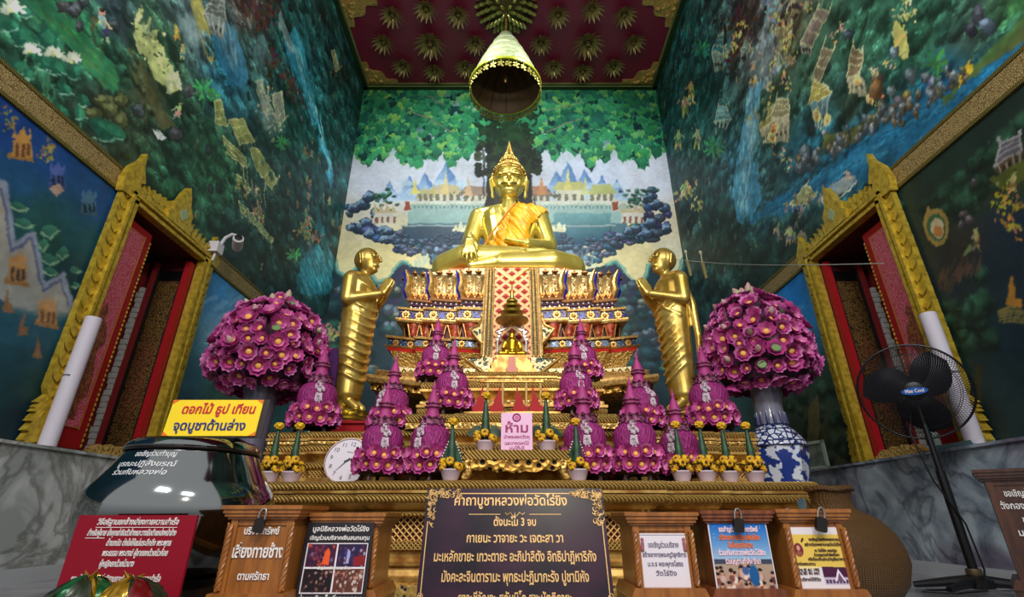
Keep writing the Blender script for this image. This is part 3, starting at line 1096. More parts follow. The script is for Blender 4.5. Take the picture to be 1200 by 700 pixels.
# lower picture on the near side: river bank at dusk
cr2 = Canvas(YF, WY0, ZM - 0.06, BANDZ0 + .04, 0.008, wall_uv_right).base([
    (1090, 230, 36, 56, 46), (1120, 215, 36, 58, 48), (1180, 215, 54, 66, 40), (1185, 260, 26, 46, 64), (1130, 290, 52, 50, 42), (1160, 310, 30, 48, 60), (1130, 330, 38, 50, 54), (1195, 330, 28, 48, 60), (1110, 400, 26, 46, 42),
    (1140, 380, 30, 54, 46), (1190, 390, 24, 46, 56), (1170, 450, 36, 56, 56), (1150, 490, 34, 48, 44), (1195, 480, 36, 58, 56), (1160, 200, 30, 46, 44)], 3.5)
c.A[:cr2.H, :cr2.W] = cr2.A[:, :]
c.A0 = c.A.copy()
for k in range(60):
    x, y = random.choice([(1100, 245), (1125, 225), (1160, 190), (1190, 165), (1130, 395), (1110, 380), (1150, 390), (1140, 350), (1125, 240)])
    p = wall_uv_right(x + random.gauss(0, 14), y + random.gauss(0, 12))
    if BANDZ0 - .1 > p[1] and p[0] < WY0 - .1:
        c.tree(p[0], p[1], random.uniform(.05, .11), (40, 72, 54), 20)
for P in ([(1118, 430), (1126, 430), (1130, 500), (1120, 505)], [(1144, 430), (1152, 428), (1150, 505), (1142, 505)]):
    c.poly(P, (58, 56, 40))
c.house([(1166, 194), (1172, 168), (1196, 158), (1200, 176), (1200, 190), (1170, 204)], (134, 130, 138), (100, 78, 50), (180, 176, 178))
c.poly([(1160, 210), (1200, 188), (1230, 180), (1230, 200), (1175, 222)], (96, 104, 40), .8)
c.el(1098, 266, 15, 22, (168, 140, 72), -.2)
c.poly([(1086, 262), (1087, 240), (1096, 250)], (168, 140, 72))
c.el(1098, 267, 11, 16, (66, 106, 66), -.2)
c.el(1099, 268, 8, 12, (206, 196, 160), -.2)
c.el(1099, 262, 3, 3.6, (214, 190, 140))
c.el(1100, 272, 6, 6, (198, 130, 66))
c.figure(1146, 294, 28, (196, 176, 110), (90, 106, 64), -.1)
c.poly([(1128, 300), (1138, 284), (1142, 290), (1132, 302)], (120, 140, 90))
for x, y in ((1176, 240), (1184, 256), (1190, 270), (1178, 228), (1192, 240)):
    c.dabs([(x, y)], 11, (180, 148, 62), 16, 34)
c.figure(1186, 226, 26, (196, 176, 120), (140, 130, 80), .2)
for x, y, r in ((1130, 252, 6), (1138, 258, 6), (1128, 264, 5), (1142, 214, 4)):
    c.rock(x, y, r, r, (104, 98, 100))
for k in range(40):
    t = random.random()
    c.el(1100 + 50 * t, 330 - 20 * t + random.gauss(0, 6), 1.5, 10, (80 + 30 * random.random(), 74, 60), .3, .6, 8)
c.poly([(1184, 330), (1189, 322), (1192, 350), (1200, 352), (1200, 362), (1178, 358)], (176, 124, 50))
for k in range(5):
    c.line([(1172, 366 + 3 * k), (1186, 360 + 4 * k), (1202, 366 + 3 * k)], .006, (130, 120, 66))

# ---- back wall picture
cvB = Canvas(XL, XR, 0.6, HC, 0.012, wall_uv_back)
cvB.base([(450, 130, 34, 100, 84), (700, 130, 34, 100, 84), (440, 215, 196, 204, 216), (760, 215, 196, 204, 216), (600, 200, 190, 198, 210), (420, 300, 216, 208, 160), (780, 290, 206, 204, 176),
          (500, 215, 196, 206, 218), (700, 215, 190, 202, 220), (470, 300, 222, 208, 152), (740, 300, 218, 206, 154), (600, 300, 150, 180, 190), (430, 262, 206, 204, 186), (398, 280, 206, 198, 156), (410, 300, 208, 198, 146), (450, 300, 206, 196, 140), (500, 312, 200, 192, 140), (700, 308, 202, 194, 142), (785, 270, 204, 196, 166), (765, 300, 206, 196, 146), (735, 290, 204, 196, 146)], 4)
c = cvB
for x0, x1, pk in ((560, 620, 168), (440, 470, 212), (468, 490, 206), (484, 512, 202), (500, 545, 190), (650, 680, 190), (672, 698, 198), (694, 716, 206), (712, 732, 210), (470, 505, 216), (640, 664, 200)):
    xm = (x0 + x1) / 2
    col = (84, 128, 178) if x0 > 600 else (106, 146, 188)
    c.poly([(x0 - 6, 236), (xm - 4, pk + 8), (xm, pk), (xm + 5, pk + 9), (x1 + 6, 236)], col, 1, (176, 200, 220))
    c.poly([(xm, pk), (xm + 5, pk + 9), (x1 + 6, 236), (xm + 4, 226)], (72, 112, 164), .6)
for k in range(50):
    c.el(random.choice([random.uniform(445, 545), random.uniform(640, 735)]), random.uniform(214, 234), random.uniform(4, 10), random.uniform(2, 5), (180, 204, 216), 0, .5)
# walled temple town
c.poly([(478, 238), (735, 238), (735, 262), (478, 262)], (158, 186, 178), 1, (136, 172, 166))
c.line([(478, 238), (735, 238)], .03, (206, 214, 196))
for x in range(480, 736, 5):
    c.el(x, 238, 1.6, 3.2, (206, 212, 190))
    c.el(x, 243, 1.1, 2.2, (104, 140, 130))
for x0, x1, t, col in ((488, 515, 225, (176, 178, 130)), (508, 540, 220, (190, 178, 136)), (540, 575, 222, (150, 130, 112)), (615, 645, 222, (166, 124, 100)), (650, 686, 216, (184, 186, 116)), (690, 720, 220, (170, 178, 112))):
    c.poly([(x0, 236), (x0 + 2, t + 6), (x1 - 2, t + 6), (x1, 236)], (206, 206, 180))
    c.poly([(x0 - 3, t + 8), (x0 + 5, t - 3), (x1 - 5, t - 3), (x1 + 3, t + 8)], col)
    for k in range(4):
        xx = x0 + (x1 - x0) * (k + .5) / 4
        c.poly([(xx - 2, 236), (xx + 2, 236), (xx + 2, 228), (xx - 2, 228)], (120, 116, 100))
for x, y, h, col in ((486, 228, 20, (206, 198, 110)), (522, 228, 30, (212, 196, 130)), (548, 230, 24, (200, 170, 130)), (634, 228, 22, (196, 140, 90)), (665, 224, 28, (206, 200, 120)), (685, 228, 22, (190, 196, 140)), (508, 228, 14, (190, 180, 120))):
    c.poly([(x - 6, y), (x + 6, y), (x + 2, y - h * .4), (x, y - h), (x - 2, y - h * .4)], col)
for x in (532, 544, 652, 646):
    c.dabs([(x, 230)], 6, (84, 104, 80), 8, 20)
c.poly([(478, 262), (735, 262), (740, 276), (478, 272)], (84, 120, 130), 1, (70, 104, 116))
c.poly([(470, 266), (716, 266), (712, 288), (478, 288)], (62, 84, 98), 1, (38, 58, 74))
c.poly([(648, 250), (716, 250), (712, 288), (648, 288)], (110, 160, 160), 1, (24, 64, 84))
c.line([(470, 265), (720, 265)], .02, (150, 164, 160))
c.poly([(505, 289), (686, 289), (668, 330), (528, 330)], (118, 154, 184), 1, (150, 180, 200))
for x in (477, 721):
    c.poly([(x - 4, 235), (x + 4, 235), (x + 4, 248), (x - 4, 248)], (206, 196, 180))
    c.poly([(x - 3, 237), (x + 3, 237), (x + 3, 247), (x - 3, 247)], (140, 76, 52))
for x in (538, 653):
    c.poly([(x - 9, 272), (x - 5, 264), (x - 2, 268), (x + 2, 260), (x + 5, 267), (x + 9, 263), (x + 9, 272)], (206, 206, 170))
blue_rock = (66, 90, 116)
RK = [(414, 245, 9, 8), (424, 240, 9, 8), (432, 232, 9, 8), (420, 268, 12, 8), (430, 262, 11, 8), (412, 268, 7, 6), (436, 275, 14, 8), (448, 270, 10, 7), (452, 282, 12, 7), (465, 278, 12, 6), (470, 288, 12, 7), (455, 272, 8, 6), (440, 252, 8, 8)]
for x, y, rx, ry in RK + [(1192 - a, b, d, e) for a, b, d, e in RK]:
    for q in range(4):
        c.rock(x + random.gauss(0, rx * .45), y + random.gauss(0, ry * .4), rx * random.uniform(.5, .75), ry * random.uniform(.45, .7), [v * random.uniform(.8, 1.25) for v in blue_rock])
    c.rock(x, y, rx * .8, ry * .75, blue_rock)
    for k in (0.75, .5):
        c.line([(x - rx * k, y + ry * .1), (x - rx * .3, y - ry * k), (x + rx * k * .6, y - ry * k * .6)], .014, (150, 180, 200), .6)
for k in range(200):
    s_ = random.choice([-1, 1])
    t = random.random()
    x = 596 + s_ * (125 - 85 * t + random.gauss(0, 8))
    y = 284 + 26 * t + random.gauss(0, 6)
    c.rock(x, y, random.uniform(3, 6), random.uniform(2, 4.5), (70 + random.randint(-18, 24), 98, 120))
for k in range(40):
    x = random.choice([random.uniform(505, 545), random.uniform(650, 700)])
    c.rock(x, 274 + random.random() * 14, random.uniform(2, 5), random.uniform(1.5, 3), (56, 78, 100))
for x in (446, 745):
    for k in range(34):
        c.tree(*wall_uv_back(x + random.gauss(0, 9), 232 + random.gauss(0, 6)), .05, (56, 96, 80), 12)
    c.poly([(x - 10, 262), (x - 8, 248), (x + 16, 248), (x + 18, 262)] if x < 600 else [(x - 18, 262), (x - 16, 248), (x + 8, 248), (x + 10, 262)], (200, 196, 184))
    d = 4 if x < 600 else -4
    for k in range(4):
        c.poly([(x + d - 14 + 7 * k, 250), (x + d - 11 + 7 * k, 238 + 2 * (k % 2)), (x + d - 6 + 7 * k, 250)], (184, 170, 130))
        c.poly([(x + d - 11 + 7 * k, 262), (x + d - 8 + 7 * k, 262), (x + d - 8 + 7 * k, 255), (x + d - 11 + 7 * k, 255)], (130, 90, 66))
for k in range(60):
    s_ = random.choice([-1, 1])
    x = 596 + s_ * random.uniform(20, 110)
    c.el(x, random.uniform(300, 322), 2, 10, (140, 176, 178), 0.1 * s_, .4, 8)
# scalloped lower border, dark rocks and woods below it
dark = (28, 52, 60)
edge = [(380, 330), (388, 312), (392, 306), (396, 318), (404, 326), (414, 326), (424, 318), (436, 306), (446, 300)]
edge2 = [(480, 312), (476, 308), (470, 308), (462, 316), (455, 328), (446, 332), (440, 331), (436, 324), (432, 312), (424, 306), (414, 318), (404, 325), (396, 319), (391, 304), (386, 322), (380, 330)]
poly_l = [(370, 600), (370, 330)] + edge2[::-1] + [(520, 318), (600, 322), (600, 600)]
poly_r = [(1192 - x, y) for x, y in poly_l]
for P in (poly_l, poly_r):
    c.poly(P, dark)
for m_ in (0, 1):
    E2 = [((1192 - x) if m_ else x, y) for x, y in edge2]
    c.line(E2, .05, (70, 124, 116))
    c.line([(x, y - 2) for x, y in E2], .022, (130, 170, 150))
    c.poly([((1192 - x) if m_ else x, y) for x, y in [(446, 336), (452, 330), (462, 318), (470, 311), (478, 311), (486, 320), (478, 345), (464, 360), (452, 362)]], (44, 46, 70))
for k in range(170):
    x = random.choice([random.uniform(385, 470), random.uniform(725, 805)])
    y = random.uniform(335, 440)
    u, v = wall_uv_back(x, y)
    if random.random() < .6:
        c.tree(u, v, random.uniform(.08, .2), random.choice([(36, 72, 72), (40, 80, 64), (30, 60, 70)]), 18)
    else:
        c.rock(x, y, random.uniform(3, 9), random.uniform(3, 8), random.choice([(84, 100, 112), (66, 86, 96), (110, 118, 104)]))
c.dabs([(395, 388), (390, 392), (404, 385)], 12, (150, 144, 96), 12, 24)
# sacred fig tree: trunk behind the statue and a broad roof of heart-shaped leaves
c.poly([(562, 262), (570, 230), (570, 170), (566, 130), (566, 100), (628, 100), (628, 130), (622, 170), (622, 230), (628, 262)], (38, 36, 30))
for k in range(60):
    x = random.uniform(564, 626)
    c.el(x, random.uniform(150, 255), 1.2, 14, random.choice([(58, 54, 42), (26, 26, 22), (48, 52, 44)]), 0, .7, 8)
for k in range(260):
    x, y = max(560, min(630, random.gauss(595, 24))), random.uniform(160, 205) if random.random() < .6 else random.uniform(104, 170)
    c.el(x, y, 5, 4, random.choice([(26, 40, 28), (38, 54, 32), (20, 30, 24), (46, 60, 36)]), random.uniform(-1, 1), .9, 9)  # dark leaves that also paint in the hanging umbrella's tiered shadow


def heart(cv, u, v, r, col, ang):
    P = []
    for k in range(14):
        t = 2 * PI * k / 14
        x = 0.72 * 16 * math.sin(t) ** 3 / 16
        y = (13 * math.cos(t) - 5 * math.cos(2 * t) - 2 * math.cos(3 * t) - math.cos(4 * t)) / 16
        x, y = x * math.cos(ang) - y * math.sin(ang), x * math.sin(ang) + y * math.cos(ang)
        P.append((u + r * x, v + r * y))
    cv.polyuv(P, col, 1.0, [q * .72 for q in col])
    cv.polyuv([P[0], P[7], (P[7][0] + r * .08, P[7][1])], [min(255, q * 1.25) for q in col], .7)


for k in range(1700):
    x = random.uniform(404, 790)
    lim = 184 + 7 * math.sin(x * .12) + 6 * math.sin(x * .31 + 1) - 20 * math.exp(-((x - 596) / 60) ** 2) + (4 if 470 < x < 560 else 0)
    y = 98 + (lim - 98) * random.random() ** .85 if k > 300 else lim - random.uniform(0, 14)
    g = random.random()
    col = (30 + 34 * g, 100 + 74 * g, 76 + 34 * g) if random.random() < .72 else random.choice([(104, 186, 104), (20, 60, 60), (70, 170, 116), (130, 196, 96), (24, 74, 66)])
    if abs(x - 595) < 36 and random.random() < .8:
        col = (22 + 14 * g, 44 + 26 * g, 30 + 10 * g)  # leaves darkened here to paint in the same umbrella shadow
    u, v = wall_uv_back(x, y)
    heart(c, u, v, random.uniform(.09, .15), col, random.uniform(-.6, .6))
for P in ([(470, 128), (500, 138), (530, 156)], [(680, 140), (660, 146), (640, 156)], [(500, 112), (520, 124)], [(690, 112), (676, 122), (640, 130)]):
    c.line(P, .02, (130, 124, 110), .8)
for k in range(240):
    x, y = random.uniform(412, 780), random.uniform(106, 180)
    if abs(x - 595) > 40:
        u, v = wall_uv_back(x, y)
        heart(c, u, v, random.uniform(.06, .1), random.choice([(54, 150, 100), (110, 190, 110), (40, 120, 96), (64, 160, 86)]), random.uniform(-.6, .6))


brushwork(cvL, 2.0, 10, .34, BANDZ0)
brushwork(cvR, 2.0, 10, .34, BANDZ0)
brushwork(cvL, 1.2, 8, .16)
brushwork(cvR, 1.2, 8, .16)
brushwork(cvB, 1.3, 9, .10)


def mural(name, cv, us, vs, place, gain, m, hole=None, flip=False):
    """wall mesh whose points carry the painted colours"""
    U, V = np.meshgrid(us, vs)
    fi = np.clip((U - cv.u0) / cv.res, 0, cv.W - 1.001)
    fj = np.clip((V - cv.v0) / cv.res, 0, cv.H - 1.001)
    i, j = fi.astype(int), fj.astype(int)
    a, b = (fi - i)[..., None], (fj - j)[..., None]
    C = cv.A[j, i] * (1 - a) * (1 - b) + cv.A[j, i + 1] * a * (1 - b) + cv.A[j + 1, i] * (1 - a) * b + cv.A[j + 1, i + 1] * a * b
    C = np.clip(C, 0, 255) / 255.0
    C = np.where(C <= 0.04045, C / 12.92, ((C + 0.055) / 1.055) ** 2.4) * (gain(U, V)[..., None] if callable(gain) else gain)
    C = np.clip(C, 0, 0.92)
    nu, nv = len(us), len(vs)
    P = place(U.ravel(), V.ravel()).astype(np.float32)
    k = np.arange(nu * nv).reshape(nv, nu)
    q = np.stack([k[:-1, :-1], k[:-1, 1:], k[1:, 1:], k[1:, :-1]], -1).reshape(-1, 4)
    if flip:
        q = q[:, ::-1]
    if hole:
        cu = ((us[:-1] + us[1:]) / 2)[None, :] + np.zeros((nv - 1, 1))
        cv_ = ((vs[:-1] + vs[1:]) / 2)[:, None] + np.zeros((1, nu - 1))
        inside = (cu > hole[0]) & (cu < hole[1]) & (cv_ > hole[2]) & (cv_ < hole[3])
        q = q[~inside.ravel()]
    n = len(q)
    me = bpy.data.meshes.new(name)
    me.vertices.add(nu * nv)
    me.vertices.foreach_set('co', P.ravel())
    me.loops.add(n * 4)
    me.loops.foreach_set('vertex_index', q.ravel().astype(np.int32))
    me.polygons.add(n)
    me.polygons.foreach_set('loop_start', np.arange(0, n * 4, 4, dtype=np.int32))
    me.update(calc_edges=True)
    at = me.attributes.new('paint', 'FLOAT_COLOR', 'POINT')
    at.data.foreach_set('color', np.concatenate([C.reshape(-1, 3), np.ones((nu * nv, 1))], 1).astype(np.float32).ravel())
    me.materials.append(m)
    return struct(obj(name, me))


wallpaint = paint_mat('mural_paint', 0.5)
ys = np.concatenate([np.arange(YF, 1.9, .06), np.geomspace(1.9, YB, 470), [WY0, WY1]])
ys = np.unique(np.round(ys, 5))
zs = np.concatenate([np.arange(ZM - .04, 4.6, .0078), np.arange(4.6, HC, .0135), [HC, WZ0 + .001, WZ1]])
zs = np.unique(np.round(zs, 5))
G_BACK = 1.0
G_SIDE = lambda u, v: np.where(v > (BANDZ0 + BANDZ1) / 2, 1.6, np.where(u > WY1 - .2, 1.35, .85))   # paint gain stands in for light from above: upper pictures lighter, lower darker
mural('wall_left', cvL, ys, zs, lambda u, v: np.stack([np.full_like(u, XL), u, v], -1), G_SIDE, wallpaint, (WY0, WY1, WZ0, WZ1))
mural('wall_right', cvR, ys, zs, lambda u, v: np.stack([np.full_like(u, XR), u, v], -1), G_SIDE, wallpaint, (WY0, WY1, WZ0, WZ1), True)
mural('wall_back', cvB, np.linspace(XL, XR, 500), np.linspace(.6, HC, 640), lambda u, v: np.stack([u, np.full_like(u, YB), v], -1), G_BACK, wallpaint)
# ------------------------------------------------------------------ materials
GOLD = mat('gilded_metal', (220, 178, 96), 0.36, 0.65, 0.35, 26, color2=(176, 122, 46))
GOLD_S = mat('polished_gold', (226, 186, 84), 0.24, 1.0, 0.05, 9, color2=(204, 158, 62))
GOLD_C = mat('carved_gold', (226, 186, 104), 0.40, 0.6, 1.0, 46, 'voronoi', color2=(96, 50, 22), mix=(0.12, 0.42), dist=0.012)
GOLD_Z = mat('braided_gold', (228, 190, 104), 0.38, 0.6, 1.0, 30, 'wave', color2=(156, 108, 50), mix=(0.15, 0.6), dist=0.012)
GOLD_Y = mat('yellow_gold_paint', (204, 176, 56), 0.42, 0.4, 0.25, 24, 'noise', color2=(160, 128, 30), mix=(0.3, 0.6))
GOLD_D = mat('dark_gilt_fretwork', (188, 140, 62), 0.42, 0.8, 1.0, 26, 'voronoi', color2=(14, 10, 8), mix=(0.3, 0.46), dist=0.015)
REDLAC = mat('red_lacquer', (156, 22, 28), 0.5, 0, 0.05, 8, spec=.2)
DARKRED = mat('dark_red_paint', (84, 14, 26), 0.6)
BLACKLAC = mat('black_lacquer', (16, 14, 14), 0.3)
LACGOLD = mat('gold_on_black_lacquer', (140, 104, 52), 0.42, 0.4, 0.3, 50, 'crackle', color2=(26, 18, 14), mix=(0.02, 0.2))
PINKPAT = mat('pink_red_patterned_panel', (226, 140, 156), 0.5, 0, 0.1, 60, 'crackle', color2=(190, 56, 76), mix=(0.05, 0.3))
WHITE = mat('white_plastic', (212, 208, 210), 0.45)
PAPER = mat('white_paper', (216, 208, 214), 0.7)
CLOTHW = mat('white_curtain', (190, 186, 176), 0.9, 0, 0.3, 20)
BLACKM = mat('black_metal', (18, 18, 20), 0.4, 0.3)

# marble and floor
def marble(name, a, b, vein, scale, tint=None):
    m = bpy.data.materials.new(name)
    m.use_nodes = True
    N, L = m.node_tree.nodes, m.node_tree.links
    p = N['Principled BSDF']
    tc = N.new('ShaderNodeTexCoord')
    n1 = N.new('ShaderNodeTexNoise')
    n1.inputs['Scale'].default_value = scale
    n1.inputs['Detail'].default_value = 8
    n1.inputs['Distortion'].default_value = 1.4
    L.new(tc.outputs['Object'], n1.inputs['Vector'])
    r1 = N.new('ShaderNodeValToRGB')
    r1.color_ramp.elements[0].position = .38
    r1.color_ramp.elements[0].color = lin(a)
    r1.color_ramp.elements[1].position = .62
    r1.color_ramp.elements[1].color = lin(b)
    L.new(n1.outputs['Fac'], r1.inputs[0])
    n2 = N.new('ShaderNodeTexNoise')
    n2.inputs['Scale'].default_value = scale * .45
    n2.inputs['Detail'].default_value = 10
    n2.inputs['Distortion'].default_value = 2.4
    L.new(tc.outputs['Object'], n2.inputs['Vector'])
    r2 = N.new('ShaderNodeValToRGB')
    e = r2.color_ramp.elements
    e[0].position, e[0].color = .44, (0, 0, 0, 1)
    e[1].position, e[1].color = .56, (0, 0, 0, 1)
    k = e.new(.5)
    k.color = (.55, .55, .55, 1)
    L.new(n2.outputs['Fac'], r2.inputs[0])
    mx = N.new('ShaderNodeMix')
    mx.data_type = 'RGBA'
    L.new(r2.outputs[0], mx.inputs[0])
    L.new(r1.outputs[0], mx.inputs[6])
    mx.inputs[7].default_value = lin(vein)
    out = mx.outputs[2]
    if tint:
        n3 = N.new('ShaderNodeTexNoise')
        n3.inputs['Scale'].default_value = 1.7
        L.new(tc.outputs['Object'], n3.inputs['Vector'])
        r3 = N.new('ShaderNodeValToRGB')
        r3.color_ramp.elements[0].position = .48
        r3.color_ramp.elements[0].color = (0, 0, 0, 1)
        r3.color_ramp.elements[1].position = .62
        r3.color_ramp.elements[1].color = (.7, .7, .7, 1)
        L.new(n3.outputs['Fac'], r3.inputs[0])
        m2 = N.new('ShaderNodeMix')
        m2.data_type = 'RGBA'
        m2.blend_type = 'MULTIPLY'
        L.new(r3.outputs[0], m2.inputs[0])
        L.new(out, m2.inputs[6])
        m2.inputs[7].default_value = lin(tint)
        out = m2.outputs[2]
    L.new(out, p.inputs['Base Color'])
    p.inputs['Roughness'].default_value = .16
    return m


MARBLE_L = marble('grey_veined_marble', (158, 164, 160), (200, 203, 198), (74, 66, 54), 3.2)
MARBLE_R = marble('blue_grey_marble', (128, 140, 152), (180, 194, 200), (50, 56, 66), 3.6, (168, 120, 150))  # the tint paints in purple patches of reflected coloured light
FLOORM = marble('polished_floor_marble', (120, 120, 124), (160, 160, 160), (84, 84, 90), 2.2)

# ------------------------------------------------------------------ floor, dado, ceiling, trims
mb = MB()
mb.box((-.04, 3.5, -.03), (6.4, 9.6, .06))
struct(mb.build('floor', FLOORM))
DADO = .16
mb = MB()
mb.box((XL + DADO / 2, (YF + YB) / 2, ZM / 2), (DADO, YB - YF, ZM))
mb.box((XL + DADO / 2 + .005, (YF + YB) / 2, ZM + .008), (DADO + .03, YB - YF, .018))
struct(mb.build('trim_1', MARBLE_L))
mb = MB()
mb.box((XR - DADO / 2, (YF + YB) / 2, ZM / 2), (DADO, YB - YF, ZM))
mb.box((XR - DADO / 2 - .005, (YF + YB) / 2, ZM + .008), (DADO + .03, YB - YF, .018))
struct(mb.build('trim_2', MARBLE_R))
SKIRT = mat('white_marble_skirting', (176, 178, 180), 0.25)
for nm, x in (('baseboard_left', XL + DADO + .012), ('baseboard_right', XR - DADO - .012)):
    mb = MB()
    mb.box((x, (YF + YB) / 2, .035), (.024, YB - YF, .07))
    mb.box((x, (YF + YB) / 2, .075), (.016, YB - YF, .014))
    struct(mb.build(nm, SKIRT))
CEILRED = mat('crimson_ceiling_paint', (118, 22, 50), 0.45)
mb = MB()
mb.box((-.04, 4.0, HC + .04), (6.2, 7.2, .08))
struct(mb.build('ceiling', CEILRED))
DKGREEN = mat('dark_green_gilt_moulding', (44, 62, 34), 0.4, 0.4, 0.4, 30)
LTGREEN = mat('pale_gilt_bead', (150, 164, 96), 0.4, 0.5)
mb = MB()
mb.box((-.04, YB - .04, HC - .05), (6.0, .08, .10))
mb.box((XL + .04, 4.25, HC - .05), (.08, 6.5, .10))
mb.box((XR - .04, 4.25, HC - .05), (.08, 6.5, .10))
mb.m = 1
mb.box((-.04, YB - .09, HC - .02), (5.8, .03, .03))
mb.box((XL + .09, 4.25, HC - .02), (.03, 6.4, .03))
mb.box((XR - .09, 4.25, HC - .02), (.03, 6.4, .03))
mb.box((-.04, YB - .08, HC - .085), (5.8, .02, .02))
struct(mb.build('trim_3', [DKGREEN, LTGREEN]))
# gilded ceiling corner fretwork
for n, (cx, cy, sx, sy) in enumerate(((XL + .10, YB - .10, 1, -1), (XR - .10, YB - .10, -1, -1), (XL + .10, 5.62, 1, 1), (XR - .10, 5.62, -1, 1))):
    mb = MB()
    P = [(0, 0)]
    for k in range(13):
        t = k / 12
        w = .08 * math.sin(t * PI * 5) * (1 if k % 2 else .6)
        P.append((.62 * (1 - t) + w * .6, .5 * t + w * .6))
    P = [(cx + sx * a, cy + sy * b) for a, b in P]
    if sx * sy < 0:
        P = P[::-1]
    mb.prism(P, HC - .035, HC + .001, 'z')
    for k in range(14):
        a, b = random.uniform(.03, .45), random.uniform(.03, .38)
        if a / .6 + b / .48 < .85:
            mb.ball((cx + sx * a, cy + sy * b, HC - .04), (.045, .04, .03), 8, 5)
    struct(mb.build('trim_%d' % (4 + n), GOLD_C))
# gold pattern bands between the upper and lower pictures
BAND = mat('gold_scroll_border', (190, 170, 112), 0.5, 0.3, 0.5, 75, 'crackle', color2=(120, 92, 50), mix=(0.03, 0.2))
BANDE = mat('dark_gold_border_edge', (150, 132, 50), 0.5, 0.3, 0.6, 40, 'wave', color2=(40, 44, 20))
for n, (x, sgn) in enumerate(((XL, 1), (XR, -1))):
    for y0, y1, q in ((YF, 3.16, 0), (4.30, YB, 1)):
        mb = MB()
        mb.box((x + sgn * .006, (y0 + y1) / 2, (BANDZ0 + BANDZ1) / 2), (.012, y1 - y0, BANDZ1 - BANDZ0 - .03))
        mb.m = 1
        for z in (BANDZ0, BANDZ1):
            mb.box((x + sgn * .009, (y0 + y1) / 2, z), (.018, y1 - y0, .026))
        struct(mb.build('trim_%d' % (8 + 2 * n + q), [BAND, BANDE]))

# ------------------------------------------------------------------ windows with gilded frames and lacquered shutters
def kranok(L, W, lean=0.35):
    """flame-leaf outline, base at the origin, tip up at L"""
    P = [(-W * .5, 0), (-W * .58, L * .25), (-W * .38, L * .55), (-W * .05 + lean * L * .25, L * .8), (lean * L * .6, L), (W * .16 + lean * L * .22, L * .72), (W * .5, L * .42),
         (W * .28, L * .36), (W * .55, L * .12), (W * .4, 0)]
    return P


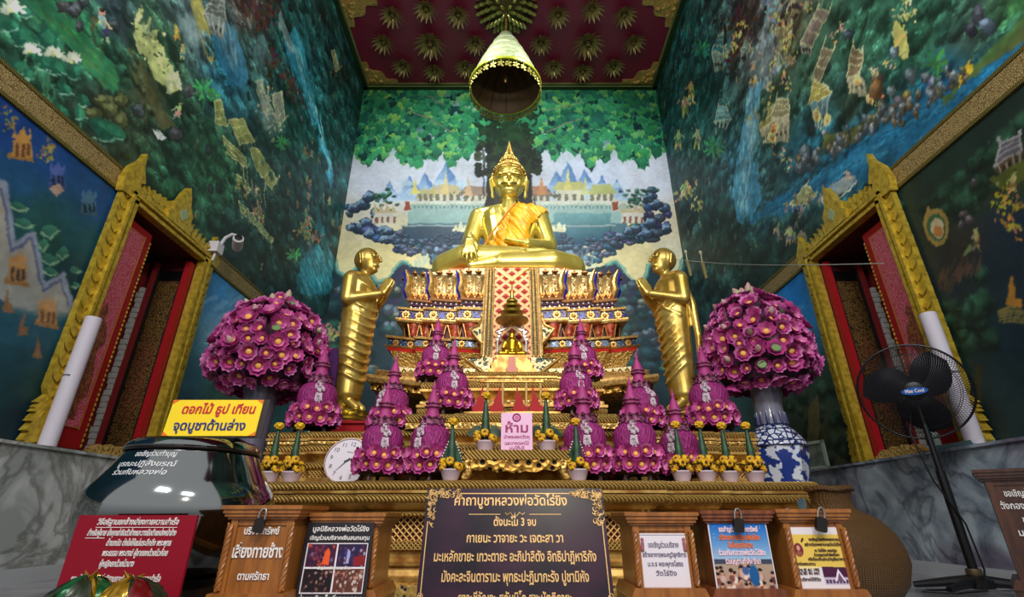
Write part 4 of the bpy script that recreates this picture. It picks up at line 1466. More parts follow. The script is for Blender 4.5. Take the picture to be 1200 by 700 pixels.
def window(name, XW, s, gap_mats):
    w = obj(name, None, None, (XW, 0, 0))
    w.empty_display_size = .1
    w['kind'] = 'structure'
    y0, y1, z0, z1 = WY0, WY1, ZM + .02, WZ1
    X = lambda d: s * d

    def bx(mb, d0, d1, ya, yb, za, zb):
        mb.box((s * (d0 + d1) / 2, (ya + yb) / 2, (za + zb) / 2), (abs(d1 - d0), yb - ya, zb - za))
    # reveals
    mb = MB()
    bx(mb, -.62, 0, y0 - .03, y0, z0, z1)
    bx(mb, -.62, 0, y1, y1 + .03, z0, z1)
    bx(mb, -.62, 0, y0 - .03, y1 + .03, z1, z1 + .03)
    mb.build('reveal', DARKRED, w)
    mb = MB()
    bx(mb, -.65, -.62, y0 - .03, y1 + .03, z0 - .1, z1 + .03)
    mb.build('light_block_panel', BLACKLAC, w)  # added behind the curtain to block light from outside
    mb = MB()
    bx(mb, -.62, .05, y0 - .02, y1 + .02, z0 - .03, z0 + .02)
    mb.build('window_sill', BLACKLAC, w)
    # stepped gold mouldings
    mb = MB()
    for d, o0, o1 in ((.075, .0, .03), (.055, .03, .055), (.085, .055, .08), (.045, .08, .115)):
        bx(mb, 0, d, y0 - o1, y0 - o0, z0 - .02, z1 + o1)
        bx(mb, 0, d, y1 + o0, y1 + o1, z0 - .02, z1 + o1)
        bx(mb, 0, d, y0 - o1, y1 + o1, z1 + o0, z1 + o1)
    mb.build('window_frame', GOLD_Y, w)
    # flame-leaf crest
    mb = MB()

    def leaf(P, oy, oz, ang, d0=.02, d1=.06):
        c, k = math.cos(ang), math.sin(ang)
        Q = [(oy + a * c - b * k, oz + a * k + b * c) for a, b in P]
        mb.prism(Q if s > 0 else Q[::-1], s * d0, s * d1, 'x')
    n = 16
    for k in range(n):
        z = z0 + .32 + (z1 - z0 - .30) * k / (n - 1)
        leaf(kranok(.15, .062, .5), y0 - .085, z, PI * .26)
        leaf([(-a, b) for a, b in kranok(.15, .062, .5)][::-1], y1 + .085, z, -PI * .26)
    n = 7
    for k in range(n):
        t = (k + .3) / n
        hh = .10 + .05 * t
        leaf([(-a, b) for a, b in kranok(hh * 1.1, .06, .5)][::-1], y0 + .48 * t, z1 + .10 + .02 * t, 0)
        leaf(kranok(hh * 1.1, .06, .5), y1 - .48 * t, z1 + .10 + .02 * t, 0)
    leaf(kranok(.42, .19, .12), y0 - .09, z1 + .02, .06, .02, .075)
    leaf([(-a, b) for a, b in kranok(.30, .19, .12)][::-1], y1 + .09, z1 + .02, -.06, .02, .075)
    ym = (y0 + y1) / 2
    leaf([(-.15, 0), (-.17, .08), (-.12, .12), (-.13, .18), (-.07, .24), (-.05, .32), (0, .42), (.05, .32), (.07, .24), (.13, .18), (.12, .12), (.17, .08), (.15, 0)], ym, z1 + .09, 0, .02, .085)
    for sg, yy in ((-1, y0 - .1), (1, y1 + .1)):
        for k in range(4):
            leaf([(sg * a, b) for a, b in kranok(.19 - .03 * k, .12, -.4)][::(1 if sg > 0 else -1)], yy + sg * .02, z0 + .02 + .07 * k, -sg * .25, .02, .07 - .005 * k)
    mb.build('crest', GOLD_Y, w)
    mb = MB()
    leaf([(-.05, 0), (0, .06), (.05, 0), (0, -.06)], ym, z1 + .22, 0, .08, .1)
    mb.build('crest_jewel', mat('pale_green_glass', (150, 170, 130), .2), w)
    # near shutter: red stile, pink figured panel
    ang = math.radians(1.5)
    sh = obj('shutter', None, w, (s * -.03, y0 + .01, 0), (0, 0, s * ang))
    mb = MB()
    mb.box((s * -.03, .18, (z0 + z1) / 2 - .02), (.05, .36, z1 - z0 - .08))
    mb.build('shutter_leaf', REDLAC, sh)
    mb = MB()
    mb.box((s * -.003, .155, (z0 + z1) / 2 + .02), (.008, .24, z1 - z0 - .30))
    mb.build('figured_panel', PINKPAT, sh)
    mb = MB()
    for yy in (.025, .285):
        mb.box((s * 0, yy, (z0 + z1) / 2 + .02), (.01, .008, z1 - z0 - .28))
    for zz in (z0 + .17, z1 - .13):
        mb.box((s * 0, .155, zz), (.01, .26, .008))
    mb.build('gilt_line', mat('gilt_line', (206, 130, 70), .4, .4), sh)
    # painted guardian figure low on the panel
    mb = MB()
    f = [(0, .9), (.03, .84), (.02, .78), (.07, .72), (.10, .6), (.06, .56), (.05, .5), (.09, .36), (.10, .2), (.05, .1), (.07, 0), (-.06, 0), (-.05, .1), (-.10, .22), (-.08, .38), (-.05, .5), (-.09, .58), (-.1, .68), (-.06, .74), (-.03, .8), (-.03, .85)]
    Q = [(.15 + a, z0 + .22 + b * .95) for a, b in f]
    mb.prism(Q if s > 0 else Q[::-1], s * .001, s * .006, 'x')
    mb.build('guardian_painting', mat('ochre_figure_paint', (158, 96, 52), .5, .1, .2, 50, color2=(110, 50, 40)), sh)
    mb = MB()
    for k in range(46):
        mb.ball((s * -.01, .365, z0 + .06 + k * (z1 - z0 - .2) / 45), (.012, .012, .017), 6, 4)
    mb.build('bead_moulding', GOLD_Y, sh)
    # far shutter folded back against the far reveal: gold figures on black lacquer
    sh = obj('shutter', None, w, (0, y1 - .012, 0))
    mb = MB()
    mb.box((s * -.175, -.02, (z0 + z1) / 2 - .06), (.27, .04, z1 - z0 - .16))
    mb.build('shutter_leaf', BLACKLAC, sh)
    mb = MB()
    mb.box((s * -.175, -.043, (z0 + z1) / 2 - .08), (.19, .008, z1 - z0 - .34))
    mb.build('lacquer_picture', LACGOLD, sh)
    mb = MB()
    mb.box((s * -.03, -.03, (z0 + z1) / 2 - .03), (.05, .06, z1 - z0 - .04))
    mb.build('edge_strip', REDLAC, sh)
    mb = MB()
    mb.box((s * -.175, -.05, z1 - .26), (.19, .006, .012))
    mb.box((s * -.175, -.05, z0 + .12), (.19, .006, .012))
    Q = [(a + s * -.175, z0 + .3 + b * .9) for a, b in [(q[0] * .8, q[1]) for q in f]]
    mb.prism(Q, -.048, -.052, 'y')
    mb.build('gilt_figure', mat('dull_gilt_figure', (134, 84, 46), .5, .4, .3, 60, color2=(70, 40, 24)), sh)
    # cloth hanging in the gap
    mb = MB()
    n = 24
    V, F = [], []
    for k in range(n + 1):
        t = k / n
        for z in (z0 + .01, z1 - .02):
            V.append((s * (-.56 + .02 * math.sin(t * 30)), y0 + .15 + .7 * t, z))
    for k in range(n):
        F.append((2 * k, 2 * k + 2, 2 * k + 3, 2 * k + 1))
    mb.add(V, F)
    mb.build('curtain', gap_mats[0], w)
    mb = MB()
    n = 30
    for k in range(n):
        z = z0 + .05 + (z1 - z0 - .35) * k / n
        mb.box((s * (-.375 + .006 * math.sin(k * 1.3)), y1 - .07, z), (.05 + .012 * math.sin(k * 2.1), .05, (z1 - z0 - .35) / n * .9))
    mb.build('gathered_white_cloth', CLOTHW, w)
    mb = MB()
    mb.box((s * -.325, y1 - .06, (z0 + z1) / 2 - .02), (.03, .05, z1 - z0 - .08))
    mb.box((s * -.46, y1 - .06, (z0 + z1) / 2 - .02), (.09, .05, z1 - z0 - .08))
    mb.build('mullion', mat('brown_red_wood', (140, 34, 34), .5), w)
    # carved gilt piece on the sill
    mb = MB()
    P = [(y0 + .34, 0), (y0 + .34, .05)]
    for k in range(9):
        P.append((y0 + .36 + .055 * k, .07 + .03 * (k % 2) + .02 * math.sin(k * PI / 8)))
    P += [(y1 - .06, .05), (y1 - .06, 0)]
    mb.prism([(a, z0 - .03 + b) for a, b in P][::(-1 if s > 0 else 1)], s * .0, s * .06, 'x')
    mb.build('sill_carving', GOLD_C, w)
    return w


window('window_1', XL, 1, (mat('maroon_curtain', (84, 16, 34), .9),))
PURPLEC = mat('violet_curtain_light_dots', (84, 20, 84), .5, .2, .3, 46, 'voronoi', color2=(170, 130, 220), mix=(.05, .12))  # pale dots paint in the small lights on the curtain
w2 = window('window_2', XR, -1, (PURPLEC,))

# ------------------------------------------------------------------ things on the walls
for nm, X, y, z, lab in (('paper_tube', XL + .115, 3.20, ZM, 'white rolled paper tube standing on the ledge at the left window frame'),
                         ('paper_tube', XR - .115, 3.12, ZM, 'white rolled paper tube leaning by the right window, behind the fan')):
    t = thing(nm, lab, 'paper roll', (X, y, z + .019))
    mb = MB()
    mb.lathe([(.046, 0), (.049, .004), (.049, .866), (.046, .87), (.036, .87), (.034, .80)], 28, cap=True)
    mb.build('roll', mat('matt_white_paper', (206, 198, 206), .65), t)
    mb = MB()
    mb.box((.0, -.0494, .45), (.05, .002, .008))
    mb.build('grey_mark', mat('grey_print', (90, 90, 96), .6), t)
# security camera on the left window frame
t = thing('security_camera', 'white security camera on a bent arm beside the left window', 'camera', (XL + .07, 4.27, 2.80))
mb = MB()
mb.box((.02, 0, 0), (.10, .10, .11))
mb.build('junction_box', WHITE, t)
mb = MB()
mb.tube([(.06, 0, .04), (.09, .0, .12), (.15, -.0, .16), (.21, -.0, .14), (.23, 0, .09)], .016, 10)
mb.build('arm', WHITE, t)
mb = MB()
mb.lathe([(.0, -.09), (.045, -.09), (.05, -.06), (.05, .07), (.03, .085), (0, .085)], 18)
hd = mb.build('head', WHITE, t, loc=(.24, -.02, .05), rot=(math.radians(78), 0, .5))
mb = MB()
mb.lathe([(.0, .084), (.034, .084), (.036, .088), (.0, .092)], 16)
mb.build('lens', BLACKM, hd)
mb = MB()
mb.tube([(.03, 0, -.06), (.02, .0, -.13), (-.04, .0, -.15)], .012, 8)
mb.build('cable', WHITE, t)
# line across the right corner with hanging pendants
t = thing('hanging_wire', 'thin pale wire strung from the back corner to the right window', 'wire', (0, 0, 0))
A, B = atY(790, 304, 6.9), atX(1036, 309, XR - .1)
mb = MB()
pts = [A + (B - A) * (k / 12) - Vector((0, 0, .05 * math.sin(PI * k / 12))) for k in range(13)]
mb.tube(pts, .004, 6)
mb.build('wire', mat('pale_wire', (170, 170, 160), .5), t)
for k, q in ((.12, 'small gilt pendant on the wire, nearer the right standing disciple'), (.24, 'small gilt pendant on the wire, nearer the right window')):
    p = A + (B - A) * k - Vector((0, 0, .05 * math.sin(PI * k)))
    t = thing('hanging_pendant', q, 'ornament', p)
    mb = MB()
    mb.tube([(0, 0, .0), (0, 0, .15)], .008, 6)
    mb.ball((0, 0, .17), (.022, .014, .035), 8, 6)
    mb.build('clip', mat('ivory_clip', (180, 176, 140), .5), t, loc=(0, 0, -.02))
    mb = MB()
    mb.prism([(-.02, 0), (0, -.26), (.03, -.25), (.022, 0)], -.012, .012, 'y')
    mb.build('tail', mat('old_gilt_ribbon', (134, 122, 74), .6), t)
# small picture frame on the right ledge
t = thing('picture_frame', 'small pale picture frame on the right marble ledge behind the blue vase', 'picture frame', (XR - .09, 4.9, ZM + .018), rotz=-PI / 2 + .3)
mb = MB()
for c_, d_ in (((-.14, 0, .13), (.03, .02, .26)), ((.14, 0, .13), (.03, .02, .26)), ((0, 0, .015), (.31, .02, .03)), ((0, 0, .245), (.31, .02, .03))):
    mb.box(c_, d_)
mb.build('frame', mat('pale_green_frame', (150, 166, 150), .5), t)
mb = MB()
mb.box((0, .003, .13), (.26, .008, .2))
mb.build('picture', mat('faded_picture', (70, 84, 76), .6, 0, 0, 9, color2=(120, 130, 110)), t)

# ------------------------------------------------------------------ ceiling rosettes
ROS = mat('gilt_lotus_petal', (186, 168, 108), .32, .75)
ROSD = mat('gilt_lotus_core', (90, 78, 44), .5, .6)


def rosette_meshes():
    mb = MB()
    for tier, (n, L, el, r0) in enumerate(((15, .27, -.10, .03), (11, .21, -.5, .03), (7, .13, -1.0, .02))):
        for k in range(n):
            a = 2 * PI * (k + .5 * tier) / n
            d = Vector((math.cos(a) * math.cos(el), math.sin(a) * math.cos(el), math.sin(el)))
            b = Vector((math.cos(a) * r0, math.sin(a) * r0, -.05 - .02 * tier))
            mb.petal(b, d, (0, 0, -1), L, .044, .45, .35, 5)
    mb2 = MB()
    mb2.lathe([(.02, -.16), (.06, -.13), (.07, -.08), (.10, -.03), (.11, 0)], 14)
    return mb.mesh('petals', ROS), mb2.mesh('core', ROSD)


PM, CM = rosette_meshes()
rows = [('far row by the back wall', 79, [(472, 79), (509, 85), (545, 80), (649, 80), (683, 85), (719, 79)], 1.0),
        ('middle row', 51, [(449, 51), (504, 51), (557, 52), (634, 52), (689, 51), (743, 51)], 1.0),
        ('front row', 18, [(459, 19), (499, 12), (537, 19), (654, 19), (694, 12), (732, 19)], 1.0)]
ordn = ['leftmost', 'second from the left', 'third from the left', 'third from the right', 'second from the right', 'rightmost']
for rn, _, pts, sc in rows:
    for (x, y), nm in zip(pts, ordn):
        p = atZ(x, y, HC - .12)
        big = (x, y) in ((504, 51), (689, 51))
        t = thing('ceiling_rosette', '%sgilt ceiling rosette, %s in the %s' % ('large ' if big else '', nm, rn), 'ceiling ornament', (p.x, p.y, HC), group='gilt lotus rosettes on the ceiling')
        t.scale = (1.08,) * 3 if big else (.80,) * 3
        obj('petals', PM, t)
        obj('core', CM, t)
p = atZ(593, 10, HC - .1)
RX, RY = p.x, 5.72
t = thing('ceiling_rosette', 'largest gilt lotus rosette of bulb-like buds above the hanging umbrella', 'ceiling ornament', (RX, RY, HC), group='gilt lotus rosettes on the ceiling')
mb = MB()
for tier, (n, R, z) in enumerate(((22, .50, -.05), (18, .42, -.10), (14, .33, -.15), (10, .23, -.19), (6, .12, -.22))):
    for k in range(n):
        a = 2 * PI * (k + .5 * (tier % 2)) / n
        d = Vector((math.cos(a), math.sin(a), -.5)).normalized()
        c_ = Vector((RX * 0 + R * math.cos(a), R * math.sin(a), z))
        mb.tube([c_ - d * .09, c_ - d * .05, c_, c_ + d * .045, c_ + d * .06], [.01, .022, .034, .024, .004], 8)
mb.build('buds', mat('green_gilt_bud', (176, 178, 92), .3, .65), t)
mb = MB()
mb.lathe([(.05, -.2), (.16, -.17), (.3, -.1), (.42, -.03), (.44, 0)], 24)
mb.build('core', ROSD, t)

# ------------------------------------------------------------------ hanging tiered umbrella
UZ = 6.52
t = thing('ceremonial_umbrella', 'pale bell-shaped ceremonial umbrella with gilt rim hanging from the ceiling', 'umbrella', (RX, RY, UZ))
CAN = mat('pale_green_silk', (172, 180, 138), .5, .25, .35, 14, color2=(120, 132, 92), stretch=(1, 1, 3))
prof = [(.555, 0), (.56, .02), (.535, .07), (.505, .16), (.485, .20), (.49, .225), (.445, .35), (.405, .43), (.41, .455), (.355, .58), (.315, .66), (.32, .685), (.255, .82), (.22, .89), (.225, .915), (.165, 1.03), (.125, 1.10), (.115, 1.15), (.06, 1.21), (.0, 1.23)]
inner = [(.54, .0), (.515, .06), (.46, .2), (.33, .46), (.16, .70), (.03, .78), (0, .78)]
mb = MB()
mb.lathe(prof, 40, cap=False)
mb.build('canopy', CAN, t)
mb = MB()
mb.lathe(inner, 40, cap=False)
mb.build('lining', mat('brown_lining', (88, 66, 34), .7), t)
mb = MB()
mb.lathe([(.535, -.012), (.565, -.012), (.57, .02), (.562, .036), (.55, .03), (.54, .0)], 40, cap=False)
mb.build('rim', mat('yellow_green_gilt', (176, 182, 44), .35, .5), t)
for k in range(12):
    a = 2 * PI * k / 12
    mb = MB()
    mb.tube([(math.cos(a) * r, math.sin(a) * r, z) for r, z in ((.525, .02), (.45, .17), (.31, .44), (.06, .72))], .009, 6)
    mb.build('rib', mat('dark_rib', (60, 46, 26), .5), t)
mb = MB()
mb.lathe([(0, .1), (.02, .12), (.035, .2), (.025, .3), (.02, .76)], 12)
mb.build('central_pole', GOLD, t)
pend = MB()
pend.tube([(0, 0, 0), (0, 0, -.06)], .004, 5)
for dx, dz in ((-.03, -.07), (.03, -.075), (0, -.11), (-.035, -.12), (.02, -.14)):
    pend.ball((dx, 0, dz), (.02, .012, .022), 6, 5)
    pend.tube([(0, 0, -.05), (dx, 0, dz)], .004, 4)
PMESH = pend.mesh('pendant', mat('gilt_pendant', (150, 140, 64), .4, .6))
for k in range(30):
    a = 2 * PI * k / 30
    obj('pendant', PMESH, t, (math.cos(a) * .55, math.sin(a) * .55, -.01), (0, 0, a + PI / 2))
mb = MB()
mb.tube([(0, 0, 1.20), (0, 0, HC - UZ - .2)], .012, 8)
for k in range(4):
    mb.ball((0, 0, 1.26 + .1 * k), (.022, .022, .03), 8, 6)
mb.build('hanging_rod', GOLD, t)
# ------------------------------------------------------------------ altar
def halfround(o, z0, z1, n=4, out=.02):
    zc, r = (z0 + z1) / 2, (z1 - z0) / 2
    return [(o + out * math.cos(-PI / 2 + PI * k / n), zc + r * math.sin(-PI / 2 + PI * k / n)) for k in range(n + 1)]


def band(name, plan, prof, m, parent, sag=0.0, x2=.7, smooth=30):
    mb = MB()
    sweep(mb, plan, prof, sag, x2)
    return mb.build(name, m, parent, smooth)


def along(plan, step, front_only=False, off=0.0, inset=0.0):
    """points with outward direction, evenly spaced along a plan outline (back edge left out)"""
    out = []
    n = len(plan)
    for i in range(n):
        a, b = Vector(plan[i]), Vector(plan[(i + 1) % n])
        d = b - a
        L = d.length
        if L < 1e-6:
            continue
        d /= L
        nn = Vector((d.y, -d.x))
        if nn.y > .5 or (front_only and nn.y > -.5):
            continue
        k = max(1, int(round((L - inset) / step)))
        for t in range(k):
            p = a + d * (L * (t + .5) / k) + nn * off
            out.append((p, nn, d, L / k))
    return out


AZ = 0.53
a_hw, a_yf = [.41, .80, 1.15, 1.62, 2.08], [2.70, 2.735, 2.775, 2.82, 3.34]
plan = redent(a_hw, a_yf, 6.7)
altar = thing('altar_table', 'wide gilded altar with stepped front of braided mouldings, bearing pots, clock and flowers', 'altar', (0, 0, 0))
GPL = mat('plain_old_gold', (206, 168, 92), .38, .6, .2, 12, color2=(160, 110, 48))
LATT = mat('gold_lattice_on_red', (214, 172, 100), .42, .55, .8, 13, 'lattice', color2=(84, 26, 16), mix=(.72, .86), dist=.01)
ZIG = mat('gold_zigzag_band', (226, 186, 104), .4, .6, 1.0, 20, 'lattice', color2=(150, 100, 40), mix=(.4, .8), dist=.01)


def braid(name, z0, z1, o, parent=altar, pl=plan, m=GOLD_Z, out=.018, sag=0.0):
    return band(name, pl, [(o - .05, z0)] + halfround(o, z0, z1, 5, out) + [(o - .05, z1)], m, parent, sag)


band('table_slab', plan, [(-.03, .43), (-.03, AZ - .002)], GPL, altar)
braid('braided_moulding', AZ - .045, AZ, 0)
band('fillet', plan, [(-.06, AZ - .062), (.004, AZ - .060), (.004, AZ - .046), (-.06, AZ - .046)], GPL, altar)
braid('braided_moulding', AZ - .105, AZ - .062, -.012)
band('cove', plan, [(-.09, .375), (-.075, .38), (-.05, .40), (-.03, .427), (-.03, .43)], GPL, altar)
braid('braided_moulding', .357, .382, -.045)
band('lattice_frieze', plan, [(-.085, .24), (-.085, .36)], LATT, altar)
band('zigzag_band', plan, [(-.08, .198), (-.055, .205), (-.05, .24), (-.08, .245)], ZIG, altar)
band('base_moulding', plan, [(-.03, .05), (-.03, .085), (-.05, .09), (-.06, .125), (-.035, .135), (-.035, .15), (-.08, .16), (-.08, .20)], GPL, altar)
band('foot', plan, [(0, 0), (0, .055), (-.03, .06)], mat('gem_band', (206, 168, 90), .35, .6, .6, 34, 'voronoi', color2=(40, 44, 66), mix=(.2, .34)), altar)

# ---- stepped platform behind the pots
steps = thing('altar_steps', 'tall gilded stepped platform on the altar, carrying the lotus cones and two standing statues', 'platform', (0, 0, AZ))
steps_z = AZ
S1 = .86
pl1 = redent([.95, 1.30, 1.58], [3.20, 3.235, 3.27], 6.6)


def sb(name, pl, z0, z1, m, prof=None):
    return band(name, pl, [(o, z - AZ) for o, z in prof], m, steps)


def stack(pl, z0, z1, kinds, parent=steps, zoff=AZ, sag=0.0):
    """a run of mouldings filling z0..z1; kinds: letters b braid, f fillet, c cove, p plain, m bead"""
    wsum = sum({'b': 1.0, 'f': .35, 'c': 1.2, 'p': .9, 'm': .7, 'z': 1.2}[k] for k in kinds)
    z = z0
    for k in kinds:
        h = (z1 - z0) * {'b': 1.0, 'f': .35, 'c': 1.2, 'p': .9, 'm': .7, 'z': 1.2}[k] / wsum
        a, b = z - zoff, z + h - zoff
        if k == 'b':
            band('braided_moulding', pl, [(-.06, a)] + halfround(-.012, a, b, 5, .014) + [(-.06, b)], GOLD_Z, parent, sag)
        elif k == 'm':
            band('beaded_moulding', pl, [(-.06, a)] + halfround(-.012, a, b, 5, .012) + [(-.06, b)], GOLD_C, parent, sag)
        elif k == 'f':
            band('fillet', pl, [(-.06, a), (.006, a), (.006, b), (-.06, b)], GPL, parent, sag)
        elif k == 'c':
            band('cove', pl, [(-.05, a), (-.04, a + h * .3), (-.02, a + h * .7), (.0, b)], GPL, parent, sag)
        elif k == 'z':
            band('zigzag_band', pl, [(-.03, a), (-.02, b)], ZIG, parent, sag)
        else:
            band('plain_band', pl, [(-.03, a), (-.03, b)], GPL, parent, sag)
        z += h


stack(pl1, AZ, S1, 'fpzbcfbmfb')
band('step_top', pl1, [(-.03, S1 - AZ - .03), (-.03, S1 - AZ)], GPL, steps)
# middle stair
stair = thing('altar_stair', 'narrow gilded stair of braided mouldings rising to the miniature shrine', 'platform', (0, 0, S1))
for hw, yf, z0, z1, kinds in ((.74, 3.05, AZ, .66, 'fcb'), (.72, 3.09, .66, .76, 'pmb'), (.71, 3.13, .76, S1 - .002, 'cb'), (.70, 3.25, S1, .98, 'fmb'), (.69, 3.55, .98, 1.10, 'pbf'), (.68, 3.585, 1.10, 1.28, 'mcfb'), (.66, 3.90, 1.28, 1.44, 'mcmfb')):
    low = z1 < S1
    p_ = redent([hw * .55, hw], [yf, yf + .03], 3.195 if low else 4.13)
    par, zo = (steps, AZ) if low else (stair, S1)
    stack(p_, z0, z1, kinds, par, zo)
    band('step_top', p_, [(-.02, z1 - zo - .03), (-.02, z1 - zo - .001)], GPL, par)

# ---- lotus throne
throne = thing('buddha_throne', 'tall tiered throne of gold, red and blue glass bands under the seated golden Buddha', 'throne', (0, 0, S1))
TZ = S1
SAG = .055
WHITEGEM = mat('white_mirror_glass', (214, 214, 210), .15, .3)
BLUEGEM = mat('deep_blue_glass', (38, 44, 160), .15, .2, coat=.4)
TEALGEM = mat('teal_blue_glass', (28, 92, 150), .15, .2, coat=.4)
GOLDL = mat('pale_gold_leaf', (230, 190, 116), .34, .75, .25, 30, color2=(196, 146, 74))
PURP = mat('dark_purple_lacquer', (60, 16, 56), .4)
REDOR = mat('orange_red_lacquer', (178, 78, 40), .4, .2, .2, 26, color2=(120, 30, 22))
REDLINE = mat('vermilion_line', (190, 40, 34), .4)


def tp(hw, yf, d=.07, fr=(.46, .76, 1.0), yb=6.35, seg=.16):
    return redent([hw * f for f in fr], [yf, yf + d, yf + 2 * d], yb, seg)


def zz(z):
    return float(np.interp(z, [1.40, 1.60, 1.655, 1.80, 1.95, 1.99, 2.19, 2.33, 2.36, 2.46, 2.50, 2.54, 2.86, 2.90], [1.40, 1.60, 1.655, 1.795, 1.925, 1.96, 2.155, 2.295, 2.32, 2.415, 2.455, 2.49, 2.765, 2.79]))


def tier(name, hw, yf, prof, m, fr=(.46, .76, 1.0)):
    return band(name, tp(hw, yf), [(o, zz(z) - TZ) for o, z in prof], m, throne, SAG)


def zsag(x):
    return SAG * (x * x - .7)


def gems(name, hw, yf, z, h, step, mats, style, off=0.0):
    """one row of inlay along a tier"""
    h = h * (zz(z + .02) - zz(z - .02)) / .04
    z = zz(z)
    mb = MB()
    for p, nn, d, w in along(redent([hw * f for f in (.46, .76, 1.0)], [yf, yf + .07, yf + .14], 6.35), step, off=off):
        T = Matrix.Translation((p.x, p.y, z - TZ + zsag(p.x))) @ Matrix(((d.x, nn.x, 0, 0), (d.y, nn.y, 0, 0), (0, 0, 1, 0), (0, 0, 0, 1)))
        mb.T = T
        style(mb, w, h)
    mb.T = Matrix.Identity(4)
    return mb.build(name, mats, throne, 40)


def st_flower(mb, w, h):
    mb.m = 0
    for k in range(8):
        a = 2 * PI * k / 8
        mb.ball((.30 * h * math.cos(a), .006, .30 * h * math.sin(a)), (.17 * h, .012, .17 * h), 6, 4)
    mb.ball((0, .012, 0), (.17 * h, .016, .17 * h), 8, 5)
    mb.m = 1
    for sx in (-1, 1):
        for sz in (-1, 1):
            mb.prism([(sx * (w * .5), 0), (sx * (w * .5), sz * h * .12), (sx * (w * .5 - h * .42), sz * h * .44), (sx * (w * .5 - h * .46), sz * h * .40)][::(-1 if sx * sz > 0 else 1)], 0, .006, 'y')
    mb.m = 2
    for sx in (-1, 1):
        for sz in (-1, 1):
            mb.ball((sx * w * .36, .006, sz * h * .3), (.09 * h, .01, .09 * h), 6, 4)


def st_dots(mb, w, h):
    mb.ball((0, .004, 0), (h * .4, .01, h * .4), 8, 5)


def st_white(mb, w, h):
    mb.m = 0
    mb.prism([(-w * .42, -h * .4), (w * .42, -h * .4), (w * .3, h * .4), (-w * .3, h * .4)], 0, .008, 'y')
    mb.m = 1
    for s_ in (-1, 0, 1):
        mb.ball((s_ * w * .2, .01, (-.12 if s_ else .14) * h), (h * .16, .01, h * .22), 6, 4)
    mb.m = 2
    mb.prism([(w * .44, -h * .5), (w * .56, -h * .5), (w * .56, h * .5), (w * .44, h * .5)], 0, .014, 'y')


def st_bracket(mb, w, h):
    """upturned red petal bracket"""
    mb.m = 0
    P = [(-w * .22, -h * .5), (w * .22, -h * .5), (w * .46, h * .5), (-w * .46, h * .5)]
    n = 6
    V, F = [], []
    for j in range(n + 1):
        t = j / n
        for i in range(5):
            s_ = -1 + i * .5
            V.append((s_ * (w * .22 + w * .25 * t ** 1.3), .02 + .03 * t + .035 * (1 - s_ * s_) * (1 - .3 * t), -h * .5 + h * t))
    for j in range(n):
        for i in range(4):
            F.append((j * 5 + i + 1, j * 5 + i, (j + 1) * 5 + i, (j + 1) * 5 + i + 1))
    mb.add(V, F)
    mb.m = 1
    for s_ in (-1, 1):
        mb.tube([(s_ * (w * .22 + w * .25 * (j / n) ** 1.3), .022 + .03 * j / n, -h * .5 + h * j / n) for j in range(n + 1)], .006, 5)
    mb.ball((0, .055, .1 * h), (w * .1, .012, h * .18), 6, 5)


def st_petal(mb, w, h):
    """tall lotus petal of the throne's crown, mirrored front and gilt rim"""
    n = 7
    V, F = [], []
    for j in range(n + 1):
        t = j / n
        wd = w * (.45 + .05 * math.sin(PI * t)) if t < .86 else w * .45 * (1 - (t - .86) / .16)
        y = .012 + .05 * (t ** 2.2) - .012 * math.sin(PI * t)
        for i in range(5):
            s_ = -1 + i * .5
            V.append((s_ * wd, y + .03 * (1 - s_ * s_), -h * .5 + h * .90 * t))
    for j in range(n):
        for i in range(4):
            F.append((j * 5 + i + 1, j * 5 + i, (j + 1) * 5 + i, (j + 1) * 5 + i + 1))
    mb.m = 0
    mb.add(V, F)
    mb.m = 1
    for s_ in (0, 4):
        mb.tube([V[j * 5 + s_] for j in range(n + 1)], .011, 5)
    top = V[n * 5 + 2]
    mb.m = 2
    mb.ball((0, top[1] + .01, -h * .5 + h * .87), (w * .36, .03, h * .07), 8, 5)
    mb.tube([(0, top[1] + .01, h * .36), (0, top[1] + .02, h * .5)], [.022, .003], 6)
    for k in range(2):
        mb.ball((0, .044 + .03 * (k / 3) ** 2, -h * .26 + h * .30 * k), (w * .12, .010, h * .10), 6, 4)


def st_fringe(mb, w, h):
    mb.prism([(-w * .48, h * .5), (0, -h * .5), (w * .48, h * .5)][::-1], 0, .02, 'y')
    mb.ball((0, .02, h * .1), (w * .2, .014, h * .25), 6, 4)


# base below the fretwork
stack(tp(1.42, 4.36, .05), S1, 1.18, 'fpmbcfbmb', throne, TZ)
tier('fretwork_panel', 1.34, 4.46, [(0, 1.17), (0, 1.46)], GOLD_D)
tier('gold_ledge', 1.36, 4.42, [(-.05, 1.45), (.02, 1.46), (.03, 1.50), (.02, 1.53), (-.02, 1.54)], GOLDL)
tier('gold_ledge', 1.28, 4.45, [(-.05, 1.53), (.02, 1.54), (.03, 1.58), (.0, 1.60), (-.06, 1.61)], GOLDL)
tier('glass_band', 1.15, 4.5, [(0, 1.60), (0, 1.66)], WHITEGEM)
gems('green_glass_inlay', 1.15, 4.5, 1.63, .06, .075, [GOLDL, mat('green_glass', (60, 100, 84), .2), GOLDL], st_white)
tier('carved_panel', 1.10, 4.52, [(0, 1.655), (.09, 1.80)], GOLD_C)
tier('vermilion_line', 1.19, 4.46, [(-.05, 1.79), (.02, 1.80), (.03, 1.825), (.02, 1.84)], REDLINE)
tier('gold_ledge', 1.21, 4.45, [(-.05, 1.835), (.02, 1.84), (.035, 1.855), (.02, 1.865), (-.02, 1.87)], GOLDL)
tier('blue_field', 1.215, 4.46, [(0, 1.86), (0, 1.95)], mat('navy_field', (24, 34, 66), .3))
gems('teal_glass_inlay', 1.215, 4.46, 1.905, .088, .15, [GOLDL, TEALGEM, WHITEGEM], st_flower)
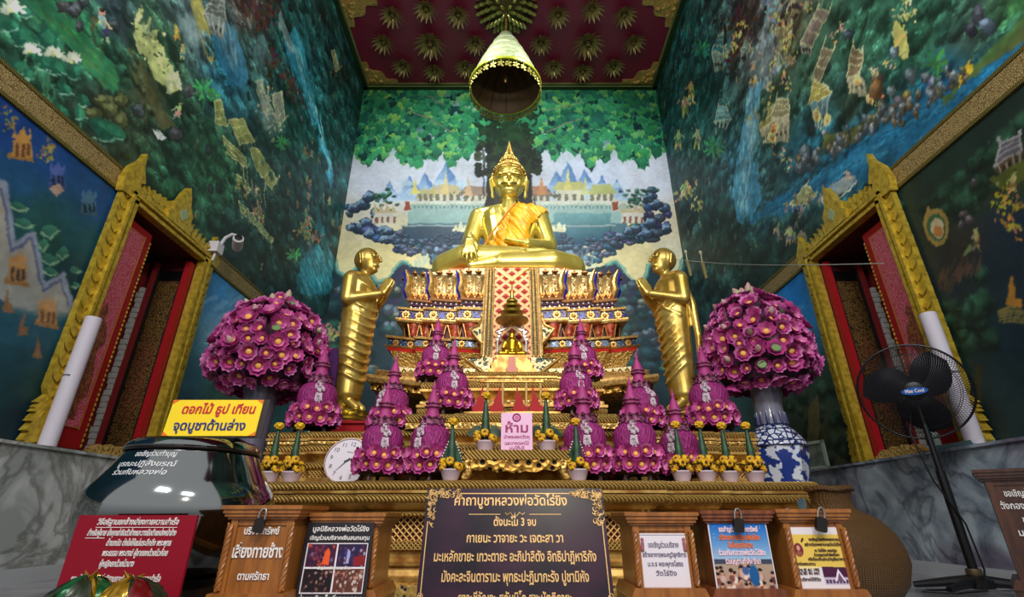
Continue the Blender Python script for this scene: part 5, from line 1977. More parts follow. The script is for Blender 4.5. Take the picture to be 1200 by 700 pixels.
tier('gold_ledge', 1.21, 4.46, [(-.05, 1.945), (.03, 1.95), (.035, 1.975), (-.02, 1.99), (-.06, 2.0)], GOLDL)
tier('bracket_core', 1.05, 4.64, [(0, 1.98), (.03, 2.19)], mat('dark_maroon_core', (84, 20, 22), .5))
gems('red_bracket', 1.07, 4.62, 2.085, .185, .155, [REDOR, GOLDL], st_bracket)
tier('gold_ledge', 1.16, 4.56, [(-.08, 2.175), (.02, 2.18), (.03, 2.20), (.03, 2.215), (-.02, 2.22)], GOLDL)
tier('blue_field', 1.165, 4.57, [(0, 2.21), (0, 2.325)], mat('indigo_field', (26, 26, 80), .3))
gems('blue_glass_inlay', 1.165, 4.57, 2.268, .105, .17, [GOLDL, BLUEGEM, GOLDL], st_flower)
tier('gold_ledge', 1.15, 4.58, [(-.05, 2.315), (.03, 2.32), (.035, 2.345), (-.02, 2.36)], GOLDL)
tier('violet_band', 1.06, 4.66, [(0, 2.35), (.0, 2.41), (.02, 2.415), (.03, 2.455)], PURP)
gems('white_flower_inlay', 1.06, 4.66, 2.385, .06, .10, [PURP, WHITEGEM, GOLDL], st_white)
gems('white_bead', 1.085, 4.635, 2.44, .03, .055, [WHITEGEM], st_dots)
tier('gold_ledge', 1.09, 4.62, [(-.05, 2.455), (.02, 2.46), (.03, 2.475), (-.02, 2.49)], mat('pinkish_gold', (226, 176, 130), .4, .6))
tier('fringe_core', 1.05, 4.66, [(0, 2.48), (.02, 2.56)], mat('brown_gilt', (130, 84, 38), .5, .6, .8, 40, 'voronoi'))
gems('hanging_fringe', 1.06, 4.645, 2.525, .075, .07, [mat('brown_gold_leaf', (168, 112, 50), .4, .7)], st_fringe)
tier('petal_core', 1.08, 4.74, [(0, 2.54), (.03, 2.86), (-.02, 2.865)], mat('shadow_green_lacquer', (30, 44, 44), .5))
gems('lotus_petal_row', 1.09, 4.70, 2.70, .335, .10, [mat('mirror_gilt_petal', (196, 172, 116), .32, .6, .5, 60, 'voronoi', color2=(140, 100, 56), mix=(.1, .3)), GOLDL, mat('brown_gold_tip', (138, 96, 48), .4, .6)], st_petal)
# corner petals with blue glass
for hwf, yy in ((.46, 4.70), (.76, 4.77), (1.0, 4.84)):
    for s_ in (-1, 1):
        x = 1.09 * hwf * s_
        zc = zsag(x) + 2.48 - TZ
        q = [(0, 0, 0), (.03, -.05, .08), (.015, -.055, .16), (.03, -.08, .23), (.055, -.11, .29)]
        pts = [(x + s_ * a, yy + b, zc + c_) for a, b, c_ in q]
        mb = MB()
        mb.tube(pts, [.04, .044, .04, .032, .006], 8, .7)
        cp = mb.build('corner_petal', GOLDL, throne)
        mb = MB()
        mb.tube([(p[0] + s_ * .035, p[1] + .02, p[2] - .01) for p in pts], [.024, .03, .03, .024, .005], 8, .6)
        mb.build('blue_glass_edge', BLUEGEM, cp)
throne_seat = redent([.50, .76, .98], [4.88, 4.93, 4.98], 6.30)
band('seat', throne_seat, [(.02, 2.70 - TZ), (.02, 2.80 - TZ), (.035, 2.84 - TZ), (.02, 2.885 - TZ), (-.10, 2.893 - TZ)], mat('ivory_gold', (226, 206, 160), .4, .4), throne)

# front cloth panel of coloured diamonds hanging over the throne
P0, P1 = Vector((0, 4.56, 2.715)), Vector((0, 4.18, 1.445))
dz = (P1 - P0)
Lp = dz.length
slope = math.atan2(P1.y - P0.y, P0.z - P1.z)
pan = obj('front_panel', None, throne, (0, P1.y, P1.z - TZ), (slope, 0, 0))
# local: x right, z up the panel, -y outwards
IVG = mat('ivory_gilt_border', (226, 204, 150), .4, .45, .5, 50, 'voronoi', color2=(160, 110, 60), mix=(.1, .3))
hwp = .30
out = [(-.33, .10), (-.335, .34), (-.36, .44), (-.30, .52), (-.27, .62), (-.262, Lp), (.262, Lp), (.27, .62), (.30, .52), (.36, .44), (.335, .34), (.33, .10)]
out = [(-.22, .02), (-.30, .10), (-.245, .26), (-.25, .40), (-.33, .45), (-.40, .50)][:0] + [(-.20, .0), (-.42, .20), (-.27, .20), (-.265, .36), (-.31, .40), (-.39, .52), (-.31, .56), (-.285, .66), (-.28, Lp), (.28, Lp), (.285, .66), (.31, .56), (.39, .52), (.31, .40), (.265, .36), (.27, .20), (.42, .20), (.20, .0)]
mb = MB()
mb.prism(out, -.02, .02, 'y')
mb.build('gilt_board', IVG, pan)
mb = MB()
mb.prism([(-.17, .16), (-.17, Lp - .01), (.17, Lp - .01), (.17, .16)][::-1], -.032, -.018, 'y')
mb.build('diamond_field', mat('red_gold_diamond_weave', (222, 170, 120), .5, .3, .7, 3.6, 'lattice', color2=(150, 36, 28), mix=(.62, .80), dist=.01), pan)
mb = MB()
for s_ in (-1, 1):
    for x, r in ((.185, .010), (.215, .016), (.245, .010), (.272, .012)):
        mb.tube([(s_ * x, -.026, .22), (s_ * x, -.026, Lp)], r, 6)
    pts = [(.20, -.03, .01), (.42, -.03, .20), (.28, -.03, .21)]
    mb.tube([(s_ * a, b, c_) for a, b, c_ in pts], .013, 6)
    pts = [(.285, -.03, .66), (.31, -.03, .57), (.39, -.03, .52), (.32, -.03, .42), (.27, -.03, .36)]
    mb.tube([(s_ * a, b, c_) for a, b, c_ in pts], .013, 6)
mb.tube([(-.17, -.034, Lp - .02), (0, -.034, Lp - .20), (.17, -.034, Lp - .02)], .013, 6)
mb.build('border_cord', GOLDL, pan)
mb = MB()
for s_ in (-1, 1):
    for k in range(34):
        mb.ball((s_ * .2, -.03, .25 + k * (Lp - .3) / 33), (.010, .01, .012), 6, 4)
        mb.ball((s_ * .23, -.03, .25 + k * (Lp - .3) / 33), (.010, .01, .012), 6, 4)
    for k in range(22):
        a, b = random.uniform(.22, .36), random.uniform(.05, .19)
        if b > a * .9 - .2:
            mb.ball((s_ * a, -.022, b + .02), (.014, .01, .014), 6, 4)
    for k in range(8):
        mb.ball((s_ * random.uniform(.29, .35), -.022, random.uniform(.44, .54)), (.014, .01, .014), 6, 4)
mb.build('green_glass_bead', mat('dark_green_glass', (50, 74, 60), .2), pan)
# ------------------------------------------------------------------ great seated Buddha
BX, BY, BZ = -.04, 5.50, 2.897
buddha = thing('seated_buddha', 'large golden seated Buddha statue with a saffron sash, on the tiered throne', 'statue', (BX, BY, BZ))
BG = mat('burnished_gold', (222, 204, 104), .28, .72, .04, 5, color2=(206, 184, 84))


def torso(mb, g=0.0):
    mb.caps((0, .10, .38), (0, .06, .60), .35 + g, .30 + g, 16)
    for s_ in (-1, 1):
        mb.caps((s_ * .10, .06, .55), (s_ * .20, .03, .98), .24 + g, .25 + g, 16)
        mb.caps((s_ * .16, .0, .80), (s_ * .22, -.02, .98), .20 + g, .20 + g, 14)
        mb.caps((s_ * .26, .04, 1.09), (s_ * .455, .05, 1.07), .16 + g, .16 + g, 14)
        mb.caps((s_ * .06, .05, 1.22), (s_ * .38, .05, 1.13), .10 + g, .12 + g, 12)
    mb.caps((0, .05, 1.05), (0, .03, 1.30), .17 + g, .125 + g, 14)


def hand_b(mb, wrist, direc, palm, side, L, thumb_side, curl=.0, spread=.12):
    """five fingers of different lengths, a palm and a thumb from the side of the palm"""
    w, d, n, s_ = Vector(wrist), Vector(direc).normalized(), Vector(palm).normalized(), Vector(side).normalized()
    k = L / .27
    for a in (-1, -.33, .33, 1):
        mb.caps(w + d * .02 * k + s_ * a * .025 * k, w + d * .13 * k + s_ * a * .042 * k, .030 * k, .027 * k, 10)
    for a, l in ((-1.15, .85), (-.4, 1.0), (.4, .95), (1.15, .74)):
        b = w + d * .13 * k + s_ * a * .042 * k
        m1 = b + d * .065 * l * k + s_ * a * spread * .03 * k + n * curl * .02 * k
        e = m1 + d * .07 * l * k + s_ * a * spread * .02 * k + n * curl * .05 * k
        mb.caps(b, m1, .021 * k, .019 * k, 8)
        mb.caps(m1, e, .019 * k, .014 * k, 8)
    b = w + d * .045 * k + s_ * thumb_side * .045 * k
    m1 = b + d * .045 * k + s_ * thumb_side * .04 * k + n * .012 * k
    mb.caps(b, m1, .026 * k, .022 * k, 8)
    mb.caps(m1, m1 + d * .055 * k + s_ * thumb_side * .008 * k, .021 * k, .015 * k, 8)


mb = MB()
NARROW = Matrix.Diagonal((.84, 1, 1, 1))
mb.T = NARROW
torso(mb)
mb.T = Matrix.Identity(4)
# legs
for s_ in (-1, 1):
    mb.caps((s_ * .22, .10, .238), (s_ * .70, -.20, .20), .235, .19, 16)
mb.caps((-.74, -.22, .20), (-.50, -.36, .25), .192, .185, 16)
mb.caps((-.50, -.36, .25), (.14, -.42, .27), .185, .105, 16)
mb.caps((.14, -.42, .27), (.42, -.36, .33), .09, .07, 12)
for k in range(5):
    mb.caps((.40, -.40 + .03 * k, .335), (.52 - .015 * k, -.40 + .035 * k, .345), .026, .02, 8)
mb.caps((.74, -.22, .19), (.50, -.40, .17), .19, .17, 16)
mb.caps((.50, -.40, .17), (-.08, -.50, .125), .17, .11, 16)
mb.caps((-.08, -.50, .125), (-.42, -.50, .085), .10, .06, 12)
# arm reaching down over the shin
mb.T = NARROW
mb.caps((-.48, .04, 1.07), (-.60, -.02, .66), .155, .125, 14)
mb.caps((-.60, -.02, .66), (-.545, -.46, .47), .115, .075, 14)
mb.caps((-.545, -.46, .47), (-.54, -.54, .44), .072, .064, 12)
hand_b(mb, (-.54, -.545, .44), (.02, -.16, -1), (0, 1, -.1), (1, 0, 0), .31, 1, .4, .6)
# arm lying in the lap
mb.caps((.48, .04, 1.07), (.615, .0, .62), .155, .125, 14)
mb.caps((.615, .0, .60), (.26, -.36, .46), .115, .072, 14)
hand_b(mb, (.27, -.35, .46), (-1, -.18, -.05), (0, 0, 1), (0, 1, 0), .34, 1, .3, .2)
# head
HEAD = Matrix.Translation((0, 0, 1.385)) @ Matrix.Scale(1.07, 4) @ Matrix.Translation((0, 0, -1.42))
mb.T = HEAD
mb.ball((0, .05, 1.71), (.205, .225, .25), 20, 14)
mb.caps((0, -.02, 1.62), (0, -.045, 1.495), .174, .130, 18)
mb.ball((0, -.085, 1.430), (.075, .065, .06), 12, 8)
for s_ in (-1, 1):
    mb.ball((s_ * .098, -.105, 1.560), (.07, .05, .075), 12, 8)
    # brows, lids
    br = [(s_ * .022, -.212, 1.685), (s_ * .07, -.215, 1.722), (s_ * .13, -.185, 1.712), (s_ * .172, -.12, 1.668)]
    mb.tube(br, .0125, 6)
    mb.tube([(s_ * .035, -.193, 1.645), (s_ * .08, -.208, 1.628), (s_ * .125, -.182, 1.640), (s_ * .150, -.145, 1.652)], .013, 6)
    mb.ball((s_ * .085, -.168, 1.652), (.058, .034, .028), 12, 8)
    # ears with long lobes
    mb.tube([(s_ * .205, .01, 1.735), (s_ * .232, .02, 1.70), (s_ * .222, .01, 1.60), (s_ * .208, .0, 1.50), (s_ * .205, -.01, 1.42), (s_ * .195, -.01, 1.40)], [.02, .036, .034, .026, .03, .015], 10, .6)
mb.tube([(0, -.197, 1.70), (0, -.215, 1.64), (0, -.248, 1.565), (0, -.235, 1.548)], [.017, .021, .033, .02], 10)
for s_ in (-1, 1):
    mb.ball((s_ * .026, -.218, 1.556), (.02, .022, .017), 8, 6)
mb.tube([(-.088, -.160, 1.530), (-.045, -.200, 1.507), (0, -.214, 1.504), (.045, -.200, 1.507), (.088, -.160, 1.530)], [.008, .015, .016, .015, .008], 8)
mb.tube([(-.065, -.174, 1.496), (0, -.206, 1.468), (.065, -.174, 1.496)], [.009, .019, .009], 8)
body = fuse(mb, 'body', [BG], .0105, 3, buddha)
# neck rings
mb = MB()
for z in (1.33, 1.365):
    mb.tube([(.128 * math.cos(2 * PI * k / 24), .03 + .122 * math.sin(2 * PI * k / 24) - (z - 1.33) * .3, z) for k in range(24)], .008, 6, closed=True)
mb.build('neck_ring', BG, buddha)
# dark lines that paint in the shade of brows, closed lids and smile
mb = MB()
mb.T = HEAD
for s_ in (-1, 1):
    mb.tube([(s_ * .030, -.222, 1.676), (s_ * .075, -.224, 1.708), (s_ * .13, -.194, 1.700), (s_ * .168, -.135, 1.662)], .0055, 6)
    mb.tube([(s_ * .030, -.206, 1.640), (s_ * .06, -.214, 1.630), (s_ * .09, -.212, 1.627), (s_ * .125, -.190, 1.636), (s_ * .150, -.152, 1.648)], .0052, 6)
    mb.tube([(s_ * .026, -.214, 1.552), (s_ * .048, -.198, 1.566)], .004, 6)
mb.tube([(-.100, -.152, 1.536), (-.075, -.182, 1.514), (-.04, -.212, 1.493), (0, -.222, 1.486), (.04, -.212, 1.493), (.075, -.182, 1.514), (.100, -.152, 1.536)], .0055, 6)
mb.build('face_shade_line', mat('painted_shade_line', (84, 62, 20), .5, .3), buddha)
# hair of small curls, crown bump and flame
HAIR = mat('curled_gold_hair', (196, 164, 84), .36, .9, .4, 60, 'voronoi', color2=(120, 92, 40), mix=(.1, .35))
mb = MB()
mb.T = HEAD


def hair_p(u, a, g=1.0):
    return Vector((.222 * g * math.sin(u) * math.cos(a), .06 + .24 * g * math.sin(u) * math.sin(a), 1.72 + .265 * g * math.cos(u)))


for j in range(13):
    u = .10 + j * .135
    n = max(4, int(2 * PI * math.sin(u) * .235 / .034))
    for k in range(n):
        a = 2 * PI * (k + .5 * (j % 2)) / n
        p = hair_p(u, a)
        front = -math.sin(a)
        if p.z < 1.80 + .03 * front and front > .25:
            continue
        if p.z < 1.66 + .10 * max(0, front + .2):
            continue
        mb.ball(p, (.021, .021, .019), 6, 5)
mb.ball((0, .06, 1.735), (.214, .232, .258), 20, 12)
for j in range(6):
    u = .2 + j * .26
    n = max(4, int(2 * PI * math.sin(u) * .12 / .034))
    for k in range(n):
        a = 2 * PI * (k + .5 * (j % 2)) / n
        mb.ball((.118 * math.sin(u) * math.cos(a), .05 + .118 * math.sin(u) * math.sin(a), 1.985 + .10 * math.cos(u)), (.02, .02, .018), 6, 5)
mb.ball((0, .05, 1.98), (.108, .108, .10), 14, 8)
mb.T = Matrix.Identity(4)
hm = mb.mesh('hair', [HAIR], 60)
# the cap must not cover the face
bm = bmesh.new()
bm.from_mesh(hm)
kill = [v for v in bm.verts if v.co.y < -.06 and v.co.z < 1.385 + 1.07 * (1.80 - 1.42)]
bmesh.ops.delete(bm, geom=kill, context='VERTS')
bm.to_mesh(hm)
bm.free()
obj('hair', hm, buddha)
mb = MB()
mb.T = HEAD
mb.tube([(.012 * math.cos(k) + (-.19 + .38 * k / 16), -.02 - .165 * math.sqrt(max(0, 1 - ((-.19 + .38 * k / 16) / .205) ** 2)), 1.822 - .10 * abs(-1 + k / 8) ** 3) for k in range(17)], .012, 6)
mb.build('hairline', HAIR, buddha)
mb = MB()
mb.T = HEAD
mb.lathe([(.07, 2.06), (.075, 2.09), (.055, 2.12), (.062, 2.135), (.05, 2.17), (.032, 2.22), (.018, 2.29), (.004, 2.37), (0, 2.38)], 16, (0, .05, 0), rfun=lambda a, z: 1 + .14 * math.cos(8 * a))
mb.build('flame_finial', HAIR, buddha)
# saffron sash from the viewer's-right shoulder to the opposite waist
mb = MB()
mb.T = NARROW
torso(mb, .016)
mb.caps((.44, .05, 1.08), (.51, .03, 1.0), .172, .16, 12)
tmp = fuse(mb, 'sash', [mat('saffron_satin', (232, 170, 24), .42, .1, .3, 7, color2=(214, 146, 16), stretch=(1, 1, 1), sheen=.3, dist=.03)], .016, 3)
me = tmp.data
bm = bmesh.new()
bm.from_mesh(me)
kill = []
for v in bm.verts:
    x, y, z = v.co
    edge = .07 + (1.18 - z) * -.52       # upper-left border of the cloth runs down towards the waist
    if x < edge or z < .30 or (x > .26 + max(0, (z - .82)) * .8) or z > 1.27:
        kill.append(v)
bmesh.ops.delete(bm, geom=kill, context='VERTS')
for v in bm.verts:                       # soft folds running along the border
    x, y, z = v.co
    s_ = x * .88 + z * .46
    v.co += v.normal * (.010 * math.sin(s_ * 46 + 2.0 * math.sin(z * 7)) + .008 * math.sin(s_ * 90 + z * 12))
bmesh.ops.solidify(bm, geom=bm.faces[:], thickness=-.012)
bm.to_mesh(me)
bm.free()
me.polygons.foreach_set('use_smooth', [True] * len(me.polygons))
tmp.parent = buddha
mb = MB()
mb.tube([(.08 - .52 * k / 14 * .86, -.245 - .05 * math.sin(PI * k / 14) + .10 * max(0, k / 14 - .55), 1.13 - .86 * k / 14 * .86) for k in range(15)], .014, 6)
mb.build('sash_hem', mat('orange_hem', (196, 124, 16), .5), tmp)
mb = MB()
for k in range(7):
    mb.tube([(-.30 + .015 * k, -.27 - .012 * k, .42 - .012 * k), (-.05 + .02 * k, -.375 + .002 * k, .385 - .012 * k), (.2, -.36, .41 - .010 * k), (.36, -.22, .46 - .01 * k)], .017, 6)
mb.build('sash_fold', MATS['saffron_satin'], tmp)
# thin strip painting in the orange-red reflection under the legs
mb = MB()
mb.prism([(-.72, 0), (0, 0), (.72, 0), (.66, .022), (0, .026), (-.66, .022)], -.56, -.45, 'y')
mb.build('leg_reflection_strip', mat('painted_orange_reflection', (196, 84, 36), .4, .3), buddha)

# ------------------------------------------------------------------ standing disciples with joined palms
MG = mat('satin_gold', (212, 184, 98), .34, .7, .08, 7, color2=(190, 152, 66))


def monk_mesh():
    mb = MB()
    # head
    mb.ball((0, .015, 1.36), (.095, .112, .115), 16, 12)
    mb.caps((0, -.02, 1.33), (0, -.035, 1.27), .078, .06, 14)
    mb.tube([(0, -.110, 1.37), (0, -.128, 1.325), (0, -.118, 1.318)], [.010, .016, .008], 8)
    mb.tube([(-.03, -.095, 1.285), (0, -.108, 1.288), (.03, -.095, 1.285)], .0085, 6)
    mb.ball((0, -.075, 1.245), (.035, .03, .025), 8, 6)
    for s_ in (-1, 1):
        mb.tube([(s_ * .01, -.108, 1.38), (s_ * .045, -.105, 1.392), (s_ * .078, -.07, 1.375)], .006, 6)
        mb.ball((s_ * .042, -.088, 1.358), (.026, .016, .012), 8, 6)
        mb.tube([(s_ * .094, .02, 1.39), (s_ * .106, .025, 1.37), (s_ * .100, .015, 1.31), (s_ * .094, .01, 1.27)], [.010, .018, .014, .010], 8, .6)
        mb.caps((s_ * .05, .02, 1.16), (s_ * .15, .035, 1.115), .055, .065, 10)
        mb.caps((s_ * .165, .04, 1.10), (s_ * .185, .03, .90), .060, .050, 12)
        mb.caps((s_ * .185, .03, .90), (s_ * .035, -.18, .99), .048, .030, 12)
        w = Vector((s_ * .022, -.185, .985))
        hand_b(mb, w, (-.04 * s_, -.35, 1), (-s_, 0, 0), (0, 1, .35), .17, .9, .0, .1)
    mb.caps((0, .015, 1.22), (0, .02, 1.13), .048, .062, 12)
    mb.caps((0, .03, 1.05), (0, .02, .78), .135, .125, 16)
    for s_ in (-1, 1):
        mb.caps((s_ * .07, .03, 1.06), (s_ * .06, .02, .80), .105, .10, 14)
        mb.caps((s_ * .045, .015, .78), (s_ * .042, .02, .14), .115, .072, 14)
        mb.caps((s_ * .042, .03, .12), (s_ * .04, -.09, .028), .042, .032, 10)
        mb.caps((s_ * .042, .03, .12), (s_ * .04, .04, .035), .045, .038, 10)
    mb.caps((0, .015, .80), (0, .02, .2), .13, .085, 16)
    # robe: hanging hem and slanting folds
    mb.lathe([(.105, .11), (.112, .13), (.118, .40), (.14, .75), (.15, .82)], 20, (0, .02, 0), 1.05, .92)
    for k in range(9):
        z = .30 + .075 * k
        r = .108 + .034 * (z - .11) / .7 + .004
        pts = [(r * 1.05 * math.cos(a), .02 + r * .92 * math.sin(a), z + .05 * math.cos(a - .6) + .03 * math.cos(2 * a)) for a in [PI * (-1.15 + 1.3 * i / 14) for i in range(15)]]
        mb.tube(pts, [.004 + .010 * math.sin(PI * i / 14) for i in range(15)], 6)
    # shoulder cloth edge
    mb.tube([(-.17, -.0, 1.10), (-.10, -.085, 1.05), (.0, -.118, .96), (.10, -.10, .84), (.16, .0, .76)], .012, 6)
    mb.tube([(.10, .10, 1.13), (.14, .13, .9), (.15, .13, .6), (.13, .12, .3)], [.02, .03, .03, .02], 8)
    return mb


mk = fuse(monk_mesh(), 'body', [MG], .0085, 3)
MONK = mk.data
bpy.data.objects.remove(mk)
for s_, lab in ((-1, 'tall golden standing disciple statue with joined palms, left of the throne facing right'), (1, 'tall golden standing disciple statue with joined palms, right of the throne facing left')):
    X = -1.315 if s_ < 0 else 1.375
    t = thing('standing_disciple', lab, 'statue', (X, 3.97, S1 + .002), group='standing disciple statues')
    mb = MB()
    mb.box((0, 0, .08), (.40, .36, .16))
    mb.box((0, 0, .150), (.44, .40, .02))
    mb.box((0, 0, .010), (.44, .40, .02))
    mb.build('plinth', REDLAC, t)
    mb = MB()
    mb.lathe([(.20, 0), (.21, .02), (.19, .035), (.20, .05), (.17, .075), (.175, .095), (.15, .10)], 28, (0, 0, .16), rfun=lambda a, z: 1 + .03 * math.cos(16 * a))
    for k in range(14):
        a = 2 * PI * k / 14
        mb.petal((.155 * math.cos(a), .155 * math.sin(a), .185), (math.cos(a) * .5, math.sin(a) * .5, 1), (math.cos(a), math.sin(a), -.3), .07, .075, .3, -.3)
    mb.build('lotus_base', mat('green_gold', (206, 186, 92), .28, .95), t)
    b = obj('body', MONK, t, (0, 0, .258), (0, 0, (PI / 2 - .25) if s_ < 0 else (-PI / 2 + .25)))
    b.scale = (1.04, 1.04, 1.02)

# ------------------------------------------------------------------ miniature shrine in front of the panel
C6 = 1.44
t = thing('miniature_shrine', 'small gilded seated Buddha under a tiered umbrella, in front of the diamond panel', 'statue', (0.0, 4.02, C6 + .001))
GB = mat('small_gilt', (206, 168, 70), .3, .9)
mb = MB()
for k, (w, z0, z1) in enumerate(((.40, 0, .035), (.34, .035, .06), (.37, .06, .085), (.30, .085, .11), (.26, .11, .135), (.28, .135, .15))):
    mb.box((0, 0, (z0 + z1) / 2), (w, .16, z1 - z0))
mb.build('stepped_base', GPL, t)
mb = MB()
mb.prism([(-.04, .0), (.04, 0), (.05, .03), (.03, .05), (.025, .13), (-.025, .13), (-.03, .05), (-.05, .03)], -.1, -.075, 'y')
mb.build('hanging_cloth', mat('coral_cloth', (196, 120, 100), .5), t)
mb = MB()
for s_ in (-1, 1):
    mb.caps((s_ * .02, .0, .185), (s_ * .10, -.03, .178), .030, .026, 8)
    mb.caps((s_ * .10, -.03, .178), (-s_ * .02, -.06, .17), .024, .016, 8)
    mb.caps((s_ * .06, 0, .285), (s_ * .078, -.01, .225), .018, .015, 8)
    mb.caps((s_ * .078, -.01, .225), (s_ * .05 if s_ < 0 else .0, -.05, .20), .014, .010, 8)
mb.caps((0, 0, .20), (0, 0, .285), .042, .05, 10)
mb.caps((0, 0, .29), (0, 0, .32), .02, .02, 8)
mb.ball((0, 0, .345), (.028, .03, .036), 10, 8)
mb.tube([(0, 0, .37), (0, 0, .385), (0, 0, .42)], [.016, .012, .002], 8)
fuse(mb, 'figure', [mat('bright_small_gold', (222, 178, 50), .3, 1.0)], .006, 2, t)
mb = MB()
for s_ in (-1, 1):
    mb.tube([(s_ * .12, .03, .15), (s_ * .125, .03, .30), (s_ * .10, .03, .36), (s_ * .13, .03, .39), (s_ * .06, .03, .42), (0, .03, .46)], [.012, .010, .010, .012, .012, .004], 6)
    for k in range(5):
        mb.ball((s_ * (.125 - .01 * k), .03, .32 + .03 * k), (.022, .01, .012), 6, 4)
mb.build('silver_leaf_arch', mat('silver_filigree', (196, 192, 180), .3, .7), t)
mb = MB()
for r0, z0, z1 in ((.14, .48, .53), (.10, .55, .60), (.075, .61, .65), (.05, .66, .69)):
    mb.lathe([(r0, z0), (r0 * 1.04, z0 + .012), (r0 * .8, z0 + .03), (r0 * .45, z1), (.02, z1 + .01)], 24)
mb.lathe([(.012, .45), (.014, .68), (.022, .71), (.010, .76), (.004, .84), (0, .85)], 10)
mb.build('tiered_umbrella', mat('olive_gilt', (176, 152, 60), .32, .8), t)
# slender rail with red flame ornaments
t = thing('offering_rail', 'slender gilded rail with red flame ornaments, above the pink sign', 'rail', (0, 3.40, .981))
mb = MB()
mb.box((0, 0, .015), (.66, .07, .03))
mb.box((0, 0, .245), (.44, .03, .012))
mb.build('rail', GPL, t)
for x in (-.17, -.065, .1, .2):
    mb = MB()
    mb.tube([(x, 0, .03), (x, 0, .24)], .009, 8)
    mb.build('post', mat('pale_gold_post', (214, 176, 110), .4, .5), t)
for x, s_ in ((-.22, 1), (-.10, 1), (.05, -1), (.16, -1)):
    mb = MB()
    mb.prism([(x + s_ * a, .03 + b) for a, b in ((-.045, 0), (-.06, .03), (-.03, .05), (-.02, .09), (.0, .12), (.018, .19), (.022, .12), (.03, .06), (.045, .03), (.035, 0))][::s_], -.025, -.008, 'y')
    mb.build('flame_ornament', REDLAC, t)
# ------------------------------------------------------------------ lotus flowers
MAG = mat('magenta_lotus_petal', (200, 74, 146), .55, 0, .1, 20, color2=(150, 34, 102), mix=(.35, .65))
MAGL = mat('pink_lotus_petal', (222, 130, 184), .55, 0, .1, 20, color2=(186, 74, 146))
YEL = mat('yellow_lotus_heart', (232, 176, 84), .6)
PODM = mat('green_lotus_pod', (112, 140, 84), .6, 0, .2, 60)
BUDM = mat('pale_green_bud', (176, 176, 128), .55, 0, .1, 12, color2=(196, 140, 150))
BULB = mat('magenta_petal_scales', (148, 30, 108), .65, 0, .9, 90, 'voronoi', color2=(104, 14, 76), mix=(.05, .55), stretch=(1, 1, .35))
COLL = mat('dusty_pink_ruffle', (150, 84, 112), .7, 0, .8, 40, 'voronoi', color2=(92, 32, 66))
GARL = mat('white_jasmine_garland', (206, 190, 196), .7, 0, .6, 60, 'voronoi', color2=(150, 120, 132))
DSTEM = mat('dark_tray_foot', (66, 46, 44), .45, .2)


def lotus_bm(mb, R=.045, open_=.55):
    """folded lotus: outer and inner petals round a yellow heart, facing +z"""
    for n, L, el, m, r0 in ((9, R * 1.05, .12 + .35 * (1 - open_), 0, .34), (8, R * .80, .68, 1, .30)):
        mb.m = m
        for k in range(n):
            a = 2 * PI * (k + .5 * m) / n
            d = (math.cos(a) * math.cos(el), math.sin(a) * math.cos(el), math.sin(el))
            mb.petal((math.cos(a) * R * r0, math.sin(a) * R * r0, 0), d, (0, 0, 1), L, R * 1.0, .42, .42, 4)
    mb.m = 2
    mb.ball((0, 0, R * .22), (R * .40, R * .40, R * .22), 8, 5)
    mb.m = 0
    mb.lathe([(R * .1, -R * .35), (R * .42, -R * .1), (R * .4, R * .12)], 8)


m_ = MB()
lotus_bm(m_)
LOT = m_.mesh('lotus_flower', [MAG, MAGL, YEL], 60)
m_ = MB()
lotus_bm(m_, .043, .2)
LOT2 = m_.mesh('lotus_flower', [MAGL, MAG, YEL], 60)


def aim(d, spin=0.0):
    return Vector(d).to_track_quat('Z', 'Y').to_matrix().to_4x4() @ Matrix.Rotation(spin, 4, 'Z')


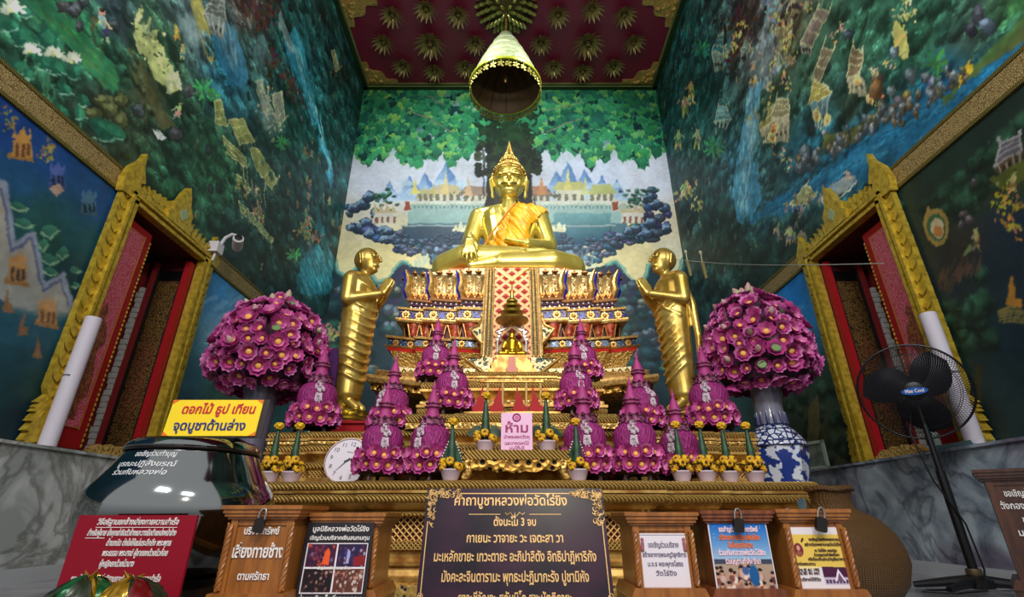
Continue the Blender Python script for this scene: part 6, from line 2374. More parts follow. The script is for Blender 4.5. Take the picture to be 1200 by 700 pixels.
# ---- conical lotus offering (bulb of petals, ruffle, ringed spire) on a footed tray
def make_cone():
    t = thing('lotus_cone', '', 'flower offering', (0, 0, 0), group='magenta lotus cones on the altar')
    mb = MB()
    mb.lathe([(.10, .035), (.125, .045), (.13, .06), (.10, .07)], 20)
    for k in range(5):
        a = 2 * PI * k / 5 + .3
        mb.tube([(.085 * math.cos(a), .085 * math.sin(a), .045), (.105 * math.cos(a), .105 * math.sin(a), .02), (.10 * math.cos(a), .10 * math.sin(a), .0)], [.014, .01, .016], 8)
    mb.build('footed_tray', DSTEM, t)
    mb = MB()
    prof = [(.06, .06), (.105, .10), (.108, .17), (.114, .21), (.112, .25), (.096, .285), (.066, .305), (.05, .31)]
    mb.lathe(prof, 28, rfun=lambda a, z: 1 + .012 * math.cos(30 * a))
    mb.build('petal_bulb', BULB, t)
    for j, (r, z, n, tl) in enumerate(((.128, .085, 14, -.15), (.118, .138, 14, .2))):
        for k in range(n):
            a = 2 * PI * (k + .5 * j) / n + random.uniform(-.06, .06)
            d = Vector((math.cos(a), math.sin(a), tl + random.uniform(-.12, .12))).normalized()
            o = obj('lotus_flower', LOT if (k + j) % 3 else LOT2, t)
            o.matrix_local = Matrix.Translation((r * math.cos(a), r * math.sin(a), z + random.uniform(-.008, .008))) @ aim(d, random.uniform(0, 1)) @ Matrix.Scale(random.uniform(.72, .88), 4)
    mb = MB()
    for k in range(26):
        a = 2 * PI * k / 26
        mb.petal((.052 * math.cos(a), .052 * math.sin(a), .312 + .016 * (k % 2)), (math.cos(a), math.sin(a), -.15 + .4 * (k % 2)), (0, 0, 1), .04, .03, -.25 + .6 * (k % 2), .3, 3)
    mb.lathe([(.045, .30), (.070, .31), (.068, .335), (.048, .350)], 22, rfun=lambda a, z: 1 + .09 * math.cos(13 * a))
    mb.build('ruffle', COLL, t)
    mb = MB()
    mb.lathe([(.052, .335), (.046, .355), (.038, .375), (.034, .395), (.036, .405), (.046, .410), (.046, .418), (.035, .421), (.035, .426), (.043, .430), (.042, .438), (.034, .441), (.032, .455), (.024, .480), (.013, .505), (.009, .518), (.012, .527), (.0105, .535), (.005, .552), (.002, .575), (0, .577)], 18)
    mb.build('spire', mat('magenta_spire', (160, 46, 112), .6, 0, .2, 30), t)
    mb = MB()
    for z, r in ((.414, .046), (.434, .0425)):
        mb.tube([(r * math.cos(2 * PI * k / 20), r * math.sin(2 * PI * k / 20), z) for k in range(20)], .0048, 6, closed=True)
    mb.build('garland_ring', COLL, t)
    mb = MB()
    for k in range(34):
        u = random.random()
        w = .028 * (1 - abs(u - .55) * 1.2)
        x = random.uniform(-1, 1) * w
        mb.ball((x, -.05 - .068 * math.sin(min(1, u * 1.2) * PI / 2) - random.uniform(0, .012), .31 - .10 * u), (.008, .008, .013), 5, 4)
    for k in range(5):
        mb.tube([(-.014 + .007 * k, -.122, .225), (-.018 + .009 * k, -.130, .175 - .01 * (k % 2))], .005, 5)
    mb.build('jasmine_tassel', GARL, t)
    return t


cone0 = make_cone()
CONES = [  # x, y, base z, size, turn of the tassel, label
    (-.738, 2.895, AZ, 1.0, .35, 'magenta lotus cone beside the round clock, in the front row'),
    (-.462, 2.895, AZ, 1.0, -.45, 'magenta lotus cone left of the yellow pot, second in the left front row'),
    (-.835, 3.42, S1, 1.0, -.5, 'magenta lotus cone behind the one beside the clock'),
    (-.42, 3.415, S1 + .121, 1.0, .2, 'magenta lotus cone behind the second cone of the left front row'),
    (-.60, 3.74, 1.281, 1.0, .1, 'topmost magenta lotus cone on the left side of the stair'),
    (.418, 2.91, AZ, 1.06, -.1, 'magenta lotus cone behind a yellow pot, right of the pink sign, front row'),
    (.45, 3.415, S1 + .121, 1.0, .1, 'middle magenta lotus cone of the right column of three beside the stair'),
    (.555, 3.74, 1.281, 1.0, -.1, 'topmost magenta lotus cone on the right side of the stair'),
    (.705, 2.91, AZ, 1.06, -.35, 'magenta lotus cone in the right front row, second from the pink sign'),
    (.90, 3.43, S1, 1.04, .3, 'magenta lotus cone behind the second cone of the right front row'),
    (1.005, 3.06, AZ, .98, -.8, 'magenta lotus cone behind the yellow pots at right, in front of the standing disciple'),
    (-1.35, 3.40, S1, 1.14, .3, 'magenta lotus cone at far left in front of the left bouquet'),
    (1.365, 3.40, S1, 1.14, -.6, 'magenta lotus cone at far right in front of the right bouquet')]
for i, (x, y, z, k, rz, lab) in enumerate(CONES):
    if i == 0:
        cone0.location, cone0.rotation_euler, cone0.scale = (x, y, z + .001), (0, 0, rz), (k,) * 3
        cone0['label'] = lab
    else:
        dup(cone0, (x, y, z + .001), (0, 0, rz + .01 * i), lab, k)

# ---- great lotus bouquets
def bouquet(name, lab, cx, cy, cz, sx, prof, tilt):
    t = thing(name, lab, 'bouquet', (cx, cy, cz), group='great lotus bouquets')
    zs_ = [p[1] for p in prof]
    rs_ = [p[0] for p in prof]
    L = []
    z = zs_[0] + .02
    while z < zs_[-1] - .02:
        r = float(np.interp(z, zs_, rs_))
        n = max(3, int(2 * PI * r / .098))
        off = random.random()
        for k in range(n):
            a = 2 * PI * (k + off) / n
            dr = (float(np.interp(z + .03, zs_, rs_)) - float(np.interp(z - .03, zs_, rs_))) / .06
            nrm = Vector((math.cos(a), math.sin(a), -dr * .8)).normalized()
            q = random.uniform(.94, 1.05)
            L.append((Vector((r * q * math.cos(a), r * q * math.sin(a), z + random.uniform(-.02, .02))), nrm))
        z += .078
    L.sort(key=lambda p: p[0].y * 1.0 + (.3 if p[1].y > 0.2 else 0) - p[1].y * -.2)
    rest = MB()
    lots = []
    for i, (p, nrm) in enumerate(L):
        T = Matrix.Translation(p) @ aim(nrm + Vector((random.uniform(-.4, .4), random.uniform(-.35, .35), random.uniform(-.3, .4))), random.uniform(0, 1)) @ Matrix.Scale(random.uniform(.85, 1.45), 4)
        if i < 98:
            o = obj('lotus_flower', LOT if i % 2 else LOT2, t)
            o.matrix_local = T
        else:
            rest.T = T
            lotus_bm(rest, .045)
    rest.T = Matrix.Identity(4)
    st = rest.build('lotus_flowers', [MAG, MAGL, YEL], t, 60)
    st['kind'] = 'stuff'
    mb = MB()
    mb.lathe([(r * .86, z) for r, z in prof], 24)
    mb.build('leaf_core', mat('dark_leaf_filling', (52, 34, 44), .8, 0, .4, 30, color2=(84, 30, 64)), t)
    for k in range(22):
        p, nrm = random.choice([q for q in L if q[1].y < .3 and (q[0].z > prof[3][1] or random.random() < .4)])
        pod = k % 3 == 0
        mb = MB()
        if pod:
            mb.lathe([(.004, -.05), (.012, -.03), (.028, .0), (.031, .012), (.026, .018), (0, .019)], 14)
        else:
            mb.lathe([(.004, -.04), (.017, -.015), (.024, .005), (.018, .025), (.006, .043), (0, .045)], 12)
        o = mb.build('lotus_pod' if pod else 'lotus_bud', PODM if pod else BUDM, t)
        o.matrix_local = Matrix.Translation(p + nrm * .02) @ aim(nrm + Vector((0, 0, .5)))
    for k in range(5):
        mb = MB()
        mb.lathe([(.004, -.06), (.018, -.02), (.028, .005), (.022, .035), (.006, .066), (0, .068)], 12)
        o = mb.build('lotus_bud', BUDM, t)
        o.location = (random.uniform(-.07, .07), random.uniform(-.07, .0), zs_[-1] + .02 - .012 * k)
        o.rotation_euler = (random.uniform(-.4, .4), random.uniform(-.5, .5), 0)
    return t


BQY = 3.62
cL, cR = atY(313, 405, BQY), atY(887, 402, BQY)
prof = [(.18, -.34), (.31, -.31), (.375, -.23), (.385, -.12), (.365, .02), (.315, .15), (.23, .26), (.125, .34), (.04, .38)]
vlx, vrx = atY(307, 480, BQY).x, atY(905, 500, BQY).x
bL = bouquet('lotus_bouquet', 'huge domed bouquet of pink lotus at left in a plain grey vase', cL.x + .05, BQY, cL.z, 1, prof, 0)
bR = bouquet('lotus_bouquet', 'huge domed bouquet of pink lotus at right in a blue and white vase', cR.x - .02, BQY, cR.z, 1, [(r * .95, z * 1.05) for r, z in prof], 0)
zt = cL.z - .30 - AZ
t = thing('vase', 'plain grey cylindrical vase holding the left lotus bouquet', 'vase', (vlx - .03, BQY, AZ + .001))
mb = MB()
mb.lathe([(.10, 0), (.105, .02), (.095, .05), (.10, .3), (.115, zt - .1), (.135, zt), (.12, zt), (.10, zt - .1), (.02, zt - .12)], 32)
mb.build('body', mat('grey_glazed_vase', (104, 100, 116), .22, .1), t)
mb = MB()
for k in range(7):
    a = -PI / 2 + (k - 3) * .35
    mb.tube([(.02 * math.cos(a), .02 * math.sin(a), zt - .1), (.10 * math.cos(a), .10 * math.sin(a), zt - .04), (.13 * math.cos(a), .13 * math.sin(a), zt + .02)], .008, 6)
mb.build('stems', mat('stem_green', (70, 92, 56), .6), t)
# blue and white porcelain vase
PORC = mat('blue_white_porcelain', (206, 212, 222), .14, 0, 0, 15, 'noise', color2=(36, 56, 128), mix=(.53, .57), coat=.3)
PORC2 = mat('blue_white_scroll', (206, 212, 222), .14, 0, 0, 26, 'crackle', color2=(30, 40, 96), mix=(.08, .13), coat=.5)
PORCN = mat('shaded_white_glaze', (120, 120, 134), .14, 0, .0, 10, coat=.5)  # neck glaze darkened in its colour, where less light reaches
zt = cR.z - .28 - AZ
t = thing('porcelain_vase', 'tall blue and white porcelain vase at the right end of the altar', 'vase', (vrx, BQY, AZ + .001))
mb = MB()
mb.lathe([(.15, 0), (.155, .02), (.16, .04), (.185, .2), (.19, .26)], 6, cap=True, rfun=None)
mb.T = Matrix.Rotation(.3, 4, 'Z')
mb2 = MB()
mb2.T = Matrix.Rotation(.3, 4, 'Z')
mb2.lathe([(.15, 0), (.158, .02), (.16, .04), (.19, .2), (.195, .27)], 8)
mb2.build('body', PORC, t, 20)
mb = MB()
mb.lathe([(.19, .27), (.20, .28), (.195, .30), (.17, .34), (.13, .39), (.10, .42)], 32)
mb.build('shoulder', PORC2, t)
mb = MB()
mb.lathe([(.10, .42), (.102, .43), (.095, .50), (.10, zt - .1), (.13, zt - .02), (.15, zt), (.135, zt), (.09, zt - .1), (.0, zt - .12)], 32)
mb.build('neck', PORCN, t)
mb = MB()
for k in range(14):
    a = 2 * PI * k / 14
    for r, z0, z1 in ((.100, .43, .52),):
        c_, s_ = math.cos(a), math.sin(a)
        mb.tube([(r * c_, r * s_, z0), (r * .985 * c_, r * .985 * s_, (z0 + z1) / 2), (r * .97 * c_, r * .97 * s_, z1)], [.013, .011, .003], 6)
for z, r in ((.275, .197), (.305, .194), (.425, .104), (.39, .133)):
    mb.tube([(r * math.cos(2 * PI * k / 28), r * math.sin(2 * PI * k / 28), z) for k in range(28)], .004, 5, closed=True)
mb.build('cobalt_bands', mat('cobalt_glaze', (34, 44, 92), .2), t)

# ---- marigold pots with rolled-leaf cones
MARI = mat('marigold_yellow', (232, 186, 24), .7, 0, .9, 60, 'voronoi', color2=(196, 136, 8))
MARIC = mat('marigold_dark_heart', (84, 34, 22), .7)
LEAF = mat('rolled_banana_leaf', (34, 76, 44), .45, 0, .3, 20, color2=(20, 48, 30))
POTM = mat('pale_plastic_pot', (196, 176, 186), .45)


def make_pot(kind):
    t = thing('marigold_pot', '', 'flower pot', (0, 0, 0), group='marigold pots with leaf cones')
    mb = MB()
    mb.lathe([(.036, 0), (.038, .004), (.040, .008), (.052, .044), (.056, .048), (.056, .055), (.050, .055), (.046, .04), (.0, .038)], 24)
    mb.build('pot', POTM, t)
    mb = MB()
    n, turns = 60, 6
    mb.lathe([(.026, .05), (.024, .12), (.018, .19), (.011, .25), (.006, .285)], 14)
    mb.tube([((.027 - .021 * k / n) * math.cos(2 * PI * turns * k / n), (.027 - .021 * k / n) * math.sin(2 * PI * turns * k / n), .06 + .22 * k / n) for k in range(n)], .003, 5)
    mb.build('leaf_cone', LEAF, t)
    mb = MB()
    mb.lathe([(0, .278), (.018, .282), (.027, .296), (.026, .308), (.016, .318), (0, .321)], 14, rfun=lambda a, z: 1 + .06 * math.cos(9 * a))
    mb.build('marigold_top', MARI, t)
    for k in range(9 if kind == 0 else 7):
        a = 2 * PI * k / 7 + .2 if k < 7 else -PI / 2 + (k - 7.5) * 1.2
        r, z = (.043, .066 + .024 * (k % 2)) if k < 7 else (.034, .112)
        o = obj('marigold', MAR_ME, t)
        o.matrix_local = Matrix.Translation((r * math.cos(a), r * math.sin(a), z)) @ aim((math.cos(a), math.sin(a), .35)) @ Matrix.Scale(1.08, 4)
    mb = MB()
    if kind == 0:
        for k in range(16):
            a = 2 * PI * k / 16
            mb.petal((.03 * math.cos(a), .03 * math.sin(a), .07), (math.cos(a), math.sin(a), .9), (0, 0, 1), .06, .02, -.4, .2, 3)
        mb.build('leaf_collar', LEAF, t)
    elif kind == 1:
        for s_ in (-1, 1):
            for k in range(11):
                e = .15 + k * .12
                mb.petal((s_ * .02, .02, .08), (s_ * math.cos(e), .15, math.sin(e)), (0, -1, 0), .092 - .002 * k, .012, .1, .1, 3)
        mb.build('spiky_leaf_fan', LEAF, t)
    else:
        for s_ in (-1, 1):
            mb.prism([(s_ * .015, .06), (s_ * .066, .075), (s_ * .06, .12), (s_ * .02, .19)][::-s_], .012, .02, 'y')
        sh = mb.build('leaf_wings', LEAF, t)
        mb = MB()
        for s_ in (-1, 1):
            for k in range(9):
                q = k / 8
                mb.ball((s_ * (.066 - .046 * q), .008, .08 + .115 * q), (.005, .005, .005), 6, 4)
        mb.build('white_bead_edge', mat('white_jasmine_bud', (214, 208, 200), .6), sh)
    return t


m_ = MB()
m_.m = 0
m_.ball((0, 0, .006), (.021, .021, .016), 10, 7)
for k in range(8):
    a = 2 * PI * k / 8
    m_.ball((.014 * math.cos(a), .014 * math.sin(a), .006), (.009, .009, .011), 6, 5)
m_.m = 1
m_.ball((0, 0, .020), (.007, .007, .004), 6, 4)
MAR_ME = m_.mesh('marigold', [MARI, MARIC], 60)
TBL = .685
P0_ = [(kind, x, y, z, lab) for kind, x, y, z, lab in (
    (0, atY(316, 560, 2.90).x, 2.90, AZ, 'leftmost marigold pot with leaf cone, between silver bowl and clock'),
    (0, atY(341, 560, 2.90).x, 2.90, AZ, 'marigold pot with leaf cone right beside the clock'),
    (0, .93, 2.85, AZ, 'first of four marigold pots at right, nearest the lotus cone'),
    (0, 1.065, 2.85, AZ, 'second of four marigold pots at right'),
    (0, 1.205, 2.885, AZ, 'third of four marigold pots at right'),
    (0, 1.345, 2.885, AZ, 'rightmost marigold pot, in front of the blue and white vase'),
    (1, -.150, 2.84, TBL, 'marigold pot with spiky leaves on the low table, left of the pink sign'),
    (1, .195, 2.84, TBL, 'marigold pot with spiky leaves on the low table, right of the pink sign'),
    (2, -.325, 2.755, AZ, 'marigold pot with white-beaded leaf wings, left of the low table'),
    (2, .35, 2.755, AZ, 'marigold pot with white-beaded leaf wings, right of the low table'))]
proto = {}
for kind, x, y, z, lab in P0_:
    k = 1.02 if kind != 1 else 1.05
    if kind not in proto:
        o = proto[kind] = make_pot(kind)
        o.location, o.scale = (x, y, z + .001), (k,) * 3
        o['label'] = lab
    else:
        dup(proto[kind], (x, y, z + .001), (0, 0, random.uniform(-.3, .3)), lab, k)

# ---- low carved table with the pink notice
t = thing('low_table', 'low gilded table with carved apron and curled feet, holding the pink sign', 'table', (.02, 2.83, AZ + .001))
H_ = TBL - AZ - .001
mb = MB()
for o_, z0, z1 in ((.29, H_ - .018, H_), (.275, H_ - .032, H_ - .018), (.285, H_ - .048, H_ - .032)):
    mb.box((0, 0, (z0 + z1) / 2), (o_ * 2, .19, z1 - z0))
mb.build('table_top', GOLD_Z, t)
mb = MB()
P = [(-.25, H_ - .045), (.25, H_ - .045), (.245, .062), (.20, .048), (.15, .056), (.10, .040), (.05, .048), (0, .034), (-.05, .048), (-.10, .040), (-.15, .056), (-.20, .048), (-.245, .062)]
mb.prism(P, -.088, -.074, 'y')
mb.build('carved_apron', GOLD_D, t)
for s_ in (-1, 1):
    for y in (-.07, .07):
        mb = MB()
        mb.tube([(s_ * .245, y, H_ - .05), (s_ * .262, y, .09), (s_ * .25, y, .05), (s_ * .268, y, .02), (s_ * .285, y, .010)], [.026, .026, .02, .02, .012], 10)
        mb.build('leg', GOLD_C, t)
t = thing('notice_sign', 'small pink notice standing on the low table between two marigold pots', 'sign', (.026, 2.765, TBL + .002), rot=(-.06, 0, 0))
mb = MB()
mb.box((0, 0, .1), (.172, .004, .205))
mb.box((0, .03, .004), (.12, .06, .004))
mb.build('card', mat('pink_card', (226, 176, 206), .5), t)
INK = mat('magenta_ink', (150, 36, 90), .6)
mb = MB()
mb.tube([(.02 * math.cos(2 * PI * k / 28), -.003, .176 + .02 * math.sin(2 * PI * k / 28)) for k in range(28)], .004, 5, closed=True)
mb.build('round_emblem', INK, t)
mb = MB()
mb.lathe([(0, 0), (.012, 0), (.012, .001), (0, .001)], 16)
mb.build('emblem_centre', mat('rose_ink', (196, 90, 140), .6), t, 35, (0, -.0025, .176), (PI / 2, 0, 0))
text('lettering', 'ห้าม', .07, INK, t, (0, -.003, .095), width=.125, bold=.0016)
text('lettering', 'นำพระรอดวัตถุ', .024, INK, t, (0, -.003, .062), width=.14, bold=.0004)
text('lettering', 'และวางดอกไม้', .024, INK, t, (0, -.003, .028), width=.13, bold=.0004)
text('lettering', 'บนโต๊ะนี้', .02, INK, t, (0, -.003, .004), width=.08, bold=.0003)

# ---- wall clock leaning on the steps
t = thing('clock', 'round white clock with silver rim leaning among the lotus cones', 'clock', (-1.005, 3.11, AZ + .002), rot=(math.radians(-11), 0, 0))
CR = .142
mb = MB()
mb.lathe([(0, 0), (CR * .96, 0), (CR, .006), (CR, .022), (CR * .975, .03), (CR * .94, .030), (CR * .93, .02), (0, .02)], 48)
mb.build('case', mat('silver_rose_rim', (204, 180, 176), .25, .8), t, 35, (0, .03, CR), (PI / 2, 0, 0))
mb = MB()
mb.lathe([(0, .0), (CR * .92, .0), (CR * .92, .002), (0, .002)], 48)
dial = mb.build('dial', mat('dial_white', (216, 208, 216), .4), t, 35, (0, .009, CR), (PI / 2, .19, 0))
DINK = mat('dial_black', (40, 36, 44), .5)
for n in range(1, 13):
    a = PI / 2 - 2 * PI * n / 12
    text('numeral', str(n), .036, DINK, dial, (CR * .72 * math.cos(a), CR * .72 * math.sin(a) - .012, .0025), (0, 0, 0))
mb = MB()
for a, L, w in ((math.radians(236), .088, .0045), (math.radians(29), .07, .005)):
    c_, s_ = math.cos(a), math.sin(a)
    mb.add([(-.02 * c_ - w * s_, -.02 * s_ + w * c_, .004), (-.02 * c_ + w * s_, -.02 * s_ - w * c_, .004), (L * c_ + w * .3 * s_, L * s_ - w * .3 * c_, .004), (L * c_ - w * .3 * s_, L * s_ + w * .3 * c_, .004)], [(0, 1, 2, 3)])
mb.lathe([(0, .003), (.007, .003), (.007, .006), (0, .006)], 12)
mb.build('hands', DINK, dial)
text('dial_print', 'QUARTZ', .010, DINK, dial, (0, .048, .0025), (0, 0, 0))
# purple upright curved panel
t = thing('purple_panel', 'smooth purple curved upright panel behind the far left lotus cone', 'ornament', (atY(388, 430, 3.70).x, 3.70, S1 + .001))
mb = MB()
hh = atY(384, 408, 3.7).z - S1
P = [(-.06, 0), (.03, 0), (.06, hh * .5), (.05, hh * .85), (.03, hh), (-.01, hh * .98), (-.04, hh * .9), (-.03, hh * .5)]
mb.prism(P, -.015, .015, 'y')
mb.build('panel', mat('purple_lacquer', (66, 28, 78), .7, spec=.15), t)
# ------------------------------------------------------------------ printed sheets
def paint_sheet(name, cv, w, h, parent, loc, rot=(0, 0, 0), n=70, m=None):
    """flat printed sheet in its own x-z plane with the printed colours on its points"""
    us = np.linspace(cv.u0, cv.u0 + (cv.W - 1) * cv.res, n)
    vs = np.linspace(cv.v0, cv.v0 + (cv.H - 1) * cv.res, int(n * h / w) + 2)
    o = mural(name, cv, us, vs, lambda u, v: np.stack([u, np.zeros_like(u), v], -1), 1.0, m or paint_mat('printed_paper', .5))
    del o['kind']
    o.parent = parent
    o.location, o.rotation_euler = loc, rot
    return o


def sheet_canvas(w, h, col, res=.0015):
    c = Canvas(-w / 2, w / 2, 0, h, res, lambda x, y: (x, y))
    c.A[:] = np.array(col, np.float32)
    return c


WOOD = mat('honey_brown_wood', (156, 96, 38), .4, 0, .12, 7, color2=(132, 78, 30), stretch=(6, 6, 1), coat=.1)
WOODD = mat('reddish_brown_wood', (128, 66, 30), .42, 0, .15, 9, color2=(98, 48, 22), stretch=(6, 6, 1), coat=.08)
WOODK = mat('dark_brown_wood', (78, 42, 22), .42, 0, .15, 9, color2=(56, 28, 16), stretch=(6, 6, 1), coat=.08)
LOCKM = mat('steel_shackle', (170, 168, 162), .25, .9)
LOCKB = mat('dark_lock_body', (44, 40, 38), .4, .6)
WTXT = mat('white_lettering', (226, 220, 214), .6)
DTXT = mat('grey_violet_print', (96, 84, 112), .6)


def twist_column(mb, x, y, z0, z1, r=.010):
    n = 26
    for k in range(3):
        mb.tube([(x + r * .55 * math.cos(2 * PI * (k / 3 + 3.5 * i / n)), y + r * .55 * math.sin(2 * PI * (k / 3 + 3.5 * i / n)), z0 + (z1 - z0) * i / n) for i in range(n + 1)], r * .62, 6)


def padlock(parent, x, y, z, s=1.0, rz=0.0):
    p = obj('padlock', None, parent, (x, y, z), (0, rz, 0))
    mb = MB()
    mb.bevbox((0, 0, -.020 * s), (.030 * s, .014, .040 * s), .005)
    mb.build('lock_body', LOCKB, p)
    mb = MB()
    mb.tube([(-.010 * s, 0, -.004), (-.010 * s, 0, .014 * s), (-.006 * s, 0, .026 * s), (0, 0, .029 * s), (.006 * s, 0, .026 * s), (.010 * s, 0, .014 * s), (.010 * s, 0, -.004)], .0032, 8)
    mb.build('shackle', LOCKM, p)
    return p


def donation_box(label, x, y, w, d, h, m, rz=0.0, columns=True, holes=True):
    t = thing('donation_box', label, 'donation box', (x, y, .001), rz, group='wooden donation boxes')
    zb = .125
    # plinth
    mb = MB()
    mb.box((0, 0, zb * .42), (w + .03, d + .03, zb * .84))
    mb.prism([(-w / 2 - .018, zb * .84), (w / 2 + .018, zb * .84), (w / 2 + .016, zb * .92), (w / 2 + .004, zb + .015), (-w / 2 - .004, zb + .015), (-w / 2 - .016, zb * .92)], -d / 2 - .02, d / 2 + .02, 'y')
    mb.build('plinth', m, t)
    if holes:
        for s_ in (-1, 1):
            mb = MB()
            mb.lathe([(0, 0), (.036, 0), (.036, .003), (0, .003)], 20, sx=1.1, sy=.62)
            mb.build('oval_cutout', BLACKLAC, t, 35, (s_ * w * .27, -d / 2 - .0160, zb * .5), (PI / 2, 0, 0))
    # body
    mb = MB()
    mb.box((0, 0, (zb + h - .035) / 2 + .01), (w - .03, d - .03, h - .05 - zb + .03))
    mb.build('body', m, t)
    mb = MB()
    for s_ in (-1, 1):
        mb.box((s_ * (w / 2 - .022), 0, (zb + h - .03) / 2), (.022, d - .012, h - .04 - zb + .03))
    mb.box((0, 0, h - .05), (w - .02, d - .02, .02))
    mb.build('stiles', m, t)
    if columns:
        for s_ in (-1, 1):
            mb = MB()
            twist_column(mb, s_ * (w / 2 - .014), -d / 2 - .002, zb + .02, h - .06, .0085)
            mb.build('twisted_column', m, t)
    # cornice
    mb = MB()
    for o_, z0, z1 in ((.000, h - .042, h - .034), (.008, h - .034, h - .024), (.013, h - .024, h - .012), (.018, h - .012, h)):
        mb.box((0, 0, (z0 + z1) / 2), (w + 2 * o_, d + 2 * o_, z1 - z0))
    mb.build('cornice', m, t)
    mb = MB()
    mb.box((0, .01, h + .001), (w * .45, .02, .003))
    mb.build('coin_slot', BLACKLAC, t)
    return t


# first box: white lettering straight on the wood
t = donation_box('brown wooden donation box with white lettering and a padlock, beside the silver bowl', -.82, 1.88, .228, .22, .392, WOOD, columns=True)
fy = -.22 / 2 + .0145 - .003
text('lettering', 'บริจาคทรัพย์', .03, WTXT, t, (0.0, fy, .305), width=.115, bold=.0006)
text('lettering', 'เสี่ยงทายช้าง', .05, WTXT, t, (.0, fy, .238), width=.165, bold=.0012)
text('lettering', 'ตามศรัทธา', .03, WTXT, t, (0.0, fy, .175), width=.10, bold=.0006)
padlock(t, .005, -.128, .352, 1.05, .15)
mb = MB()
for k in range(20):
    mb.ball((-.228 / 2 + .008, -.112, .15 + k * .0098), (.0035, .0035, .004), 6, 4)
    mb.ball((.228 / 2 - .008, -.112, .15 + k * .0098), (.0035, .0035, .004), 6, 4)
mb.build('bead_trim', mat('pale_wood_bead', (176, 126, 70), .4), t)
# second box: black poster with four photographs
t = donation_box('brown wooden donation box with a black poster of four photographs', -.565, 1.98, .228, .24, .370, WOOD)
po = obj('poster', None, t, (-.018, -.155, .068), (-.09, 0, 0))
mb = MB()
mb.box((0, 0, .135), (.226, .004, .275))
mb.build('black_board', mat('black_poster', (20, 16, 24), .4), po)
text('lettering', 'มูลนิธิหลวงพ่อวัดไร่ขิง', .022, WTXT, po, (.002, -.003, .245), width=.19, bold=.0003)
text('lettering', 'เชิญร่วมบริจาคเงินสมทบทุน', .018, WTXT, po, (.002, -.003, .219), width=.20, bold=.0003)
text('lettering', 'ช่วยเหลือเด็กที่ขาดแคลน', .022, WTXT, po, (.0, -.003, .042), width=.20, bold=.0003)
text('lettering', 'ในถิ่นทุรกันดาร', .022, WTXT, po, (.002, -.003, .013), width=.13, bold=.0003)
cv = sheet_canvas(.204, .146, (226, 214, 216), .001)
for (u0, v0), cols in (((-.099, .076), [(60, 24, 52), (120, 40, 60), (196, 70, 40), (90, 100, 150), (40, 20, 40)]), ((.002, .076), [(40, 26, 60), (90, 30, 50), (110, 34, 40), (150, 150, 180), (60, 50, 110)]),
                       ((-.099, .003), [(24, 16, 20), (40, 20, 26), (120, 70, 60), (30, 18, 22), (170, 130, 120)]), ((.002, .003), [(90, 50, 40), (150, 110, 96), (180, 120, 100), (70, 30, 40), (196, 180, 170)])):
    cv.polyuv([(u0, v0), (u0 + .097, v0), (u0 + .097, v0 + .067), (u0, v0 + .067)], cols[0])
    for k in range(60):
        uu, vv = u0 + random.uniform(.004, .093), v0 + random.uniform(.004, .063)
        cv.ell(uu, vv, random.uniform(.002, .007), random.uniform(.003, .009), random.choice(cols), random.uniform(-.6, .6), .9)
cv.polyuv([(-.045, .085), (-.02, .08), (-.022, .12), (-.03, .132), (-.038, .118)], (222, 84, 36))
cv.polyuv([(.034, .085), (.044, .085), (.046, .12), (.036, .128)], (150, 150, 196))
cv.polyuv([(.06, .08), (.096, .08), (.096, .11), (.06, .105)], (128, 24, 32))
paint_sheet('photo_prints', cv, .204, .146, po, (0, -.0035, .063), n=120)
text('photo_caption', 'เชิญร่วมบริจาคตามศรัทธา', .012, WTXT, po, (0, -.0045, .132), width=.11, bold=.0003)

# third box: white paper notice
t = donation_box('honey-brown donation box with a white paper notice, right of the black board', .525, 2.02, .225, .24, .372, WOOD)
po = obj('notice', None, t, (.0, -.1085, .128), (0, 0, 0))
mb = MB()
mb.box((0, -.003, .09), (.184, .003, .172))
mb.build('paper', PAPER, po)
mb = MB()
for c_, d_ in (((0, -.005, .009), (.18, .001, .001)), ((0, -.005, .171), (.18, .001, .001)), ((-.09, -.005, .09), (.001, .001, .163)), ((.09, -.005, .09), (.001, .001, .163))):
    mb.box(c_, d_)
mb.build('border_line', DTXT, po)
for z, s_, w_, b_ in ((.132, .024, .105, 'ขอเชิญร่วมบริจาค'), (.103, .02, .15, 'สร้างอาคารพระครูวิสุทธิการ'), (.075, .02, .12, 'ม.จ.ร พระพุทธโสธร'), (.047, .02, .07, 'วัดไร่ขิง')):
    text('lettering', b_, s_, DTXT, po, (0, -.0055, z), width=w_, bold=.0002)
for s_ in (-1, 1):
    mb = MB()
    mb.caps((s_ * .072, -.006, .148), (s_ * .074, -.006, .125), .0055, .0065, 8)
    mb.ball((s_ * .072, -.006, .157), (.006, .003, .006), 8, 6)
    mb.build('printed_figure', mat('rose_print', (150, 90, 100), .6), po)
mb = MB()
mb.tube([(-.02 + .013 * math.cos(PI * k / 8), 0, .372 + .014 * math.sin(PI * k / 8)) for k in range(9)], .0035, 6)
mb.build('ring_handle', mat('brass_ring', (150, 110, 50), .35, .8), t)

